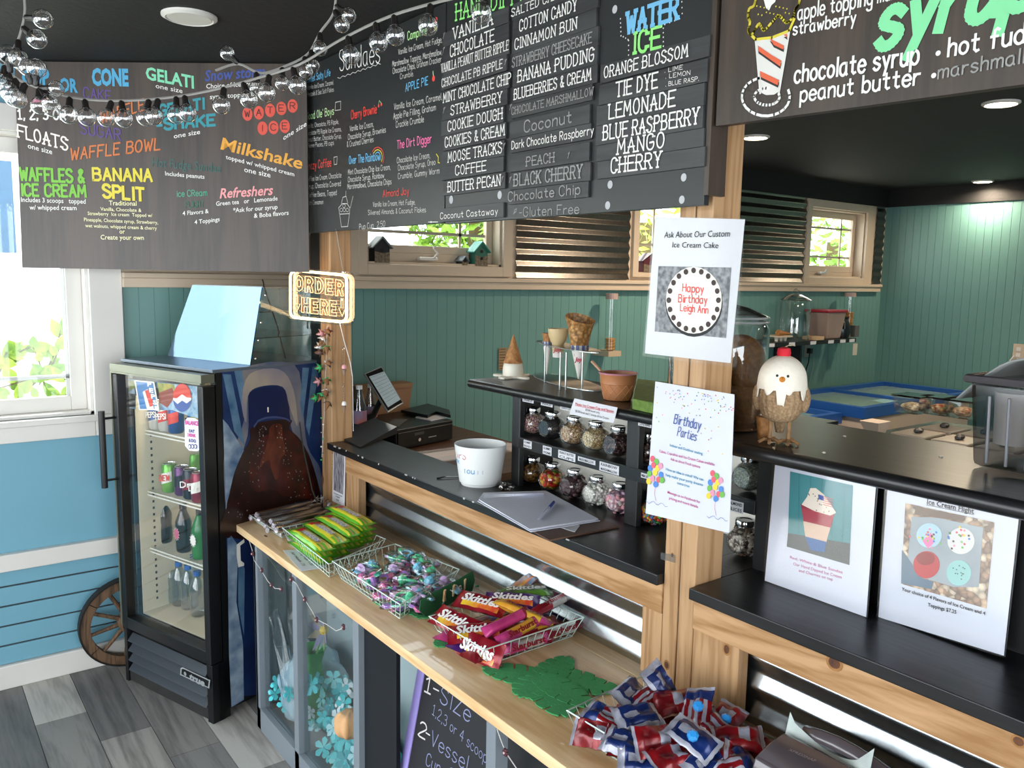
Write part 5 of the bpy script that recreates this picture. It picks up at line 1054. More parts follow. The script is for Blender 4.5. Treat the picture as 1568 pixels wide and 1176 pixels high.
for k, (c, ax, up, ms, lab, tx) in enumerate(SKP): pack('candy_pouch', lab, 'candy', c, ax, up, .15, .068, .022, ms, zsk, 'fruit candy pouches', tx, FW, seed=k + 3, tpos=(-.36, .38), th_=.42)
STP = [((1.225, 1.622, .815), (1, .12, .08), (-.2, -.9, .7), [FPK, FPK, FR], 'magenta chew stick resting on the front rim', None), ((1.235, 1.585, .802), (1, .2, .06), (-.1, -1, .8), [FPK, FY, FPK], 'yellow and magenta chew stick below the front stick', 'Starburst'), ((1.29, 1.64, .818), (.55, -.9, -.25), (0, .1, 1), [FY, FY, FPK], 'yellow chew stick with magenta tip in the middle', 'Starburst'),
       ((1.375, 1.63, .822), (1, .12, .1), (0, -.3, 1), [FR, FSI, FR], 'red and cream chew stick along the right rim', 'Starburst'), ((1.24, 1.565, .772), (1, -.02, 0), (0, -1, .4), [FPK, FSI, FPK], 'magenta chew stick low behind the near wires', 'Starburst'), ((1.36, 1.575, .775), (1, 0, 0), (0, -1, .4), [FR, FSI, FR], 'red chew stick low behind the near wires', 'Starburst'), ((1.3, 1.6, .785), (1, .05, 0), (0, -.6, 1), [FR, FY, FR], 'red and yellow chew stick under the others', None)]
for k, (c, ax, up, ms, lab, tx) in enumerate(STP): pack('chew_stick', lab, 'candy', c, ax, up, .165, .03, .024, ms, zst, 'fruit chew sticks', tx, FR if ms[1] in (FY, FSI) else FW, seed=k + 31, crimp=.04, wr=.05, tpos=(-.3, .34), th_=.5)
for k in range(12): pack('candy_pouch', 'candy pouch buried in the lower layer of the fruit candy basket', 'candy', (1.15 + .07 * (k % 4), 1.6 + .07 * (k // 4), ZT + .015), (1, rn.uniform(-.5, .5), 0), (0, 0, 1), .14, .065, .02, [(FR, FP, FPK)[k % 3], FRB], zsk, 'buried candy pouches', seed=k, nu=10, nv=5)
# --- basket of red, white and blue lollipop pouches
basket('wire basket of red, white and blue candy pouches nearest the camera', ((1.076, 1.211), (1.092, .86), (1.35, .80), (1.317, 1.226)), h=.055)
UR = foil('flag_red', '8e0f18', '5c0910'); UB = foil('flag_blue', '16306f', '0e1c48'); UW = foil('flag_white', 'b4b4c0', '7f7f8c'); UG = mat('blue_gem', '2f8fd8', .15, coat=.5)
def zfl(kind):
    def z(u, v, s):
        if abs(u) > .46: return 1
        if kind == 0: return 1 if abs(u - .1) < .1 and abs(v) < .25 else 0
        if kind == 1: return 1 if int((v + .5) * 8) % 2 and u < .15 else (0 if u < .15 else 2)
        return 1 if (u + .15) ** 2 + v * v < .03 or (abs(v) > .4) else (0 if u > -.35 else 1)
    return z
rn = random.Random(77); kinds = ((UR, UW, UB), (UB, UW, UR), (UR, UW, UB)); nm_ = ('red', 'blue', 'striped red and white')
POU = [(1012, 1050, .84, 1, (.3, -.5, -.8)), (965, 1062, .825, 1, (1, .3, 0)), (1030, 1075, .83, 0, (1, -.6, .1)), (998, 1070, .825, 2, (1, .1, .1)), (1068, 1085, .84, 2, (.8, .5, .5)), (930, 1100, .805, 2, (-.4, 1, .2)), (912, 1125, .785, 0, (.6, -1, 0)), (975, 1098, .835, 1, (1, -.3, 0)), (1008, 1135, .83, 0, (1, -.5, 0)),
       (1060, 1130, .85, 1, (.2, -1, -.3)), (1110, 1105, .82, 0, (.9, .2, .3)), (1130, 1130, .83, 0, (1, -.9, .0)), (1090, 1110, .825, 2, (.4, 1, 0)), (960, 1140, .81, 1, (.3, -1, 0)), (1030, 1160, .82, 0, (1, -.2, 0)), (1100, 1150, .82, 2, (1, .6, 0)), (1150, 1145, .81, 0, (.4, -1, 0)), (1080, 1165, .82, 1, (1, .1, .2)), (1120, 1170, .815, 2, (1, -.3, 0)), (950, 1118, .80, 2, (1, .7, 0)), (985, 1165, .8, 1, (.7, -.7, 0))]
for k, (a, b_, z_, kd, ax) in enumerate(POU):
    p = AZ(a, b_, z_)
    t = pack('lollipop_pouch', '%s foil candy pouch, %s in the nearest basket' % (nm_[kd], ('standing up at the back', 'at the back left', 'back middle, lying flat', 'beneath the standing pouch', 'upright at the back right', 'at the left rim', 'pressed into the near left corner', 'left of centre', 'front centre, big and flat', 'standing in the centre with white back', 'right of centre', 'diagonal at the right rim', 'wedged right of the centre', 'low at the front left', 'low at the front edge', 'front right', 'at the far right corner', 'front, tipped up', 'front right, lowest', 'left, half hidden', 'front left, lowest')[k]), 'candy', p, ax, (-.35 + rn.uniform(-.3, .3), -.35 + rn.uniform(-.3, .3), 1), .098, .062, .026, list(kinds[kd]), zfl((0, 2, 1)[kd]), 'flag coloured candy pouches', seed=k, crimp=.08, wr=.3, nu=14, nv=8, twist=rn.uniform(-.4, .4))
    if k in (9, 10, 4): MB().lathe([(.004, 0), (.011, .006), (.011, .014), (.006, .02)], p + V((-.012, -.01, .01)), 8, ax=(-.5, -.5, .8)).build('blue_gem', UG, t)
for k in range(16): pack('lollipop_pouch', 'foil candy pouch buried in the lower layer of the nearest basket', 'candy', (1.13 + .05 * (k % 4), .9 + .085 * (k // 4), ZT + .018 + .01 * (k % 2)), (rn.uniform(-1, 1), 1, 0), (rn.uniform(-.3, .3), 0, 1), .1, .06, .024, list(kinds[k % 3]), zfl(k % 3), 'buried candy pouches in the nearest basket', seed=k + 50, nu=8, nv=5)
# --- felt monstera leaf mats
FELT = mat('green_felt', '45a060', .9, var=.12, sc=120, bump=.2); FELTD = mat('dark_green_felt', '24603a', .9, var=.12, sc=120, bump=.2)
def mleaf(L_, W_, nslot=4):
    """monstera outline: oval with narrow slots cut in from both edges"""
    P = []
    def edge(t): return (L_ * t, W_ * .5 * sin(pi * min(1, t * .92 + .08)) ** .6 * (1 - .25 * t))
    for sgn in (1, -1):
        ts = [i / 40 for i in range(41)]; side = []
        for i, t in enumerate(ts):
            x, y = edge(t); side.append((x, y * sgn))
            if i in [8 + int(k * 26 / nslot) for k in range(nslot)] and i < 36:
                xs_, ys_ = edge(t - .06); side.append((xs_ - L_ * .05, ys_ * .3 * sgn)); side.append((xs_ - L_ * .01, ys_ * .27 * sgn)); x2, y2 = edge(t + .03); side.append((x2, y2 * sgn))
        P += side if sgn > 0 else side[::-1]
    return P
def leafmesh(b, o, ang, L_, W_, z, n=5):
    e = V((cos(ang), sin(ang), 0)); q = V((-sin(ang), cos(ang), 0)); o = V((o[0], o[1], z)); ed = lambda t: W_ * .5 * max(.02, sin(pi * min(1, t * .86 + .14))) ** .55
    pt = lambda x, y, k=0: o + e * x * L_ + q * y + V((0, 0, k * .00003))
    c = [(i / 10, ed(i / 10) * .42) for i in range(11)]; b.prism([pt(x, y) for x, y in c] + [pt(x, -y) for x, y in c[::-1]], (0, 0, .003))
    for s_ in (1, -1):
        for k in range(n):
            t0 = k / n; t1 = (k + 1) / n - .045; out = [(t0 + (t1 - t0) * i / 5, ed(t0 + (t1 - t0) * i / 5) * (1 - .07 * abs(i - 2.5) / 2.5)) for i in range(6)]
            P = [pt(t0 - .07, ed(t0) * .3 * s_, 1)] + [pt(x, y * s_, 1) for x, y in out] + [pt(t1 - .05, ed(t1) * .3 * s_, 1)]
            b.prism(P if s_ > 0 else P[::-1], (0, 0, .003))
    return b
m2 = thing('felt_leaf_mat', 'green felt mat of five joined monstera leaves on the pine counter', 'mat', (1.2, 1.38, ZT))
c_ = AZ(830, 1040, .751)
for k, (tip, wd) in enumerate((((738, 1022), .10), ((872, 1006), .09), ((916, 1040), .10), ((950, 1058), .09), ((868, 1100), .115), ((795, 1070), .1), ((905, 1085), .09))):
    p = AZ(tip[0], tip[1], .751); base = c_.lerp(p, -.05 if k not in (3,) else .2); d_ = p - base
    leafmesh(MB(), base, math.atan2(d_.y, d_.x), d_.length, wd, ZT + .0004 + .0005 * k).build('leaf', FELT, m2)
m1 = thing('felt_leaf_mat', 'green felt leaf mat with one leaf curled up behind the fruit candy basket', 'mat', (1.2, 1.98, ZT))
c_ = AZ(668, 925, .751)
for k, (tip, wd) in enumerate((((572, 922), .09), ((602, 938), .1), ((640, 948), .09), ((625, 905), .08))):
    p = AZ(tip[0], tip[1], .751); d_ = p - c_; leafmesh(MB(), c_, math.atan2(d_.y, d_.x), d_.length, wd, ZT + .0004 + .0005 * k).build('leaf', FELT, m1)
b = MB(); q0 = AZ(652, 945, .752); q1 = AZ(722, 905, .752); q2 = V((q1.x, q1.y, .815)); q3 = V((q0.x - .01, q0.y + .015, .80)); nn = (q1 - q0).cross(V((0, 0, 1))).normalized()
loop = [q0, q0.lerp(q1, .5), q1, q1.lerp(q2, .5) + (q1 - q0) * .06, q2, q2.lerp(q3, .3) - V((0, 0, .002)), q2.lerp(q3, .6), q3, q3.lerp(q0, .5) - (q1 - q0) * .08]
b.prism(loop, nn * .003).build('curled_leaf', FELTD, m1)
for f_ in (.35, .55, .8): a = q0.lerp(q1, f_) + V((0, 0, .018)); MB().prism([a - nn * .0012 + (q1 - q0) * .0, a + (q1 - q0) * .03 + V((0, 0, .002)) - nn * .0012, a + (q1 - q0) * .05 + V((0, 0, .033)) - nn * .0012, a + (q1 - q0) * .02 + V((0, 0, .03)) - nn * .0012], nn * .0055).build('slot', TOPW, m1)
b = MB().tube([q2 + V((0, 0, -.004)), AX(718, 903, q2.x + .02), AX(733, 897, q2.x + .04)], [.003, .003, .004], 5); b.build('leaf_stem', FELT, m1)
p = AZ(680, 988, .751); leafmesh(MB(), p + V((.03, .03, 0)), -2.6, .06, .05, ZT + .0004).build('leaf', FELT, m1)
# --- price card
pc = [AZ(*q, .7512) for q in ((433, 843), (461, 875), (502, 869), (476, 841))]
prc = thing('price_card', 'small white price card in front of the taffy basket', 'card', (sum(pc, V()) / 4)); MB().prism(pc, (0, 0, .0008)).build('paper', PAPER, prc)
B = Board(lambda x, y: AZ(x, y, .752), (1, 0, 0), (0, 0, 1)); 
e_ = (pc[1] - pc[0]).normalized(); q_ = (pc[3] - pc[0]).normalized(); b = MB()
for k, s_ in enumerate(('Air Heads .75', 'Ring Pops 1.25', 'Rods 1.50')): a = pc[0] + e_ * .03 + q_ * (.018 + .026 * k) + V((0, 0, .001)); letter(b, s_, a, a + e_ * .15, q_, .011, (0, 0, 1), kind='f', bold=.005)
b.build('lettering', INK, prc)
# --- napkin dispenser at the lower right
ND = mat('smoked_grey_plastic', '544c50', .25, var=.1, coat=.5); NDD = mat('smoked_grey_dark', '3a3538', .3); NAP = mat('napkin_paper', 'b9c2bd', .8, bump=.3, sc=60)
nd = thing('napkin_dispenser', 'smoked grey plastic napkin dispenser with a napkin pulled up, nearest corner', 'dispenser', (1.3, .62, ZT))
ZN = .845
A0, A1, A2, A3 = AZ(1166, 1150, ZN), AZ(1196, 1113, ZN + .01), AZ(1360, 1160, ZN + .03), AZ(1395, 1200, ZN)
dx_ = (A1 - A0); x0, x1 = 1.20, 1.365; y1_ = A0.y - .0; y0_ = .36
b = MB(); prof = [(x0, ZT), (x0, ZN - .02), (x0 + .008, ZN - .004), (x0 + .03, ZN + .004), (x0 + .06, ZN + .012), (x0 + .095, ZN + .014), (x0 + .105, ZN + .002), (x1 - .03, ZN - .002), (x1, ZN - .03), (x1, ZT)]
b.hull([V((x, y1_, z)) for x, z in prof], [V((x, y0_, z)) for x, z in prof]).build('housing', ND, nd, smooth=True, ang=30, bev=.004)
prof = [(x0 + .118, ZN - .02), (x0 + .118, ZN + .02), (x0 + .13, ZN + .034), (x0 + .15, ZN + .028), (x0 + .165, ZN)]
ys2 = [y1_ - .01 - i * (y1_ - y0_) / 12 for i in range(13)]; b = MB()
b.grid(lambda u, v: (x0 + .118 + .05 * v + .004, y1_ - .015 - (y1_ - y0_) * u, ZN + (.03 * sin(pi * min(1, v * 1.05 + .12)) * (.4 + .6 * sin(pi * min(1, u * 2.2 + .15)) if u < .6 else .35))), 14, 8).build('rear_hood', ND, nd, smooth=True, ang=180, solid=.003)
b = MB(); b.grid(lambda u, v: (x0 + .105 + .012 * v + .006 * sin(4 * u), y1_ + .004 - .17 * u, ZN + .004 + v * (.03 - .03 * sin(pi * u) + .03 * max(0, u - .8) * 4 + (.012 if u < .05 else 0))), 16, 6).build('napkin', NAP, nd, smooth=True, ang=180)
MB().box(x0 - .001, x0 + .0, y1_ - .12, y1_ - .02, ZT + .02, ZN - .035).build('window', mat('pale_green_insert', '8fb0a4', .4), nd)
bdm = MB(); letter(bdm, 'XPRESSNAP', (x0 + .05, y1_ - .04, ZN + .012), (x0 + .056, y1_ - .09, ZN + .0125), (1, 0, .15), .007, (-.1, 0, 1), kind='f', bold=.005); bdm.build('lettering', mat('embossed_grey', '8a8286', .4), nd)
# ================================================================ on the bar: till, bucket, clipboard
BRN = wood('brown_desk_wood', '5a3a22', '3a2516', 0, 1, .5)
dk = thing('till_desk', 'dark brown desk behind the bar carrying the cash drawer', 'desk', (1.98, 3.0, 0))
MB().box(1.62, 2.3, 2.55, 3.6, .90, .93).build('desk_top', BRN, dk); MB().box(1.63, 2.28, 2.56, 3.59, .0, .9).build('carcass', IRON, dk)
cdw = thing('cash_drawer', 'black cash drawer with a small silver key lock behind the far end of the bar', 'cash drawer', (1.85, 3.05, .93))
FLp = AZ(606, 690, .935); FRp = AZ(693, 672, .935); d_ = (FRp - FLp); bk_ = V((-d_.y, d_.x, 0)).normalized() * .36; tz = AX(693, 643, FRp.x).z
b = MB(); lo_ = [FLp, FRp, FRp + bk_, FLp + bk_]; b.prism(lo_, (0, 0, tz - .935)); b.build('drawer_body', IRON, cdw, bev=.003)
n_ = -bk_.normalized(); e_ = d_.normalized()
MB().prism([FLp + e_ * .01 + n_ * .001 + V((0, 0, .008)), FRp - e_ * .008 + n_ * .001 + V((0, 0, .008)), FRp - e_ * .008 + n_ * .001 + V((0, 0, tz - .95)), FLp + e_ * .01 + n_ * .001 + V((0, 0, tz - .95))], n_ * .004).build('drawer_front', mat('matte_black_metal', '121315', .3), cdw, bev=.002)
c_ = FLp.lerp(FRp, .38) + V((0, 0, .03)) + n_ * .005; MB().lathe([(.008, 0), (.008, .004)], c_, 14, ax=n_).build('key_lock', CHR, cdw)
MB().prism([c_ + e_ * -.03 + V((0, 0, .022)), c_ + e_ * .03 + V((0, 0, .022)), c_ + e_ * .03 + V((0, 0, .034)), c_ - e_ * .03 + V((0, 0, .034))], n_ * .001).build('badge', mat('dark_badge', '55585a', .3, .5), cdw)
MB().prism([c_ + e_ * .06, c_ + e_ * .11, c_ + e_ * .11 + V((0, 0, .004)), c_ + e_ * .06 + V((0, 0, .004))], n_ * .001).build('media_slot', SIL, cdw)
# papers, folder and dishes on the drawer
def slabp(name, lab, cat, pts, z, th, m):
    P_ = [AZ(a, b_, z) for a, b_ in pts]; o = MB().prism(P_, (0, 0, th)).build(name, m); return tag(o, lab, cat)
slabp('paper_sheet', 'white papers under a black folder on the cash drawer', 'paper', ((636, 640), (660, 645), (684, 640), (680, 636), (650, 634)), tz + .001, .004, PAPER)
slabp('folder', 'black folder lying on papers on the cash drawer', 'folder', ((614, 632), (655, 640), (668, 634), (690, 640), (688, 632), (655, 622)), tz + .006, .014, IRON)
slabp('card_tray', 'grey card lying in front of the tablet stand', 'card', ((594, 650), (610, 654), (624, 643), (604, 642)), tz + .001, .003, mat('grey_card', '5d5c58', .6))
# tablet on stand
sp_ = FLp.lerp(FRp, -.1) + bk_ * .55; PT = V((sp_.x, sp_.y, tz)); fw = (V((EYEP.x, EYEP.y, 0)) - V((PT.x, PT.y, 0))).normalized()
tn = (fw * .8 + e_ * .35 + V((0, 0, .62))).normalized(); HP = lambda x, y: HIT(x, y, PT + V((0, 0, .12)), tn)
tb = thing('tablet_till', 'tablet till tilted on a black stand at the end of the bar', 'tablet', PT)
q = [HP(558, 572), HP(584, 561), HP(618, 617), HP(594, 631)]
MB().prism(q, -tn * .012).build('tablet', mat('pale_tablet_edge', 'a9a9a6', .3, .3), tb, bev=.002)
MB().prism([HP(560, 573), HP(584, 563), HP(616, 616), HP(594, 629)], tn * .0012).build('bezel', IRON, tb)
SCR = mat('lit_screen', '9fb0b5', .3, emit=.25, var=.15, sc=60)
MB().prism([HP(565, 577), HP(588, 569), HP(613, 612), HP(594, 624)], tn * .0018).build('screen', SCR, tb)
B = Board(HP, (0, 0, 1), tn); LG = ink('5a6a70')
for k in range(9): f_ = k / 9; B.line(LG, [(567 + 27 * f_, 579 + 42 * f_), (588 + 22 * f_, 571 + 39 * f_)], .0012, off=.0024)
B.done(tb, 'screen_print')
MB().tube([HP(588, 602) - tn * .012, HP(576, 628) - tn * .04, PT + V((0, 0, .02))], [.012, .014, .02], 8).build('stand_arm', IRON, tb, smooth=True)
MB().lathe([(.07, 0), (.07, .008), (.03, .02)], PT, 20).build('stand_base', IRON, tb, smooth=True)
# black wedge-shaped case on the bar end
c4 = [AZ(*p, ZB + .001) for p in ((513, 668), (552, 686), (608, 664), (572, 652))]
b = MB().hull(c4, [c4[0] + V((0, 0, .008)), c4[1] + V((0, 0, .004)), c4[2] + V((0, 0, .03)), c4[3] + V((0, 0, .035))]); tag(b.build('tablet_case', mat('black_fabric_case', '101216', .6, bump=.2, sc=60)), 'black folded tablet case lying on the far end of the bar', 'case')
# water bottles and paper bag behind
def wbottle(px, py, y_, lab, h=.2, cap='d8d8d8'):
    p = AY(px, py, y_); t = thing('water_bottle', lab, 'bottle', (p.x, y_, .93), group='bottles behind the till'); z0 = .93; top = p.z; H_ = top - z0; r_ = .032
    MB().lathe([(r_, 0), (r_, H_ * .2), (r_ * .93, H_ * .3), (r_, H_ * .4), (r_, H_ * .66), (r_ * .4, H_ * .88), (r_ * .4, H_ * .95)], (p.x, y_, z0), 16).build('body', WTR, t, smooth=True, ang=80)
    MB().lathe([(r_ + .0006, H_ * .42), (r_ + .0006, H_ * .62)], (p.x, y_, z0), 16, cap=False).build('label', mat('blue_bottle_label', '3f7fae', .4, h2='c2603f', sc=12), t); MB().lathe([(.014, H_ * .94), (.014, H_)], (p.x, y_, z0), 12).build('cap', ink(cap), t)
wbottle(550, 590, 3.25, 'clear water bottle with blue and red label behind the tablet till, left'); wbottle(567, 588, 3.42, 'second water bottle half hidden behind the tablet')
KR = mat('kraft_paper', '9a7454', .8, bump=.3, sc=20)
pb = thing('paper_bag', 'brown kraft paper bag standing open behind the till', 'bag', (2.15, 3.5, .93)); a, b2, c, d2 = AY(551, 590, 3.6), AY(632, 586, 3.6), AY(622, 628, 3.6), AY(556, 640, 3.6); a.z -= .01
MB().hull([a + V((0, .1, 0)), b2 + V((0, .1, 0)), V((c.x, 3.7, .93)), V((d2.x, 3.7, .93))], [a, b2, V((c.x, 3.6, .93)), V((d2.x, 3.6, .93))]).build('bag_body', KR, pb); MB().prism([a + V((0, -.002, 0)), b2 + V((0, -.002, 0)), b2 + V((-.005, -.002, -.02)), a + V((.004, -.002, -.02))], (0, -.003, 0)).build('folded_rim', KR, pb)
# tip bucket
bc = AZ(735, 740, ZB); zt2 = HIT(735, 679, bc, V((bc.x, bc.y, 0)).normalized()).z
kpx = (V((bc.x, bc.y, 0)).length) / F_PX * 1.02
WPL = mat('white_plastic', 'e4e6e4', .35, var=.03); bkt = thing('tip_bucket', 'white plastic tip bucket with blue handwriting on the bar', 'bucket', (bc.x, bc.y, ZB)); H_ = zt2 - ZB; rb, rt = 31 * kpx, 40 * kpx
MB().lathe([(rb * .93, 0), (rb * .95, H_ * .05), (rb * 1.02, H_ * .07), (rb * 1.04, H_ * .12), (rt, H_), (rt - .003, H_), (rb - .003, .006)], bc, 36).build('pail', WPL, bkt, smooth=True, ang=25)
TB = ink('4f9ac8'); TR_ = ink('c88a8a')
def around(word, z_, a0, step, m, h, mbx):
    for k, c in enumerate(word):
        if c == ' ': continue
        a = a0 + k * step; rr = rb * 1.04 + (rt - rb * 1.04) * (z_ / H_ - .12) / .88; n = V((cos(a), sin(a), .15)).normalized(); e = V((-sin(a), cos(a), 0)); p = bc + V((cos(a) * rr, sin(a) * rr, z_)); wd_ = step * rr * .34 if c not in '!I' else step * rr * .05
        letter(mbx, c, p - e * wd_, p + e * wd_, (0, 0, 1), h, n, bold=1.0) if c not in '!' else letter(mbx, 'I', p - e * .002, p + e * .002, (0, 0, 1), h, n, bold=.6)
av = math.atan2(-bc.y, -bc.x); b = MB(); around('You!!', H_ * .36, av - .72, .2, TB, .018, b); around('Thank', H_ * .56, av - 1.9, .2, TB, .016, b); b.build('lettering', TB, bkt); b = MB(); around('TIPS', H_ * .7, av - 1.35, .22, TR_, .022, b); b.build('lettering', TR_, bkt)
b = MB(); a = AZ(669, 733, ZB + .002); c = AZ(706, 730, ZB + .004); b.tube([a, a.lerp(c, .3) + V((0, 0, .004)), c], [.004, .0025, .002], 6); tag(b.build('steel_spoon', CHR, smooth=True), 'thin steel spoon handle lying beside the tip bucket', 'spoon')
b = crumple(MB(), AZ(775, 745, ZB + .012), (.02, .022, .012), 14, 16, .5, 3); tag(b.build('crumpled_foil', mat('crumpled_foil', 'a09a98', .25, .9, h2='4a4442', sc=70, bump=1)), 'crumpled silver foil between the tip bucket and the jar rack', 'foil')
# clipboard with papers and pen
slabp('clipboard', 'brown hardboard clipboard under a stack of white papers on the bar', 'clipboard', ((733, 768), (841, 829), (948, 808), (920, 795), (850, 765), (775, 752)), ZB + .0005, .004, mat('brown_hardboard', '5d4335', .5, var=.15, sc=40))
PLN = mat('ruled_paper', 'dcdde8', .6, var=.04, sc=6)
ps = thing('paper_stack', 'stack of ruled white sheets on the clipboard', 'paper', AZ(820, 785, ZB + .005))
for k, pts in enumerate((((731, 768), (813, 815), (919, 798), (838, 754), (742, 757)), ((736, 768), (814, 812), (912, 797), (832, 756), (742, 758)), ((733, 765), (811, 811), (916, 795), (836, 752), (740, 755)))):
    P_ = [AZ(a, b_, ZB + .006 + .003 * k) for a, b_ in pts]; MB().prism(P_, (0, 0, .0015)).build('sheet', PLN, ps)
B = Board(lambda x, y: AZ(x, y, ZB + .0137), (1, 0, 0), (0, 0, 1)); GL_ = ink('a9abc0')
for k in range(16): f_ = k / 16; B.line(GL_, [(750 + 62 * f_, 765 + 38 * f_), (828 + 70 * f_, 757 + 37 * f_)], .0007)
B.done(ps, 'ruled_lines')
b = MB(); b.grid(lambda u, v: AZ(741 + 92 * u, 757 - 2 * u + 6 * v - 4 * v * u, ZB + .014 + .012 * (1 - v) * (.3 + .7 * u)), 8, 4).build('curled_corner', PLN, ps, smooth=True)
pn_ = thing('ballpoint_pen', 'clear ballpoint pen with blue cap lying on the papers', 'pen', AZ(835, 783, ZB + .016)); a = AZ(824, 795, ZB + .018); c = AZ(841, 777, ZB + .019); d2 = AZ(848, 769, ZB + .02)
MB().tube([a, a.lerp(c, .12), c], [.0008, .0036, .0036], 8).build('barrel', mat('pale_barrel', 'b9bfd0', .25), pn_, smooth=True); MB().tube([c, d2], .0044, 8).build('cap', ink('24418f'), pn_, smooth=True); MB().tube([c + V((0, 0, .004)), d2 + V((0, 0, .004))], .0014, 5).build('clip', ink('24418f'), pn_)
pl = MB().prism([AZ(*p, ZB + .0052) for p in ((852, 806), (880, 815), (888, 805), (870, 800))], (0, 0, .001)); tag(pl.build('torn_wrapper', PAPER), 'small torn white wrapper sticking out under the papers', 'wrapper')

# ================================================================ topping rack with jars
XU, XBK = 1.585, 1.745; ZM, ZTOP = 1.193, 1.352
yL0 = AX(783, 700, XU).y; yL1 = AX(795, 700, XU).y; yD0 = AX(957, 740, XU).y; yD1 = AX(976, 740, XU).y; yR0 = AX(1156, 800, XU).y; yR1 = 1.045
rk = thing('topping_rack', 'black two-tier topping rack with white labels and a rounded top', 'rack', (1.65, 1.6, ZB))
MB().box(XU, XU + .02, yL1, yL0, ZB, 1.322).build('upright', BLKWZ, rk, bev=.002); MB().box(XU + .02, XBK, yL0 - .018, yL0, ZB, 1.322).build('side_panel', BLKWZ, rk)
MB().box(XU, XU + .02, yD1, yD0, ZB, 1.322).build('upright', BLKWZ, rk, bev=.002); MB().box(XU + .02, XBK, (yD0 + yD1) / 2 - .008, (yD0 + yD1) / 2 + .008, ZB, 1.322).build('divider', BLKWZ, rk)
MB().box(1.585, XBK, yR1, yR0, ZB, 1.322).build('end_panel', mat('black_end_panel', '0b0c0d', .6), rk)
MB().box(XU - .004, XU + .012, yR0, yL0, 1.318, 1.345).build('top_rail', BLKW, rk); MB().box(XU - .001, XBK, yR0, yL1, ZM - .014, ZM).build('shelf', BLKW, rk); MB().box(XU - .004, XU + .006, yR0, yL1, 1.158, ZM - .002).build('shelf_rail', BLKW, rk, bev=.001)
MB().box(XBK, XBK + .008, yR0, yL0 - .02, ZB, 1.318).build('back_panel', mat('cream_back_board', 'f2eee2', .6, var=.06), rk)
MB().box(1.565, 1.905, 1.24, 2.30, 1.324, ZTOP).build('top_board', BLKW, rk); MB().tube([(1.565, 2.30, 1.338), (1.565, 1.24, 1.338)], .014, 14).build('rounded_edge', BLKW, rk, smooth=True)
MB().box(1.46, 1.85, -.6, 1.142, 1.324, ZTOP).build('top_board', BLKW, rk); MB().tube([(1.462, 1.142, 1.336), (1.462, -.6, 1.336)], .0165, 14).build('rounded_edge', BLKW, rk, smooth=True)
MB().box(1.48, 1.905, 1.142, 1.24, 1.324, ZTOP).build('top_board', BLKW, rk)
MB().box(1.62, 1.64, -.6, 1.04, ZB, 1.324).build('front_panel', mat('black_satin_panel', '08090a', .55), rk)
# labels
def lab_(px0, py0, px1, py1, txt, h=None, x_=XU - .0045):
    pts = [AX(px0, py0, x_), AX(px1, py1, x_)]; y0, y1 = pts[0].y, pts[1].y; z1, z0 = max(pts[0].z, pts[1].z), min(pts[0].z, pts[1].z)
    zt_ = pts[0].z; h = h or .0135; b = MB().box(x_ - .0008, x_, y1, y0, zt_ - h, zt_).build('label', PAPER, rk); q = MB(); w_ = (y0 - y1)
    lines = txt.split('|'); lh = h / len(lines)
    for k, t_ in enumerate(lines): letter(q, t_, (x_ - .0008, y0 - w_ * .08, zt_ - lh * (k + .8)), (x_ - .0008, y1 + w_ * .08, zt_ - lh * (k + .8)), (0, 0, 1), lh * .6, (-1, 0, 0), kind='f', bold=.015, off=.0006)
    q.build('label_text', INK, rk)
c4x = lambda x, y: (700 + x / 4.522, 600 + y / 4.522)
for a, b_, c, d2, t_, h in ((455, 38, 530, 60, 'SPRINKLES', .0125), (582, 63, 662, 88, 'SPRINKLES', .0125), (716, 90, 800, 110, 'CRUNCH COAT', .0125), (1256, 200, 1346, 225, 'COFFEE BEANS', .0125)): lab_(*c4x(a, b_), *c4x(c, d2), t_, h)
for a, b_, c, d2, t_, h in ((462, 330, 517, 345, 'GUMMY|BEARS', .024), (595, 370, 655, 385, 'GUMMY|WORMS', .026), (702, 400, 820, 430, 'PEANUT BUTTER|CUPS', .024), (838, 445, 958, 475, 'MARSHMALLOW', .013), (988, 480, 1122, 515, 'RAINBOW|MARSHMALLOW', .026), (1275, 558, 1345, 575, 'M&M CANDY', .013)): lab_(*c4x(a, b_), *c4x(c, d2), t_, h)
lab_(1116, 764, 1139, 768, 'ALMOND|SLICES', .027)
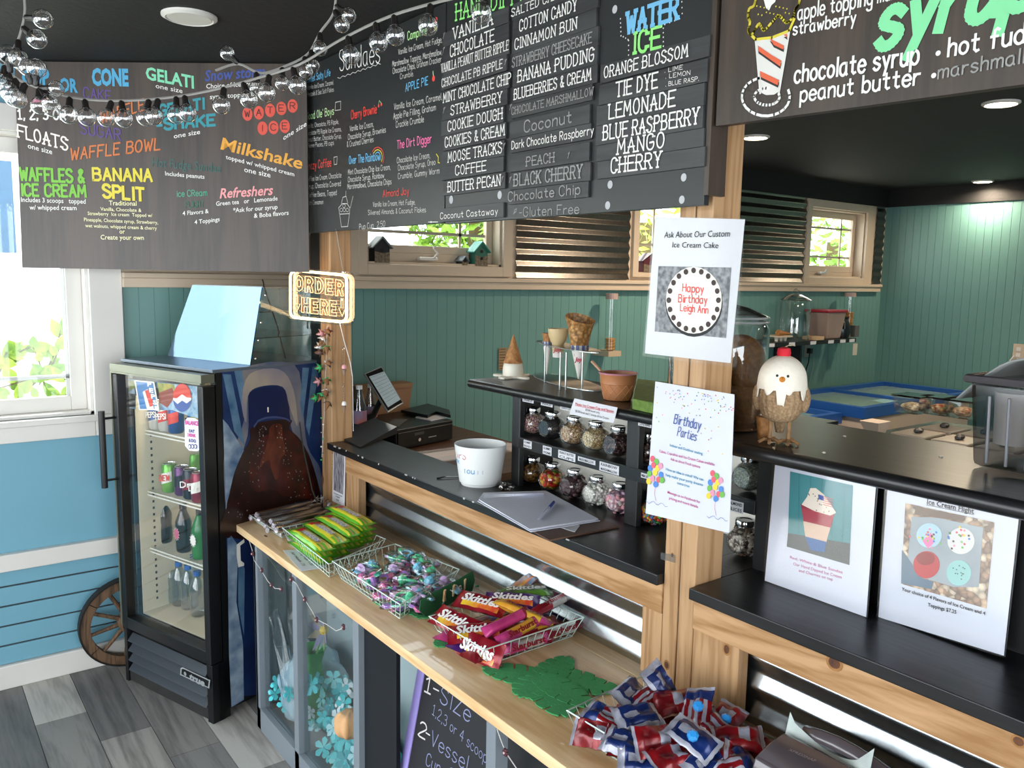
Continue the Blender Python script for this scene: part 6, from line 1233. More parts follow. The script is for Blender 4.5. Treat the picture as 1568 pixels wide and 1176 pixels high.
# jars
def candy(name, cols, sc=160, rough=.4, bump=.8, ramp=None):
    m = mat(name, cols[0], rough, sc=sc, bump=0); n = m.node_tree.nodes; L = m.node_tree.links
    vo = n.new('ShaderNodeTexVoronoi'); vo.inputs['Scale'].default_value = sc; mp = [x for x in n if x.type == 'MAPPING'][0]; L.new(mp.outputs[0], vo.inputs['Vector'])
    sp2 = n.new('ShaderNodeSeparateColor'); L.new(vo.outputs['Color'], sp2.inputs[0]); rp = [x for x in n if x.type == 'VALTORGB'][0]; rp.color_ramp.interpolation = 'CONSTANT'
    els = rp.color_ramp.elements
    while len(els) < len(cols): els.new(.5)
    for k, c in enumerate(cols): els[k].position = k / len(cols); els[k].color = lin(c)
    L.new(sp2.outputs[0], rp.inputs[0]); mlt = n.new('ShaderNodeMix'); mlt.data_type = 'RGBA'; mlt.blend_type = 'MULTIPLY'; mlt.inputs[0].default_value = .75
    r2 = n.new('ShaderNodeMapRange'); r2.inputs[1].default_value = .25; r2.inputs[2].default_value = .75; r2.inputs[3].default_value = 1; r2.inputs[4].default_value = .25
    L.new(vo.outputs['Distance'], r2.inputs[0]); L.new(rp.outputs[0], mlt.inputs[6]); L.new(r2.outputs[0], mlt.inputs[7]); L.new(mlt.outputs[2], n['Principled BSDF'].inputs['Base Color'])
    bp = n.new('ShaderNodeBump'); bp.inputs['Strength'].default_value = bump; bp.inputs['Distance'].default_value = .003; bp.invert = True; L.new(vo.outputs['Distance'], bp.inputs['Height']); L.new(bp.outputs[0], n['Principled BSDF'].inputs['Normal'])
    return m
JG = glass('jar_glass', 'f4f8f6', .08, refl=3.0); jarp = None
def jar(lab, py_, y, z, m, xj=1.645, level=.9, pieces=None, r_=.037):
    global jarp
    mw = Matrix.Translation((xj, y, z))
    if jarp is None:
        jarp = thing('candy_jar', lab, 'jar', mw=mw, group='chrome lidded candy jars'); c = V((0, 0, .039))
        MB().lathe([(.0, -.037), (.024, -.037), (.027, -.034), (.0365, -.012), (.0378, 0), (.0365, .012), (.027, .034), (.0, .037)], c, 24, ax=(1, 0, 0), cap=False).build('glass_body', JG, jarp, smooth=True, local=True)
        MB().tube([V((-.0375, .0255 * cos(a), .039 + .0255 * sin(a))) for a in [2 * pi * k / 24 for k in range(24)]], .0016, 6, closed=True).build('front_ring', JG, jarp, smooth=True, local=True)
        MB().lathe([(.021, .066), (.021, .076)], (0, 0, 0), 20, cap=False).build('neck', JG, jarp, smooth=True, local=True)
        MB().lathe([(.023, .074), (.0245, .077), (.0245, .088), (.023, .0905), (.017, .0905), (.016, .089)], (0, 0, 0), 24).build('lid', CHR, jarp, smooth=True, local=True); t = jarp
    else: t = dup(jarp, mw, lab, jar_kids)
    if not jar_kids: jar_kids.extend([k_ for k_ in bpy.data.objects if k_.parent is jarp])
    b = MB(); c = V((0, 0, .039)); b.lathe([(.0, -.034), (.023, -.034), (.034, -.012), (.0355, 0), (.034, .012), (.026, .031), (.0, .034)], c, 20, ax=(1, 0, 0), cap=False)
    lim = .039 + .036 * level
    b.v = [V((p.x, p.y, min(p.z, lim + .0015 * sin(300 * p.x + 200 * p.y)))) for p in b.v]; b.build('candy', m, t, smooth=True, ang=60, local=True)['kind'] = 'stuff'
    if pieces:
        q = MB(); rr = random.Random(int(y * 1000)); rad, sc_, n_ = pieces
        for k in range(n_):
            th = rr.uniform(0, 2 * pi); h = rr.uniform(-.033, .02); R_ = .034 - .3 * abs(h) * .3 - (.008 if h < -.02 else 0)
            if h < -.028: R_ = rr.uniform(0, .022)
            p = V((h, R_ * cos(th), .039 + R_ * sin(th)))
            if p.z > lim: continue
            q.cur = rr.randrange(len(rad)); q.ball(p, 1, 6, 4, sc=sc_, rot=Matrix.Rotation(rr.uniform(0, 3), 3, 'X') @ Matrix.Rotation(rr.uniform(0, 3), 3, 'Z'))
        q.build('candy_pieces', rad, t, smooth=True, ang=180, local=True)['kind'] = 'stuff'
    return t
jar_kids = []
yj = lambda px, py, x_=1.645: AX(px, py, x_).y
J = [(816, 650, ZM, candy('sprinkle_pink', ('d8a0a8', 'f0e6d8', '8a4a5a', 'e8c9a0', '7a3040'), 300), 'jar of pink and white sprinkles, first on the upper shelf', None), (846, 658, ZM, candy('cookie_black', ('2a2624', '3f3a38', '1a1716'), 300), 'jar of black cookie crumbs, second on the upper shelf', None),
     (879, 667, ZM, candy('crunch_tan', ('d8a868', 'e8cfa0', 'a8743c', 'c88a6a', 'f0e0c0'), 280), 'jar of tan crunch coat, third on the upper shelf', None), (913, 677, ZM, candy('peanut_cream', ('dcc08c', 'f0dcb4', 'b8935a'), 200), 'jar of chopped pale peanuts, fourth on the upper shelf', None), (947, 684, ZM, candy('choc_chip', ('3a2420', '5a3a34', '1f1312', '8a7068'), 190), 'jar of dark chocolate pieces beside the divider, upper shelf', None),
     (815, 736, ZB, candy('gummy_brown', ('6a4a1a', '3a1a10', '7a5a24'), 120), 'jar of dark amber gummy bears, first on the lower shelf', None), (846, 745, ZB, candy('gummy_worm', ('c8301c', 'e08030', 'd8b040', '8a1a14', '3f7a2a'), 110), 'jar of red and orange gummy worms on the lower shelf', None),
     (879, 754, ZB, candy('pb_cup', ('4a3236', '5f4448', '2a1a1c'), 95), 'jar of brown peanut butter cups on the lower shelf', ([mat('brown_cup', '4f363a', .5)], (.0075, .0075, .006), 70)), (914, 765, ZB, candy('marsh_white', ('e8e6dc', 'f6f4ec', 'cfccc0'), 130), 'jar of white marshmallows on the lower shelf', ([mat('white_marshmallow', 'efece2', .8)], (.005, .005, .006), 150)),
     (949, 779, ZB, candy('marsh_pink', ('e8a8b0', 'f0d8d8', 'c88a9a', 'b8a0b8'), 110), 'jar of pink and lilac marshmallows beside the divider, lower shelf', ([mat('pink_marshmallow', 'e8a4ac', .8), mat('pale_marshmallow', 'ead8d4', .8), mat('lilac_marshmallow', 'b8a0b4', .8)], (.0065, .0065, .0075), 90)),
     (992, 697, ZM, candy('coffee_bean', ('3a241c', '6a5048', 'a89088', '1f1210'), 150), 'jar of coffee beans half hidden by the birthday notice', None),
     (1003, 797, ZB, candy('mm', ('2f7fd0', 'd83a28', 'e8c030', '3fa04a', '6a3a20', 'e87a28'), 150), 'jar of multicoloured chocolate beans at the foot of the post', ([ink(c) for c in ('3f9fd8', 'd83a28', 'e8c030', '3fa04a', '5a3420', 'e87a28')], (.0052, .0052, .003), 260)),
     (1148, 735, ZM, candy('coconut', ('c9c9b4', 'b4b69c', 'dcdccc'), 260), 'jar of pale coconut flakes to the right of the post, upper', None), (1139, 838, ZB, candy('almond', ('d0c2b0', '7a6658', 'e8dccb', '3f3028'), 120), 'jar of sliced almonds to the right of the post, lower', ([mat('almond_pale', 'd8cbb8', .6), mat('almond_skin', '8a705c', .6)], (.008, .006, .0012), 120))]
for px, py, z, m, lab, pc_ in J: jar(lab, 0, yj(px, py), z, m, pieces=pc_, level=.95 if z == ZM else .85)
# notice clipped to the rounded edge
xn = 1.547; ncard = [AX(a, b_, xn) for a, b_ in ((880, 610), (946, 624), (940, 648), (872, 634))]
nc = thing('small_notice', 'small white notice with red heading clipped to the rack top edge', 'notice', sum(ncard, V()) / 4); MB().prism(ncard, (-.001, 0, 0)).build('paper', PAPER, nc)
B = Board(lambda x, y: AX(x, y, xn - .001), (0, 0, 1), (-1, 0, 0), (720, 460), 5.227); RDI = ink('c8384a')
B.t(RDI, 'Plastic Ice Cream Cup and Spoon', 845, 838, 1150, 898, 22, kind='f', bold=.012); B.line(RDI, [(843, 842), (1150, 902)], .0008); B.t(INK, '$3.00 bowl only', 925, 883, 1040, 908, 18, kind='f', bold=.0); B.t(INK, '$5.00 bowl and 1 scoop of Ice Cream', 845, 893, 1112, 955, 20, kind='f', bold=.0); B.done(nc)

# ================================================================ on top of the rack
WAF = candy('waffle_cone', ('c08a50', 'b07a40', 'cf9c60'), 90, bump=.6); CONEB = mat('sugar_cone_brown', 'b9814a', .6, bump=.5, sc=80, h2='8a5a2c'); CRMW = mat('cream_white', 'e6dfce', .4, var=.04)
def waffle(b, tip, ax, L_, R_, n=26, m=14, open_=.0, ridge=.0016, oval=1.0):
    """cone with a raised diamond grid, tip at tip, opening along ax"""
    ax = V(ax).normalized(); e1 = V((0, 1, 0)).cross(ax).normalized() if abs(ax.y) < .9 else V((1, 0, 0)); e2 = ax.cross(e1)
    def fn(u, v):
        a = 2 * pi * v; r_ = R_ * u + .001 + ridge * (max(0, cos(6 * a + 16 * u)) ** 4 + max(0, cos(6 * a - 16 * u)) ** 4) * (.3 + u); l_ = L_ * u + (open_ * sin(a) * u ** 6)
        return tip + ax * l_ + e1 * cos(a) * r_ * oval + e2 * sin(a) * r_
    return b.grid(fn, m * 2, n * 2)
cdp = V((1.716, 2.262, ZTOP)); s_ = 1.0
cd = thing('cone_ornament', 'upside-down waffle cone ornament melting into a cream puddle at the left end of the rack', 'ornament', cdp)
waffle(MB(), cdp + V((0, 0, .15)), (0, 0, -1), .098, .031).build('cone', CONEB, cd, smooth=True, ang=180)
MB().lathe([(.036, .008), (.036, .03), (.034, .045), (.03, .054), (.012, .058)], cdp, 24).build('ice_cream', CRMW, cd, smooth=True, ang=80)
b = MB(); pts = [(.075 * (.62 + .38 * (sin(4 * a + .5) + .35 * sin(7 * a)))) for a in [2 * pi * k / 48 for k in range(48)]]; lp = [cdp + V((max(.038, r_) * cos(2 * pi * k / 48) * 1.05, max(.038, r_) * sin(2 * pi * k / 48), 0)) for k, r_ in enumerate(pts)]
b.prism(lp, (0, 0, .009)).build('puddle', CRMW, cd, smooth=True, ang=60, bev=.003)
# acrylic cone stand
cs = thing('cone_stand', 'clear acrylic stand holding three sample cones on the rack top', 'stand', (1.79, 2.08, ZTOP)); ACE = mat('acrylic_edge', 'b4bab8', .15, .4)
def oval(mb, c, ax_, a, b_, th): e = V(ax_).normalized(); q = V((-e.y, e.x, 0)); P_ = [c + e * a * cos(t) + q * b_ * sin(t) for t in [2 * pi * k / 36 for k in range(36)]]; mb.prism(P_, (0, 0, th)); return P_
cA, cB_ = AZ(822, 573, ZTOP), AZ(911, 601, ZTOP); cc = (cA + cB_) / 2; axd = cB_ - cA; La = axd.length / 2
b = MB(); P_ = oval(b, cc + V((.02, .01, 0)), axd, La, .07, .004); b.build('base', ACR, cs); MB().tube([p + V((0, 0, .002)) for p in P_], .0022, 5, closed=True).build('base_edge', ACE, cs)
ztp = AX(865, 532, cc.x).z; b = MB(); P_ = oval(b, cc + V((.02, .01, ztp - ZTOP)), axd, La * 1.0, .055, .004); b.build('top', ACR, cs); MB().tube([p + V((0, 0, .002)) for p in P_], .0018, 5, closed=True).build('top_edge', ACE, cs)
for px, py in ((834, 585), (857, 597), (866, 597), (891, 597)): p = AZ(px, py, ZTOP); MB().tube([p, V((p.x, p.y, ztp))], .0028, 8).build('rod', ACE, cs)
SLV = mat('printed_cone_sleeve', 'e2dcd4', .5, var=.03); SLB = mat('sleeve_blue', '5a6a9a', .5); SLR = ink('c04858')
def conein(lab, px, pyt, pyb, rt_, kind):
    x_ = cc.x + .015; t0 = AX(px, pyb, x_); t1 = AX(px, pyt, x_); L_ = t1.z - t0.z; tip = V((t0.x, t0.y, t0.z)); t = thing('sample_cone', lab, 'cone', tip)
    zs = ztp + .012 - tip.z; fs = zs / L_
    if kind != 'cake': MB().lathe([(.003 if kind == 'waffle' else .0015, 0), (rt_ * fs * (1.28 if kind == 'waffle' else 1.06) + .002, zs)], tip, 20, cap=False).build('sleeve', SLV, t, smooth=True)
    else: MB().lathe([(rt_ * .5, 0), (rt_ * .58, zs)], tip, 20, cap=False).build('sleeve', SLV, t, smooth=True)
    b = MB()
    for k in range(10): a = 2 * pi * k / 10; rr = (rt_ * fs * (1.3 if kind == 'waffle' else 1.08) + .003) if kind != 'cake' else rt_ * .6; b.add([tip + V((rr * .96 * cos(a - .16), rr * .96 * sin(a - .16), zs * .9)), tip + V((rr * .94 * cos(a), rr * .94 * sin(a), zs * .82)), tip + V((rr * .96 * cos(a + .16), rr * .96 * sin(a + .16), zs * .9)), tip + V((rr * cos(a + .16), rr * sin(a + .16), zs)), tip + V((rr * cos(a - .16), rr * sin(a - .16), zs))], [(0, 1, 2, 3, 4)])
    b.build('sleeve_scallops', SLB, t)
    if kind == 'waffle': waffle(MB(), tip, (0, 0, 1), L_ * .93, rt_, open_=.016, oval=1.15).build('cone', WAF, t, smooth=True, ang=180)
    elif kind == 'sugar': waffle(MB(), tip, (0, 0, 1), L_, rt_, 16, 10, ridge=.0008).build('cone', CONEB, t, smooth=True, ang=180); 
    else: MB().lathe([(rt_ * .5, L_ * .1), (rt_ * .6, L_ * .45), (rt_ * .62, L_ * .5), (rt_ * .75, L_ * .56), (rt_ * .95, L_ * .78), (rt_, L_ * .94), (rt_ * .98, L_), (rt_ * .9, L_), (rt_ * .8, L_ * .8)], tip, 28).build('cone', mat('cake_cone', 'd3b98a', .6, var=.06), t, smooth=True)
    q = MB(); n = V((-1, -.9, 0)).normalized(); e = V((0, 0, 1)).cross(n); zc_ = zs * .62; rr = rt_ * fs * .86 if kind != 'cake' else rt_ * .6
    if kind != 'sugar': letter(q, 'Joy', tip + n * (rr + .003) - e * .012 + V((0, 0, zc_ - .01)), tip + n * (rr + .003) + e * .012 + V((0, 0, zc_ - .01)), (0, 0, 1), .014, n, kind='f', bold=.05, shear=.2); q.build('lettering', SLR, t)
conein('small sugar cone in a white sleeve, leftmost in the acrylic stand', 837, 510, 573, .0165, 'sugar'); conein('flat-rimmed cake cone in a white sleeve, middle of the acrylic stand', 854, 503, 547, .035, 'cake'); conein('tall waffle cone in a white sleeve, rightmost in the acrylic stand', 886, 480, 580, .042, 'waffle')
# waffle-pattern bowl with spoon, green box
bc2 = V((1.672, 1.70, ZTOP)); BWL = mat('waffle_plastic', 'b5774c', .45, var=.06); bw = thing('waffle_bowl', 'tan waffle-pattern plastic bowl with pink lining on the rack top', 'bowl', bc2); hB = .078
MB().lathe([(.036, 0), (.04, .002), (.049, hB * .6), (.0515, hB * .62), (.0515, hB * .66), (.0535, hB * .96), (.056, hB), (.052, hB), (.046, hB * .5), (.03, .006)], bc2, 36).build('bowl', BWL, bw, smooth=True, ang=35)
MB().lathe([(.0535, hB - .0015), (.0455, hB * .5), (.02, .01)], bc2, 30, cap=False).build('lining', mat('pink_plastic', 'b56a8a', .4), bw, smooth=True); MB().tube([bc2 + V((.0545 * cos(a), .0545 * sin(a), hB)) for a in [2 * pi * k / 30 for k in range(30)]], .0026, 6, closed=True).build('rim', mat('pink_rim', 'c88898', .4), bw, smooth=True)
b = MB()
for k in range(12):
    for sg in (1, -1):
        P_ = []
        for i in range(6): f_ = i / 5; a = 2 * pi * k / 12 + sg * f_ * .8; rr = .0405 + .0095 * f_; P_.append(bc2 + V((rr * cos(a), rr * sin(a), .003 + hB * .57 * f_)))
        b.tube(P_, .0008, 4)
b.build('lattice', mat('waffle_plastic_line', 'cf9468', .45), bw)
sp3 = thing('wooden_spoon', 'brown spoon handle sticking out of the waffle bowl', 'spoon', bc2); MB().tube([bc2 + V((0, .01, .02)), AX(922, 570, 1.65), AX(906, 553, 1.64)], [.004, .0045, .0042], 8).build('handle', mat('tan_spoon', 'b58a6a', .5), sp3, smooth=True)
gb = [AZ(a, b_, ZTOP + .001) for a, b_ in ((968, 627), (1000, 634), (1030, 600), (975, 594))]; tag(MB().prism(gb, (0, 0, .03)).build('green_box', mat('olive_green_grass', '6f8a3c', .8, bump=.5, sc=60, h2='54702c'), bev=.003), 'low olive green box on the rack top beside the waffle bowl', 'box')
# big glass cookie jar
jc = AZ(1094, 648, ZTOP); jc.x += .0; Rj = .118; CJ = glass('cookie_jar_glass', 'eef4f2', .1, refl=4)
jr = thing('cookie_jar', 'large lidded glass jar of stacked waffle bowls behind the post', 'jar', jc)
MB().lathe([(Rj * .9, 0), (Rj, .01), (Rj, .235), (Rj * .92, .25), (Rj * .95, .255)], jc, 40, cap=False).build('glass_body', CJ, jr, smooth=True, ang=60)
MB().lathe([(Rj * .97, .255), (Rj * .98, .262), (Rj * .9, .268), (Rj * .55, .285), (Rj * .2, .295), (.012, .30), (.02, .315), (.016, .33), (.002, .335)], jc, 32, cap=False).build('lid', CJ, jr, smooth=True, ang=60)
for z_ in (.252, .262): MB().tube([jc + V((Rj * .97 * cos(a), Rj * .97 * sin(a), z_)) for a in [2 * pi * k / 36 for k in range(36)]], .003, 6, closed=True).build('seal_ring', ACE, jr, smooth=True)
MB().lathe([(Rj + .012, -.0), (Rj + .014, .004), (Rj * .8, .006)], jc, 36).build('foot', CJ, jr, smooth=True)
WBW = mat('waffle_bowl_brown', '8a6238', .7, bump=.8, sc=90, h2='6a4522')
k = 0
for dx, dy, dz, rr in ((.045, -.035, .15, .07), (-.03, .03, .13, .065), (.05, -.03, .055, .066), (-.035, .02, .05, .065), (0, .05, .2, .05)):
    k += 1; c = jc + V((dx, dy, dz)); b = MB(); b.grid(lambda u, v: (c.x + rr * sin(pi * u) * cos(2 * pi * v) * .5 * (1 + .03 * cos(14 * pi * v)), c.y + rr * sin(pi * u) * sin(2 * pi * v) * (1 + .03 * cos(14 * pi * v)), c.z + rr * cos(pi * u)), 12, 32); o = b.build('waffle_bowl_stack', WBW, smooth=True, ang=180)
    tag(o, 'round brown waffle bowl inside the big glass jar, %s' % ('upper right', 'upper left', 'lower right', 'lower left', 'topmost')[k - 1], 'waffle', 'waffle bowls in the jar')
# bird ornament
bp_ = AZ(1192, 679, ZTOP); KNIT = mat('brown_knit', 'ab8d6b', .9, h2='82674a', sc=200, bump=.6); FELTW = mat('white_felt', 'e6ddcd', .9, var=.05, sc=90, bump=.3); TWIG = mat('twig_leg', 'a07a50', .7, bump=.5, sc=60, h2='7a5836')
bd_ = thing('bird_ornament', 'felt bird ornament with a melted white top, red cherry hat and twig legs', 'ornament', bp_); fw = (V((EYEP.x, EYEP.y, 0)) - V((bp_.x, bp_.y, 0))).normalized(); rt3 = V((-fw.y, fw.x, 0)); c0_ = bp_ + V((0, 0, .105))
MB().grid(lambda u, v: c0_ + V((cos(2 * pi * v), sin(2 * pi * v), 0)) * (.0495 * sin(pi * (.02 + .96 * u)) ** .75) * (1 + .025 * cos(44 * pi * v)) * (1 - .1 * (1 - u)) + V((0, 0, .058 * cos(pi * u) * (1.0 if u > .5 else 1.15))), 16, 88).build('body', KNIT, bd_, smooth=True, ang=180)
b = MB(); b.grid(lambda u, v: c0_ + V((cos(2 * pi * v), sin(2 * pi * v), 0)) * (.0465 * sin(min(pi * .5, pi * .5 * u * 1.25)) ** .8 + .006 * u * u) + V((0, 0, .088 - .072 * u ** 1.6 - (.022 * (max(0, sin(2 * pi * v * 8 + 1)) ** .8 * (.6 + .4 * sin(2 * pi * v * 3))) + (.03 if abs(((v * 2 * pi - math.atan2(fw.y, fw.x)) + pi) % (2 * pi) - pi) < .16 else 0)) * u ** 8)), 20, 96).build('icing', FELTW, bd_, smooth=True, ang=180, solid=.002)
MB().lathe([(.0135, 0), (.015, .008), (.013, .018), (.004, .021)], c0_ + V((0, 0, .084)), 16).build('cherry_hat', mat('red_felt', 'c8182a', .8, bump=.3, sc=90), bd_, smooth=True); MB().tube([c0_ + V((0, 0, .104)), c0_ + V((0, 0, .11)) - rt3 * -.012, c0_ + V((0, 0, .108)) + rt3 * .022], .0012, 5).build('cherry_stalk', mat('tan_cord', 'a8987a', .8), bd_)
for s_ in (-1, 1): MB().ball(c0_ + fw * .0455 + rt3 * s_ * .0105 + V((0, 0, .047)), .0036, 8, 6).build('eye', INK, bd_, smooth=True)
MB().lathe([(.0075, 0), (.0055, .007), (.0005, .013)], c0_ + fw * .045 + V((0, 0, .04)), 10, ax=fw).build('beak', mat('orange_beak', 'd8882a', .6), bd_, smooth=True)
rn = random.Random(6)
for k in range(9):
    a = rn.uniform(-1, 1); z_ = rn.uniform(.025, .07); r_ = .048 - max(0, z_ - .04) * .4; d_ = (fw * cos(a) + rt3 * sin(a)); MB().tube([c0_ + d_ * r_ + V((0, 0, z_)), c0_ + d_ * r_ + V((0, 0, z_)) + rt3 * rn.uniform(-.006, .006) + V((0, 0, rn.uniform(-.004, .004)))], .0009, 4).build('sprinkle', ink(('d88a9a', '2a2420', 'd8b06a')[k % 3]), bd_)
for s_ in (-1, 1):
    MB().ball(c0_ + rt3 * s_ * .047 - V((0, 0, .005)), .03, 10, 8, sc=(.45, .45, 1)).build('wing', KNIT, bd_, smooth=True)
    f0 = bp_ + rt3 * s_ * .019; MB().tube([f0 + V((0, 0, .055)), f0 + V((.001, 0, .03)), f0 + V((0, 0, .008))], [.0045, .004, .0045], 8).build('leg', TWIG, bd_, smooth=True)
    for a in (-.9, 0, .9, 2.6): dd = fw * cos(a) + rt3 * sin(a) * 1; MB().tube([f0 + V((0, 0, .007)), f0 + dd * .016 + V((0, 0, .009)), f0 + dd * (.028 if a < 2 else .018) + V((0, 0, .004))], [.004, .0042, .0036], 7).build('toe', TWIG, bd_, smooth=True)
MB().tube([c0_ - fw * .035 - V((0, 0, .03)), c0_ - fw * .055 - V((0, 0, .065)), c0_ - fw * .05 - V((0, 0, .09))], [.022, .014, .008], 8).build('tail', KNIT, bd_, smooth=True)
tc_ = AZ(1164, 679, ZTOP) + V((.05, .03, 0)); MB().lathe([(.011, .0), (.017, .05), (.015, .05)], tc_, 16).build('little_cone', CONEB, None, smooth=True); o = bpy.data.objects[-1] if False else [x for x in COL.objects if x.name.startswith('little_cone')][0]; tag(o, 'small tan cone cup standing behind the bird ornament', 'cone')
for k, (a, b_) in enumerate(((1262, 693), (1293, 668), (1441, 699))): o = crumple(MB(), AZ(a, b_, ZTOP + .002), (.003, .004, .002), 6, 8, .5, k).build('popcorn_crumb', CRMW); tag(o, 'tiny white crumb on the black rack top, %s' % ('nearest the rounded edge', 'behind the bird', 'beside the grey bin')[k], 'crumb', 'white crumbs')
# grey bin
GB = glass('smoked_bin', '7f7f86', .62, refl=1.6, rough=.08); gx, gy = 1.625, .72; zt4 = AX(1475, 578, 1.63).z
bn = thing('bulk_bin', 'smoky grey clear bin full of white cups at the right end of the rack', 'bin', (1.73, .55, ZTOP)); zb4 = ZTOP + .004
x0, x1, y0_, y1_ = 1.63, 1.83, .25, .715
b = MB().hull([V((x0 + .012, y0_, zb4)), V((x1, y0_, zb4)), V((x1, y1_ - .012, zb4)), V((x0 + .012, y1_ - .012, zb4))], [V((x0, y0_, zt4)), V((x1, y0_, zt4)), V((x1, y1_, zt4)), V((x0, y1_, zt4))]); b.build('shell', GB, bn, bev=.012)
for k in range(9): y_ = y1_ - .04 - k * .034; MB().tube([(x0 + .010, y_, zb4 + .01), (x0 - .001, y_, zt4 - .03)], .0028, 6).build('rib', mat('bin_rib', '77777c', .3), bn)
MB().tube([(x0 - .003, y0_, zt4), (x0 - .003, y1_ + .003, zt4), (x1, y1_ + .003, zt4)], .008, 8).build('rim', mat('smoked_rim', '4a4648', .3), bn, smooth=True)
for k in range(5): p = V((x0 + .06, y1_ - .06 - .06 * k, zb4 + .045)); tag(MB().lathe([(.030, 0), (.034, zt4 - zb4 - .07), (.03, zt4 - zb4 - .07)], p, 16).build('paper_cup_stack', mat('cup_white', 'e8ded2', .6), smooth=True), 'stack of white cups inside the grey bin, %s from its left end' % ('first second third fourth fifth'.split()[k]), 'cups', 'cup stacks in the bin')
b = MB(); b.grid(lambda u, v: (x0 + .02 + .16 * v, y1_ + .03 - .26 * u - .01 * v, zt4 + .006 + .05 * sin(pi * .5 * min(1, u * 1.3)) * (1 - .3 * v) - .05 * max(0, .33 - u) * 3 * (1 - u)), 14, 6).build('lid_flap', mat('grey_flap', '8f928f', .4), bn, smooth=True, ang=180, solid=.003)
kc = V((x0 + .09, y1_ - .16, zt4 + .055)); tag(MB().tube([kc + V((0, .05, -.01)), kc + V((0, -.3, .03))], [.03, .035], 16).build('paper_roll', mat('tan_paper_roll', 'b39070', .7), smooth=True), 'tan paper roll lying on top of the grey bin', 'roll')
# ================================================================ notices on the near post
SLEEVE = glass('plastic_sleeve', 'f4f4f8', .03, refl=.8, rough=.12)
def xp(X): return lambda x, y: AX(x, y, X)
cn = thing('cake_notice', 'laminated notice about custom ice cream cakes taped to the near pine post', 'notice', AX(1060, 450, 1.38))
MB().prism([AX(a, b_, 1.381) for a, b_ in ((1004, 332), (1141, 336), (1119, 556), (988, 541))], (-.0012, 0, 0)).build('paper', PAPER, cn)
MB().prism([AX(a, b_, 1.3795) for a, b_ in ((1000, 330), (1141, 334), (1128, 562), (1120, 562), (984, 545), (990, 480))], (-.0008, 0, 0)).build('plastic_sleeve', SLEEVE, cn)
B = Board(xp(1.3796), (0, 0, 1), (-1, 0, 0), (960, 320), 2.262); T = B.t
T(INK, 'Ask About Our Custom', 130, 100, 357, 96, 22, kind='f', bold=.0, shear=.1); T(INK, 'Ice Cream Cake', 158, 133, 317, 136, 20, kind='f', bold=.0, shear=.1)
TAB = mat('speckled_tablecloth', '9a9c9e', .6, h2='5a5c60', sc=90, det=1); B.poly(TAB, [(110, 198), (362, 203), (343, 447), (97, 424)])
def circ(cx, cy, rx, ry, n=28): return [(cx + rx * cos(2 * pi * k / n), cy + ry * sin(2 * pi * k / n)) for k in range(n)]
B.poly(INK, circ(234, 325, 99, 118), .0014); B.poly(ink('ece6dc'), circ(234, 316, 97, 116), .002); B.poly(ink('f4efe6'), circ(234, 316, 78, 92), .0026)
for k in range(20): a = 2 * pi * k / 20; B.poly(ink('3a2a28'), circ(234 + 86 * cos(a), 316 + 103 * sin(a), 8, 10, 10), .0032)
CKR = ink('e0605a'); T(CKR, 'Happy', 196, 285, 268, 290, 26, bold=1.3, off=.0034); T(CKR, 'Birthday', 182, 322, 280, 328, 26, bold=1.3, off=.0034); T(CKR, 'Leigh Ann', 188, 352, 284, 362, 24, bold=1.3, off=.0034)
B.done(cn, 'print')
bn2 = thing('birthday_notice', 'white birthday parties notice with confetti and balloons taped to the near pine post', 'notice', AX(1055, 700, 1.38))
pts = [AX(a, b_, 1.380) for a, b_ in ((1004, 584), (1125, 604), (1117, 816), (989, 786))]; MB().prism(pts, (-.0012, 0, 0)).build('paper', mat('birthday_paper', 'cfd1da', .6, var=.03), bn2)
B = Board(xp(1.3786), (0, 0, 1), (-1, 0, 0), (960, 320), 2.262); T = B.t; IB = ink('33509a'); IT = ink('2f86a8'); IP = ink('c0508a')
T(IB, 'Birthday', 163, 742, 254, 764, 32, bold=.75, shear=.2); T(IB, 'Parties', 175, 785, 240, 803, 32, bold=.75, shear=.2)
for m_, s_, *q in ((IT, 'Indoor and Outdoor seating', 150, 822, 263, 852), (IP, 'Cakes, Cupcakes and Ice Cream Cakes available', 113, 842, 305, 890), (IP, 'Ask us about Food options', 152, 870, 255, 898), (IT, 'Have an idea in mind? We can', 136, 905, 266, 942), (IT, 'help make your party dreams', 136, 925, 264, 960), (IT, 'come true', 175, 952, 218, 965), (IP, 'Message us on Facebook for', 142, 985, 255, 1020), (IP, 'pricing and more details', 147, 1005, 247, 1036)): T(m_, s_, *q, 10, kind='f', bold=.012)
rn = random.Random(3); BC = [ink(c) for c in ('d85a6a', '6ab04a', '4a80c8', 'e8c83c', 'e890a8')]
for k in range(90):
    x = rn.uniform(100, 370); y = 612 + (x - 95) * .15 + rn.expovariate(1 / 60.)
    if y < 860: B.disc(BC[k % 5] if k % 3 else ink('8a90a8'), x, y, 2.6, n=5)
for bx, by in ((100, 925), (308, 975)):
    for k, (dx, dy) in enumerate(((-10, -60), (4, -50), (-18, -28), (8, -28), (18, -35), (-6, -38), (-20, -8), (20, -5), (0, -12), (-10, 8), (12, 12), (24, 14), (2, 28), (-22, 18))): B.poly(BC[k % 5], circ(bx + dx, by + dy, 8, 11, 12), .0018 + .0001 * k)
    B.line(IP, [(bx, by + 35), (bx - 3, by + 60), (bx + 2, by + 85)], .0008); B.line(IB, [(bx + 8 * k - 30, by + 88 + 6 * sin(k * 1.7) + k * 1.6) for k in range(10)], .0007)
B.done(bn2, 'print')
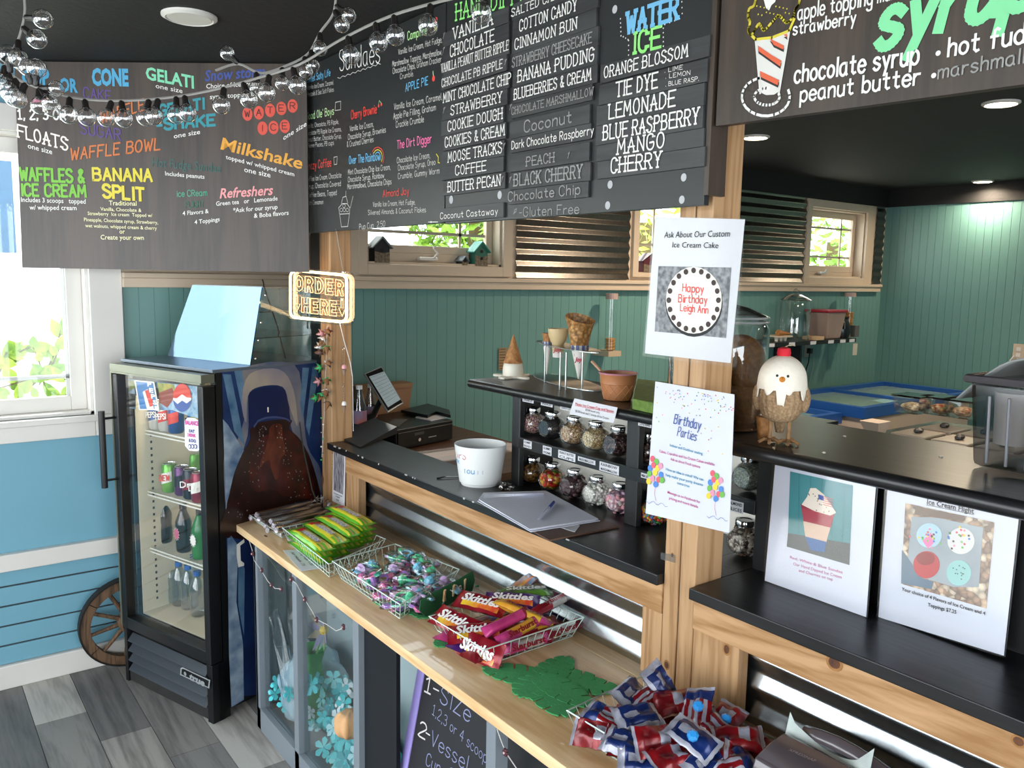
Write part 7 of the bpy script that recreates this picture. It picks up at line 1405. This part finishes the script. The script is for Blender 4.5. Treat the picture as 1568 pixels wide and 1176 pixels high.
# tape
tag(MB().prism([AX(a, b_, 1.3835) for a, b_ in ((1012, 846), (1034, 850), (1034, 862), (1012, 856))], (-.0004, 0, 0)).build('clear_tape', glass('tape_film', 'f0f0e8', .1, refl=6, rough=.2)), 'strip of clear tape on the near post under the birthday notice', 'tape')
# --- photographs standing on the right bar
def sheetquad(px4, zb, x_top):
    """lean a sheet: bottom corners on the bar, top corners on the plane x = x_top"""
    a, b_ = AZ(*px4[3], zb), AZ(*px4[2], zb); c, d_ = AX(*px4[1], x_top), AX(*px4[0], x_top); return [d_, c, b_, a]
def photo(lab, px4, xt, name='photo_sheet'):
    q = sheetquad(px4, ZB + .002, xt); t = thing(name, lab, 'notice', (q[2] + q[3]) / 2); n = (q[1] - q[0]).cross(q[3] - q[0]).normalized()
    if n.x > 0: n = -n
    p0_ = (q[0] + q[1] + q[2] + q[3]) / 4; pl = lambda x, y: HIT(x, y, p0_, n); P_ = [pl(*c) for c in px4]; P_[2].z = max(P_[2].z, ZB + .001)
    MB().prism(P_, -n * .0015).build('paper', mat('photo_paper', 'cdd0dc', .5, var=.03, sc=4), t); e = [P_[0] + (P_[0] - p0_) * .03, P_[1] + (P_[1] - p0_) * .03, P_[2] + (P_[2] - p0_) * .015, P_[3] + (P_[3] - p0_) * .015]; e = [V((v.x, v.y, max(v.z, ZB + .001))) for v in e]
    MB().prism([v + n * .005 for v in e], n * .0006).build('plastic_sleeve', SLEEVE, t); MB().prism([v - n * .0026 for v in e], -n * .001).build('backing', IRON, t); up = (P_[0] - P_[3]).normalized(); return t, pl, up, n
t, pl, up, n = photo('laminated photo of a red, white and blue sundae cup standing on the right bar', ((1187, 710), (1341, 743), (1326, 945), (1171, 889)), 1.566)
B = Board(pl, up, n, (1040, 680), 2.97); T = B.t
TW = mat('photo_teal_boards', '3f8f94', .5, h2='35797f', sc=5); B.poly(TW, [(506, 124), (792, 188), (779, 452), (496, 404)]); B.poly(ink('4c5254'), [(496, 404), (779, 452), (775, 550), (490, 466)])
for k in range(5): B.line(ink('2a6a70'), [(548 + 52 * k, 138 + 11 * k), (545 + 50 * k, 408 + 9 * k)], .0012)
B.poly(ink('2f5f9a'), [(575, 418), (672, 440), (662, 492), (600, 482)], .002); B.poly(ink('dab9a2'), [(566, 350), (692, 372), (672, 445), (576, 420)], .002); B.poly(ink('a83848'), [(556, 270), (712, 305), (692, 380), (568, 350)], .0022); B.poly(ink('8f2a3a'), [(556, 270), (712, 300), (708, 320), (558, 290)], .0024)
B.poly(ink('eadccb'), [(560, 275), (585, 240), (600, 200), (625, 200), (660, 228), (690, 270), (718, 312), (690, 325), (620, 305)], .0028)
rn = random.Random(2); DKC = ink('4a3838')
for k in range(16): B.disc(DKC, rn.uniform(590, 690), rn.uniform(225, 310), 3, .0034, n=6)
for k in range(5): B.line(RD, [(660, 238 + 9 * k), (700, 250 + 9 * k)], .0012, off=.0038)
B.poly(IB, [(636, 228), (662, 236), (662, 258), (638, 250)], .0038)
T(IP, 'Red, White & Blue Sundae', 505, 520, 745, 590, 14, kind='f', bold=.0); T(IP, 'Our Hand Dipped Ice Cream', 520, 550, 740, 612, 14, kind='f', bold=.0); T(IP, 'and Cherries on top', 545, 580, 700, 622, 14, kind='f', bold=.0); B.done(t, 'print')
t, pl, up, n = photo('laminated ice cream flight photo with a price standing on the right bar', ((1359, 748), (1560, 789), (1537, 1004), (1345, 945)), 1.58)
B = Board(pl, up, n, (1040, 680), 2.97); T = B.t
T(INK, 'Ice Cream Flight', 1128, 272, 1342, 317, 24, kind='f', bold=.025); B.line(INK, [(1126, 276), (1342, 321)], .001)
NUT = candy('photo_nuts', ('c9a888', 'a8846a', 'e0cbb0', '8a6a58'), 90, bump=0); B.poly(NUT, [(1030, 268), (1436, 356), (1398, 748), (1010, 635)]); B.poly(ink('6f5a4c'), [(1080, 281), (1300, 328), (1290, 350), (1070, 320)], .002)
B.poly(mat('photo_tray', '9aa6ac', .3, h2='7f8b94', sc=8), [(1060, 330), (1180, 335), (1385, 380), (1365, 650), (1250, 650), (1060, 590), (1040, 540)], .002); B.poly(ink('5f7486'), [(1015, 480), (1045, 520), (1110, 610), (1160, 625), (1150, 660), (1012, 632)], .0022)
for cx, cy, rx, ry, c in ((1140, 415, 58, 56, 'a8c8d4'), (1285, 440, 62, 60, 'd8d6d2'), (1128, 548, 60, 62, 'b8323a'), (1275, 585, 56, 58, '8fc4c0')): B.poly(ink(c), circ(cx, cy, rx, ry), .003)
B.poly(ink('8a1f28'), circ(1125, 520, 42, 30), .0034); B.poly(PK, [(1110, 440), (1150, 400), (1160, 450), (1135, 475)], .0034)
for k in range(40): B.disc((BC + [DKC, ink('4a8a3a')])[k % 7], (1140, 1285)[k % 2] + rn.gauss(0, 24), 425 + rn.gauss(0, 22), 5.5, .0038, n=6)
for k in range(12): B.disc(ink('2a5a4a'), 1275 + rn.gauss(0, 20), 585 + rn.gauss(0, 20), 3.5, .0038, n=5)
T(INK, 'Your choice of 4 Flavors of Ice Cream and 4', 1013, 665, 1394, 778, 16, kind='f', bold=.02); T(INK, 'Toppings $7.25', 1132, 737, 1262, 772, 17, kind='f', bold=.02); B.done(t, 'print')
# --- black and white photo strip on the far post
t = thing('photo_strip', 'narrow black and white candy photo under the bar edge by the far post', 'notice', AX(519, 740, 1.38)); XQ = 1.3795
MB().prism([AX(a, b_, XQ) for a, b_ in ((511, 682), (529, 689), (528, 776), (509, 767))], (-.001, 0, 0)).build('paper', PAPER, t)
B = Board(xp(XQ - .001), (0, 0, 1), (-1, 0, 0), (480, 700), 14.7); B.poly(mat('grey_rods_print', 'a8a4aa', .5, h2='2a282c', sc=120, stretch=(1, 1.5, .25), det=4), [(462, -240), (700, -140), (672, 845), (455, 735)]); B.t(INK, 'Chocolate Covered', 465, 815, 655, 895, 28, kind='f', bold=.02); B.t(INK, 'Pretzels', 510, 888, 600, 925, 28, kind='f', bold=.02); B.t(INK, '$2.50', 520, 965, 580, 990, 28, kind='f', bold=.02); B.done(t, 'print')

# ================================================================ neon sign
NEON = mat('neon_tube_lit', 'ffd9a0', .4, emit=9, var=0); NEOF = mat('neon_letter_lit', 'ffc988', .4, emit=3, var=0); CHN = mat('chain_steel', 'b9b2a8', .35, .9)
XN = 1.315; ns = thing('neon_sign', 'lit neon sign with two lines and arrows hanging from chains by the far post', 'sign', AX(492, 452, XN))
B = Board(xp(XN), (0, 0, 1), (-1, 0, 0), (240, 400), 4.522)
def rr_(x0, y0, x1, y1, dy, r_, n=5):
    P_ = []
    for cx, cy, a0 in ((x1 - r_, y0 + r_ + dy, -pi / 2), (x1 - r_, y1 - r_ + dy, 0), (x0 + r_, y1 - r_, pi / 2), (x0 + r_, y0 + r_, pi)): P_ += [(cx + r_ * cos(a0 + pi / 2 * k / n), cy + r_ * sin(a0 + pi / 2 * k / n)) for k in range(n + 1)]
    return P_
MB().prism([B.P(x, y, -.004) for x, y in rr_(918, 45, 1356, 418, 28, 45)], (.005, 0, 0)).build('acrylic_panel', glass('sign_acrylic', 'fff4e4', .05, refl=2), ns)
MB().tube([B.P(x, y, .004) for x, y in rr_(932, 66, 1322, 392, 28, 42)], .0046, 8, closed=True).build('neon_border', NEON, ns, smooth=True)
q = MB()
def nt(pts, dx=0, dy=0, r_=.0009): q.tube([B.P(x + dx, y + dy, .003) for x, y in pts], r_, 5)
def outline(ch, x0, y0, w, h, sl):
    G = {'O': ['.5,0 .1,.15 0,.5 .1,.85 .5,1 .9,.85 1,.5 .9,.15 .5,0', '.5,.25 .32,.35 .3,.5 .32,.65 .5,.75 .68,.65 .7,.5 .68,.35 .5,.25'], 'R': ['0,1 0,0 .6,0 .95,.15 1,.35 .8,.55 1,1 .7,1 .5,.62 .3,.62 .3,1 0,1', '.3,.2 .3,.42 .6,.42 .65,.3 .55,.2 .3,.2'], 'D': ['0,0 .5,0 .9,.2 1,.5 .9,.8 .5,1 0,1 0,0', '.3,.22 .3,.78 .5,.78 .68,.62 .68,.38 .5,.22 .3,.22'],
         'E': ['0,0 .95,0 .95,.22 .32,.22 .32,.39 .85,.39 .85,.6 .32,.6 .32,.78 .95,.78 .95,1 0,1 0,0'], 'H': ['0,0 .3,0 .3,.38 .7,.38 .7,0 1,0 1,1 .7,1 .7,.6 .3,.6 .3,1 0,1 0,0'], 'v': ['.35,0 .35,.55 0,.55 .5,1 1,.55 .65,.55 .65,0 .5,.12 .35,0']}
    for pl_ in G[ch]: nt([(x0 + float(a.split(',')[0]) * w, y0 + float(a.split(',')[1]) * h + sl * float(a.split(',')[0]) * w) for a in pl_.split()])
for k, c in enumerate('ORDER'): outline(c, 962 + 70 * k, 96 + 9 * k * .9, 56, 110, .08)
outline('v', 950, 228, 48, 120, .05)
for k, c in enumerate('HERE'): outline(c, 1008 + 64 * k, 250 + 7 * k, 54, 105, .08)
outline('v', 1266, 255, 46, 125, .05)
q.build('neon_letters', NEOF, ns, smooth=True)
for x0, y0, x1, y1 in ((1002, -40, 980, 55), (1255, -60, 1290, 75)):
    a, b_ = B.P(x1, y1, .0), B.P(x0, y0, .0); top = V((a.x + .018, (B.P(1125, -200, 0).y * .35 + b_.y * .65), 1.872)); n_k = 22; q = MB()
    for k in range(n_k):
        p = a.lerp(top, (k + .5) / n_k); e = (top - a).normalized(); s2 = e.cross(V((1, 0, 0))).normalized() if k % 2 else V((1, 0, 0)); q.tube([p + e * .0042 * cos(t_) + s2 * .0022 * sin(t_) for t_ in [2 * pi * i / 6 for i in range(6)]], .0008, 4, closed=True)
    q.build('chain', CHN, ns)
    MB().ball(a, .004, 8, 5).build('standoff', CHR, ns)
MB().tube([B.P(1270, 425, .002), B.P(1300, 560, 0), B.P(1340, 700, 0), B.P(1356, 800, 0), AX(541, 660, 1.37)], .0016, 5).build('lead', WST, ns)

# ================================================================ plush cone garland and key rings on the far post
gp = thing('felt_cone_garland', 'garland of tiny ice cream cones with green and white icing hanging on the far post', 'garland', AX(497, 560, 1.36)); XG = 1.365
IC = {'w': mat('icing_white', 'ece8e4', .5), 'g': mat('icing_green', '3fb86a', .5), 'p': mat('icing_pink', 'e0a0a8', .5), 'b': mat('icing_brown', '6a5048', .5)}; CB = mat('tiny_cone_brown', '8a5f3c', .6)
MB().tube([AX(501, 498, XG + .01), AX(499, 560, XG + .01), AX(496, 640, XG + .01), AX(493, 700, XG)], .0012, 4).build('thread', WST, gp)
for x, y, c, an in ((492, 511, 'p', 190), (502, 508, 'p', 20), (500, 533, 'g', 300), (490, 540, 'b', 185), (489, 531, 'w', 170), (503, 556, 'w', 20), (489, 563, 'g', 200), (500, 583, 'g', 60), (487, 584, 'p', 200), (493, 605, 'g', 250), (483, 609, 'g', 185), (502, 618, 'b', 80), (499, 600, 'w', 70), (494, 520, 'w', 250)):
    p = AX(x, y, XG - .008); a = radians(an); dd = V((-.2, -cos(a), -abs(sin(a)) * .6 if an > 180 else sin(a) * -.3)).normalized()
    MB().lathe([(.0115, 0), (.001, .036)], p, 10, ax=dd).build('cone', CB, gp, smooth=True, ang=70)
    b = MB(); e1 = dd.orthogonal().normalized(); e2 = dd.cross(e1); b.add([p + (e1 * cos(2 * pi * k / 20) + e2 * sin(2 * pi * k / 20)) * (.0145 + .008 * cos(5 * 2 * pi * k / 20)) + dd * (.005 if k % 4 == 0 else -.002) for k in range(20)] + [p - dd * .012], [list(range(20))] + [(k, 20, (k + 1) % 20) for k in range(20)]).build('icing', IC[c], gp, smooth=True, ang=180)
for k, y in enumerate((640, 650, 662, 672, 684, 694, 704)): MB().ball(AX(492 + 3 * (k % 2), y, XG), .004, 7, 5).build('bead', (IC['g'], IC['w'], CHR)[k % 3], gp)
for lab, py, top in (('key ring with a pink ice cream cone on the far post', 562, IC['p']), ('key ring with a white scoop cone on the far post', 618, IC['w'])):
    kr = thing('key_ring', lab, 'key ring', AY(526, py, 3.0)); P_ = lambda x, y: AX(x, y, 1.362)
    c = P_(526, py - 28); MB().tube([c + V((0, .007 * cos(a), .007 * sin(a))) for a in [2 * pi * k / 16 for k in range(16)]], .0007, 4, closed=True).build('ring', CHR, kr)
    q = MB()
    for k in range(5): p = P_(526, py - 22 + 4 * k); q.tube([p + V((0, .0015 * cos(a), .0035 * sin(a))) for a in [2 * pi * i / 6 for i in range(6)]], .0006, 4, closed=True)
    q.build('chain', CHR, kr); p = P_(527, py + 4); MB().lathe([(.0, 0), (.0095, .0), (.0095, -.006), (.007, -.013), (.0, -.016)], p + V((0, 0, .004)), 14, cap=False, ax=(0, 0, -1)).build('scoop', top, kr, smooth=True)
    MB().lathe([(.0088, 0), (.0012, .024)], p, 14, ax=(0, 0, -1)).build('cone', mat('rubber_cone', '8f7868', .5), kr, smooth=True)

# ================================================================ birdhouses and crank in the high windows
def bhouse(lab, px0, px1, pyt, pyb, col, holes, roofc):
    yy = YB - .0; a, b_ = AY(px0, pyb, yy), AY(px1, pyb, yy); w_ = b_.x - a.x; zt_ = AY((px0 + px1) / 2, pyt, yy).z; z0 = a.z; H_ = zt_ - z0; t = thing('birdhouse', lab, 'birdhouse', ((a.x + b_.x) / 2, yy + .03, z0), group='birdhouses on the window sills')
    cx = (a.x + b_.x) / 2; y0_, y1_ = yy - .0, yy + .06; hw = w_ * .36; ze = z0 + H_ * .6
    face = [V((cx - hw, y0_, z0)), V((cx + hw, y0_, z0)), V((cx + hw, y0_, ze)), V((cx, y0_, z0 + H_ * .95)), V((cx - hw, y0_, ze))]; MB().prism(face, (0, .06, 0)).build('body', col, t)
    MB().prism([V((cx - hw, y0_ - .001, z0)), V((cx + hw, y0_ - .001, z0)), V((cx + hw, y0_ - .001, z0 + H_ * .4)), V((cx, y0_ - .001, z0 + H_ * .36)), V((cx - hw, y0_ - .001, z0 + H_ * .42))], (0, -.001, 0)).build('lower_half', mat('speckled_stone', '8a7a62', .8, h2='4f463a', sc=90), t)
    for s_ in (-1, 1): MB().prism([V((cx, y0_ - .012, z0 + H_)), V((cx + s_ * w_ * .5, y0_ - .012, ze - .004)), V((cx + s_ * w_ * .5, y0_ - .012, ze - .01)), V((cx, y0_ - .012, z0 + H_ * .93))], (0, .08, 0)).build('roof', roofc, t)
    for k in range(holes): MB().lathe([(.009, 0), (.009, .002)], (cx, y0_ - .002, z0 + H_ * (.48 if holes == 1 else .3 + .28 * k)), 12, ax=(0, -1, 0)).build('hole', IRON, t)
    return t
bhouse('black and stone birdhouse with pale roof, left end of the high window sill', 569, 601, 361, 402, mat('black_bh', '1a1c1e', .6), 1, mat('pale_roof', '8f9a9a', .6)); bhouse('green birdhouse with two holes at the right end of the high window sill', 724, 750, 369, 407, mat('green_bh', '2c6a58', .6), 2, mat('teal_roof', '3f9a86', .5))
bhouse('tiny dark birdhouse beside the green one', 706, 717, 392, 406, mat('dark_bh', '2a3334', .6), 1, mat('grey_roof', '7f8a8c', .6)); bhouse('dark red birdhouse in the window beside the cake notice', 981, 1012, 387, 417, mat('red_bh', '5a2430', .6), 1, mat('red_roof', '3f1c26', .6))
ca = AY(657, 398, YB + .02); wk = thing('window_crank', 'white folding crank handle on the high window frame', 'crank', ca); MB().box(ca.x - .055, ca.x + .055, YB + .015, YB + .06, ca.z - .004, ca.z + .014).build('base', WHT, wk, bev=.006); MB().tube([ca + V((.03, -.005, .012)), AY(670, 388, YB), AY(664, 381, YB), AY(665, 377, YB)], [.007, .006, .005, .008], 8).build('arm', WHT, wk, smooth=True)
ca = AY(1262, 418, YB + .02); wk = thing('window_crank', 'small metal crank in the far square kitchen window', 'crank', ca); MB().box(ca.x - .04, ca.x + .04, YB + .02, YB + .06, ca.z - .01, ca.z + .008).build('base', SIL, wk, bev=.004); MB().tube([ca, ca + V((.02, -.01, .03))], .005, 6).build('arm', SIL, wk)

# ================================================================ things on and against the kitchen walls
def tubedisp(px, pyt, pyb, yw, lab, fill, n, pxw=9):
    a, b_ = AY(px, pyt, yw), AY(px, pyb, yw); r_ = pxw / F_PX * (RM @ (a - EYEP)).z; t = thing('cone_dispenser', lab, 'dispenser', (b_.x, yw, b_.z)); c = V((b_.x, yw, b_.z)); H_ = a.z - b_.z
    MB().lathe([(r_, 0), (r_, H_)], c, 20, cap=False).build('clear_tube', ACR, t, smooth=True); MB().lathe([(r_ * 1.05, 0), (r_ * 1.05, H_ * .1)], c + V((0, 0, H_ * .93)), 16).build('top_cap', mat('pinkish_label', 'b39a90', .6), t)
    MB().box(c.x - r_ * 1.5, c.x + r_ * 1.5, yw - r_ * 1.2, YB, c.z - .02, c.z + .012).build('shelf', mat('pale_wood_base', 'b8a58a', .5), t); q = 0
    for k in range(n): MB().lathe([(r_ * .5, 0), (r_ * .8, .008), (r_ * .85, .02), (r_ * .6, .022)], c + V((0, 0, .014 + k * .018)), 14).build('cone', fill, t, smooth=True)
tubedisp(934, 452, 540, 3.66, 'clear wall tube holding a few cake cones behind the waffle cone', mat('amber_cones', 'c08a42', .6), 4); tubedisp(1298, 450, 512, 3.66, 'clear wall tube half full of stacked cones at the right of the wall shelf', mat('amber_cones', 'c08a42', .6), 9, 8)
a, b_ = AY(765, 533, YB - .02), AY(777, 566, YB - .02); t = thing('paper_ruler', 'brown paper strip with ruled lines stuck on the green wall behind the cone ornament', 'paper', ((a.x + b_.x) / 2, YB - .02, b_.z)); MB().box(a.x, b_.x, YB - .014, YB - .011, b_.z, a.z).build('card', mat('brown_card', '9a7f5a', .7), t)
q = MB()
for k in range(8): z_ = b_.z + (a.z - b_.z) * (k + .5) / 8; q.box(a.x + .005, b_.x - .012, YB - .015, YB - .014, z_ - .002, z_ + .001)
q.build('printed_lines', INK, t)
def outlet(px, py, lab, wallx=False):
    if wallx: p = AX(px, py, XR - .012); t = thing('wall_outlet', lab, 'outlet', p); MB().box(XR - .018, XR - .009, p.y - .04, p.y + .04, p.z - .06, p.z + .06).build('plate', WHC, t, bev=.002); [MB().box(XR - .021, XR - .017, p.y - .015, p.y + .015, p.z + s_ - .014, p.z + s_ + .014).build('socket', WHT, t) for s_ in (-.022, .022)]
    else: p = AY(px, py, YB - .012); t = thing('wall_outlet', lab, 'outlet', p); MB().box(p.x - .04, p.x + .04, YB - .016, YB - .009, p.z - .06, p.z + .06).build('plate', mat('grey_plate', '9a9a92', .4), t, bev=.002); MB().box(p.x - .01, p.x + .02, YB - .05, YB - .016, p.z - .03, p.z + .01).build('plug', IRON, t)
    return p
op = outlet(1560, 539, 'cream wall outlet with two white cords on the right wall', True); oq = outlet(1236, 535, 'grey wall outlet with black plug under the wall shelf')
for k, (pts, m_, lab) in enumerate((([(1553, 545), (1547, 552), (1537, 566)], WST, 'left white cord hanging from the outlet on the right wall'), ([(1558, 548), (1559, 556), (1560, 570)], WST, 'straight white cord hanging from the outlet on the right wall'))): tag(MB().tube([AX(a, b_, XR - .05) for a, b_ in pts] + [AX(pts[-1][0], 640, XR - .05)], .006, 6).build('power_cable', m_), lab, 'cord', 'cords')
tag(MB().tube([AY(a, b_, YB - .05) for a, b_ in ((1240, 538), (1238, 555), (1232, 572), (1222, 590), (1215, 620))], .005, 6).build('power_cable', IRON), 'black power cord curving down from the outlet under the wall shelf', 'cord')
tag(MB().tube([AY(a, b_, YB - .04) for a, b_ in ((1247, 536), (1246, 560), (1238, 590), (1232, 620))], .003, 5).build('power_cable', mat('clear_cord', '7f9a94', .4)), 'pale thin cord beside the black one under the wall shelf', 'cord')
# wall shelf with its load
sl = AY(1172, 531, YB - .30); sr = AY(1311, 516, YB - .12); ws = thing('wall_shelf', 'black wall shelf with white price tabs carrying jars and tubs', 'shelf', ((sl.x + sr.x) / 2, YB - .15, sl.z)); zS_ = (AY(1172, 529, YB - .28).z + AY(1311, 515, YB - .28).z) / 2; x0, x1 = AY(1172, 525, YB - .28).x, AY(1311, 516, YB - .28).x
MB().box(x0, x1, YB - .28, YB - .005, zS_ - .03, zS_).build('board', BLKW, ws)
for f_ in (.06, .27, .5, .7, .84, .95): MB().box(x0 + (x1 - x0) * f_ - .035, x0 + (x1 - x0) * f_ + .035, YB - .283, YB - .28, zS_ - .028, zS_ - .004).build('price_tab', PAPER, ws)
for f_ in (.42,): MB().box(x0 + (x1 - x0) * f_, x0 + (x1 - x0) * f_ + .02, YB - .24, YB - .01, zS_ - .18, zS_ - .03).build('bracket', IRON, ws)
def ws_at(px): return AY(px, 520, YB - .15).x
x_ = ws_at(1215); t = thing('glass_jar', 'clear lidded glass jar on the wall shelf, left of the red lidded tub', 'jar', (x_, YB - .15, zS_)); MB().lathe([(.105, 0), (.11, .02), (.11, .27), (.1, .29), (.115, .295), (.09, .31), (.04, .335), (.012, .34), (.025, .36), (.012, .375), (.0, .38)], (x_, YB - .15, zS_), 28, cap=False).build('glass_body', CJ, t, smooth=True, ang=50)
x_ = ws_at(1262); t = thing('storage_tub', 'clear storage tub with a red lid on the wall shelf', 'tub', (x_, YB - .15, zS_)); b = MB().hull([V((x_ - .09, YB - .23, zS_)), V((x_ + .09, YB - .23, zS_)), V((x_ + .09, YB - .06, zS_)), V((x_ - .09, YB - .06, zS_))], [V((x_ - .12, YB - .25, zS_ + .2)), V((x_ + .12, YB - .25, zS_ + .2)), V((x_ + .12, YB - .05, zS_ + .2)), V((x_ - .12, YB - .05, zS_ + .2))]); b.build('body', mat('cloudy_tub', 'a08a80', .4, var=.2), t, bev=.008); MB().box(x_ - .13, x_ + .13, YB - .26, YB - .04, zS_ + .2, zS_ + .22).build('lid', mat('red_lid', 'a02838', .4), t, bev=.006)
x_ = ws_at(1287); t = thing('steel_pitcher', 'dark steel pitcher with chrome handle on the wall shelf', 'pitcher', (x_, YB - .15, zS_)); MB().lathe([(.06, 0), (.075, .05), (.06, .11), (.045, .14), (.055, .16)], (x_, YB - .15, zS_), 20).build('body', mat('dark_steel', '3f4648', .3, .8), t, smooth=True); MB().tube([(x_ - .05, YB - .19, zS_ + .14), (x_ - .08, YB - .22, zS_ + .12), (x_ - .06, YB - .21, zS_ + .07)], .007, 6).build('handle', CHR, t, smooth=True)
x_ = ws_at(1303); t = thing('small_box', 'little clear box at the right end of the wall shelf', 'box', (x_, YB - .15, zS_)); MB().box(x_ - .03, x_ + .03, YB - .2, YB - .12, zS_, zS_ + .09).build('box', mat('smoky_box', '5a5a56', .4), t, bev=.003)
x_ = ws_at(1188); t = thing('cone_tray', 'pale tray with brown cones in sleeves at the left end of the wall shelf', 'tray', (x_, YB - .18, zS_)); MB().box(x_ - .08, x_ + .07, YB - .24, YB - .1, zS_ + .03, zS_ + .04).build('tray', WHC, t); [MB().lathe([(.018, 0), (.006, .06)], (x_ - .05 + .05 * k, YB - .19, zS_ + .03), 12, ax=(0, 0, -1)).build('holder', CRMW, t) for k in range(3)]
for k in range(3): MB().lathe([(.02, 0), (.004, .13)], (x_ - .04 + .03 * k, YB - .19 + .02 * k, zS_ + .06), 12, ax=(1, -.1 * k, -.1)).build('cone', CONEB, t, smooth=True)
tag(MB().box(ws_at(1236) - .05, ws_at(1236) + .05, YB - .26, YB - .14, zS_, zS_ + .025).build('napkin_pile', mat('tan_napkin', 'c8ab84', .8)), 'small pile of tan napkins in front of the red lidded tub', 'napkins')
hg = AY(1309, 528, YB - .28); tag(MB().box(hg.x - .03, hg.x + .03, YB - .285, YB - .282, hg.z - .08, hg.z + .01).build('price_list', mat('price_list_paper', 'c8c0ae', .7)), 'little price list hanging from the right end of the wall shelf', 'paper')
# chest freezers, prep table
FBL = mat('freezer_blue', '1f4f96', .3, var=.1); FWH = mat('freezer_cream', 'b8a99a', .5, var=.05); FGL = mat('frosted_glass_lid', '7f9c92', .2, var=.15, sc=3)
def freezer(lab, x0, x1, y0, y1, zt_, side, logo=True):
    t = thing('chest_freezer', lab, 'freezer', ((x0 + x1) / 2, (y0 + y1) / 2, 0), group='chest freezers'); MB().box(x0 + .02, x1 - .02, y0 + .02, y1 - .02, .05, zt_ - .07).build('body', side, t, bev=.01)
    b = MB().box(x0, x1, y0, y0 + .05, zt_ - .07, zt_).box(x0, x1, y1 - .05, y1, zt_ - .07, zt_).box(x0, x0 + .05, y0 + .05, y1 - .05, zt_ - .07, zt_).box(x1 - .05, x1, y0 + .05, y1 - .05, zt_ - .07, zt_).box((x0 + x1) / 2 - .02, (x0 + x1) / 2 + .02, y0 + .05, y1 - .05, zt_ - .07, zt_ - .01); b.build('lid_frame', FBL, t)
    MB().box(x0 + .05, x1 - .05, y0 + .05, y1 - .05, zt_ - .05, zt_ - .03).build('glass_lid', FGL, t); return t
zf = .92; fc = AZ(1324, 625, zf); fb_ = AZ(1215, 598, zf)
freezer('cream chest freezer with blue rim and frosted glass lid beyond the bird', fc.x, min(fc.x + 1.5, XR - .1), fc.y, min(YB - .08, fc.y + .72), zf, FWH)
ga = AX(1290, 632, fc.x - .04); freezer('lower blue chest freezer in front of the cream one', ga.x - .6, ga.x, ga.y, min(YB - .1, ga.y + .9), ga.z, FBL)
sp_ = AY(1332, 637, fc.y + .018); 
for k, (dx, dz, c) in enumerate(((.28, -.12, 'b8283a'), (.36, -.13, 'b8283a'), (.32, -.17, 'b8283a'))): tag(MB().lathe([(.022, 0), (.022, .002)], (fc.x + dx, fc.y + .019, zf - .07 + dz), 12, ax=(0, -1, 0)).build('fruit_sticker', ink(c)), 'red berry sticker on the cream freezer side, %s' % ('left', 'right', 'lowest')[k], 'sticker', 'berry stickers')
STL = mat('brushed_steel', 'b5aba0', .25, 1, sc=30, var=.15); pz_ = .95; P0 = AZ(1338, 668, pz_); P1 = AZ(1476, 700, pz_)
pt2 = thing('prep_table', 'stainless prep table with lidded pans behind the bar on the right', 'prep table', ((P0.x + P1.x) / 2, P0.y, 0)); xa, ya_, yb3 = P0.x, P0.y + .05, P1.y - .5
MB().box(xa, xa + .75, yb3, ya_, .1, pz_ - .03).build('cabinet', STL, pt2); MB().box(xa - .01, xa + .76, yb3, ya_ + .01, pz_ - .03, pz_).build('top', STL, pt2, bev=.004)
for i in range(2):
    for j in range(4):
        x = xa + .12 + .27 * i; y = ya_ - .07 - .2 * j; MB().box(x, x + .22, y - .17, y, pz_, pz_ + .012).build('pan_lid', mat('pan_lid_steel', 'cfc6bc', .3, .9), pt2, bev=.004); MB().ball((x + .11, y - .085, pz_ + .022), .026, 8, 5, sc=(1.3, .8, .6)).build('lid_knob', IRON, pt2)
MB().hull([V((xa + .02, ya_ - .06, pz_)), V((xa + .08, ya_ - .06, pz_)), V((xa + .08, ya_, pz_)), V((xa + .02, ya_, pz_))], [V((xa - .02, ya_ - .08, pz_ + .07)), V((xa + .1, ya_ - .08, pz_ + .07)), V((xa + .1, ya_ + .02, pz_ + .07)), V((xa - .02, ya_ + .02, pz_ + .07))]).build('corner_pan', mat('cloudy_pan', 'b5a898', .4), pt2)
for k, (px, py, lab) in enumerate(((1396, 637, 'clear lidded food container of pale toppings on the prep table'), (1440, 640, 'clear lidded food container of colourful toppings on the prep table'), (1475, 645, 'third clear food container partly behind the grey bin'))):
    p = AZ(px, py, pz_ + .03); t = thing('food_container', lab, 'container', (p.x, p.y, pz_ + .02), group='clear food containers'); z_ = pz_ + .05; MB().hull([V((p.x - .06, p.y - .06, z_)), V((p.x + .06, p.y - .06, z_)), V((p.x + .06, p.y + .06, z_)), V((p.x - .06, p.y + .06, z_))], [V((p.x - .08, p.y - .075, z_ + .09)), V((p.x + .08, p.y - .075, z_ + .09)), V((p.x + .08, p.y + .075, z_ + .09)), V((p.x - .08, p.y + .075, z_ + .09))]).build('body', glass('food_tub', 'e8ece8', .25, refl=5, rough=.1), t)
    MB().box(p.x - .085, p.x + .085, p.y - .08, p.y + .08, z_ + .09, z_ + .10).build('lid', ACE if k < 0 else glass('cloudy_lid', 'e8e4dc', .3, refl=5, rough=.1), t); crumple(MB(), (p.x, p.y, z_ + .03), (.055, .055, .028), 10, 12, .15, k).build('toppings', candy('topping_mix_%d' % k, (('d8cbb0', 'c0b090', 'e8dfc8'), ('c89a6a', 'b8503a', 'd8c098', '7a9a5a'), ('c8a078', 'd8c0a0', 'a86a4a'))[k], 60), t)
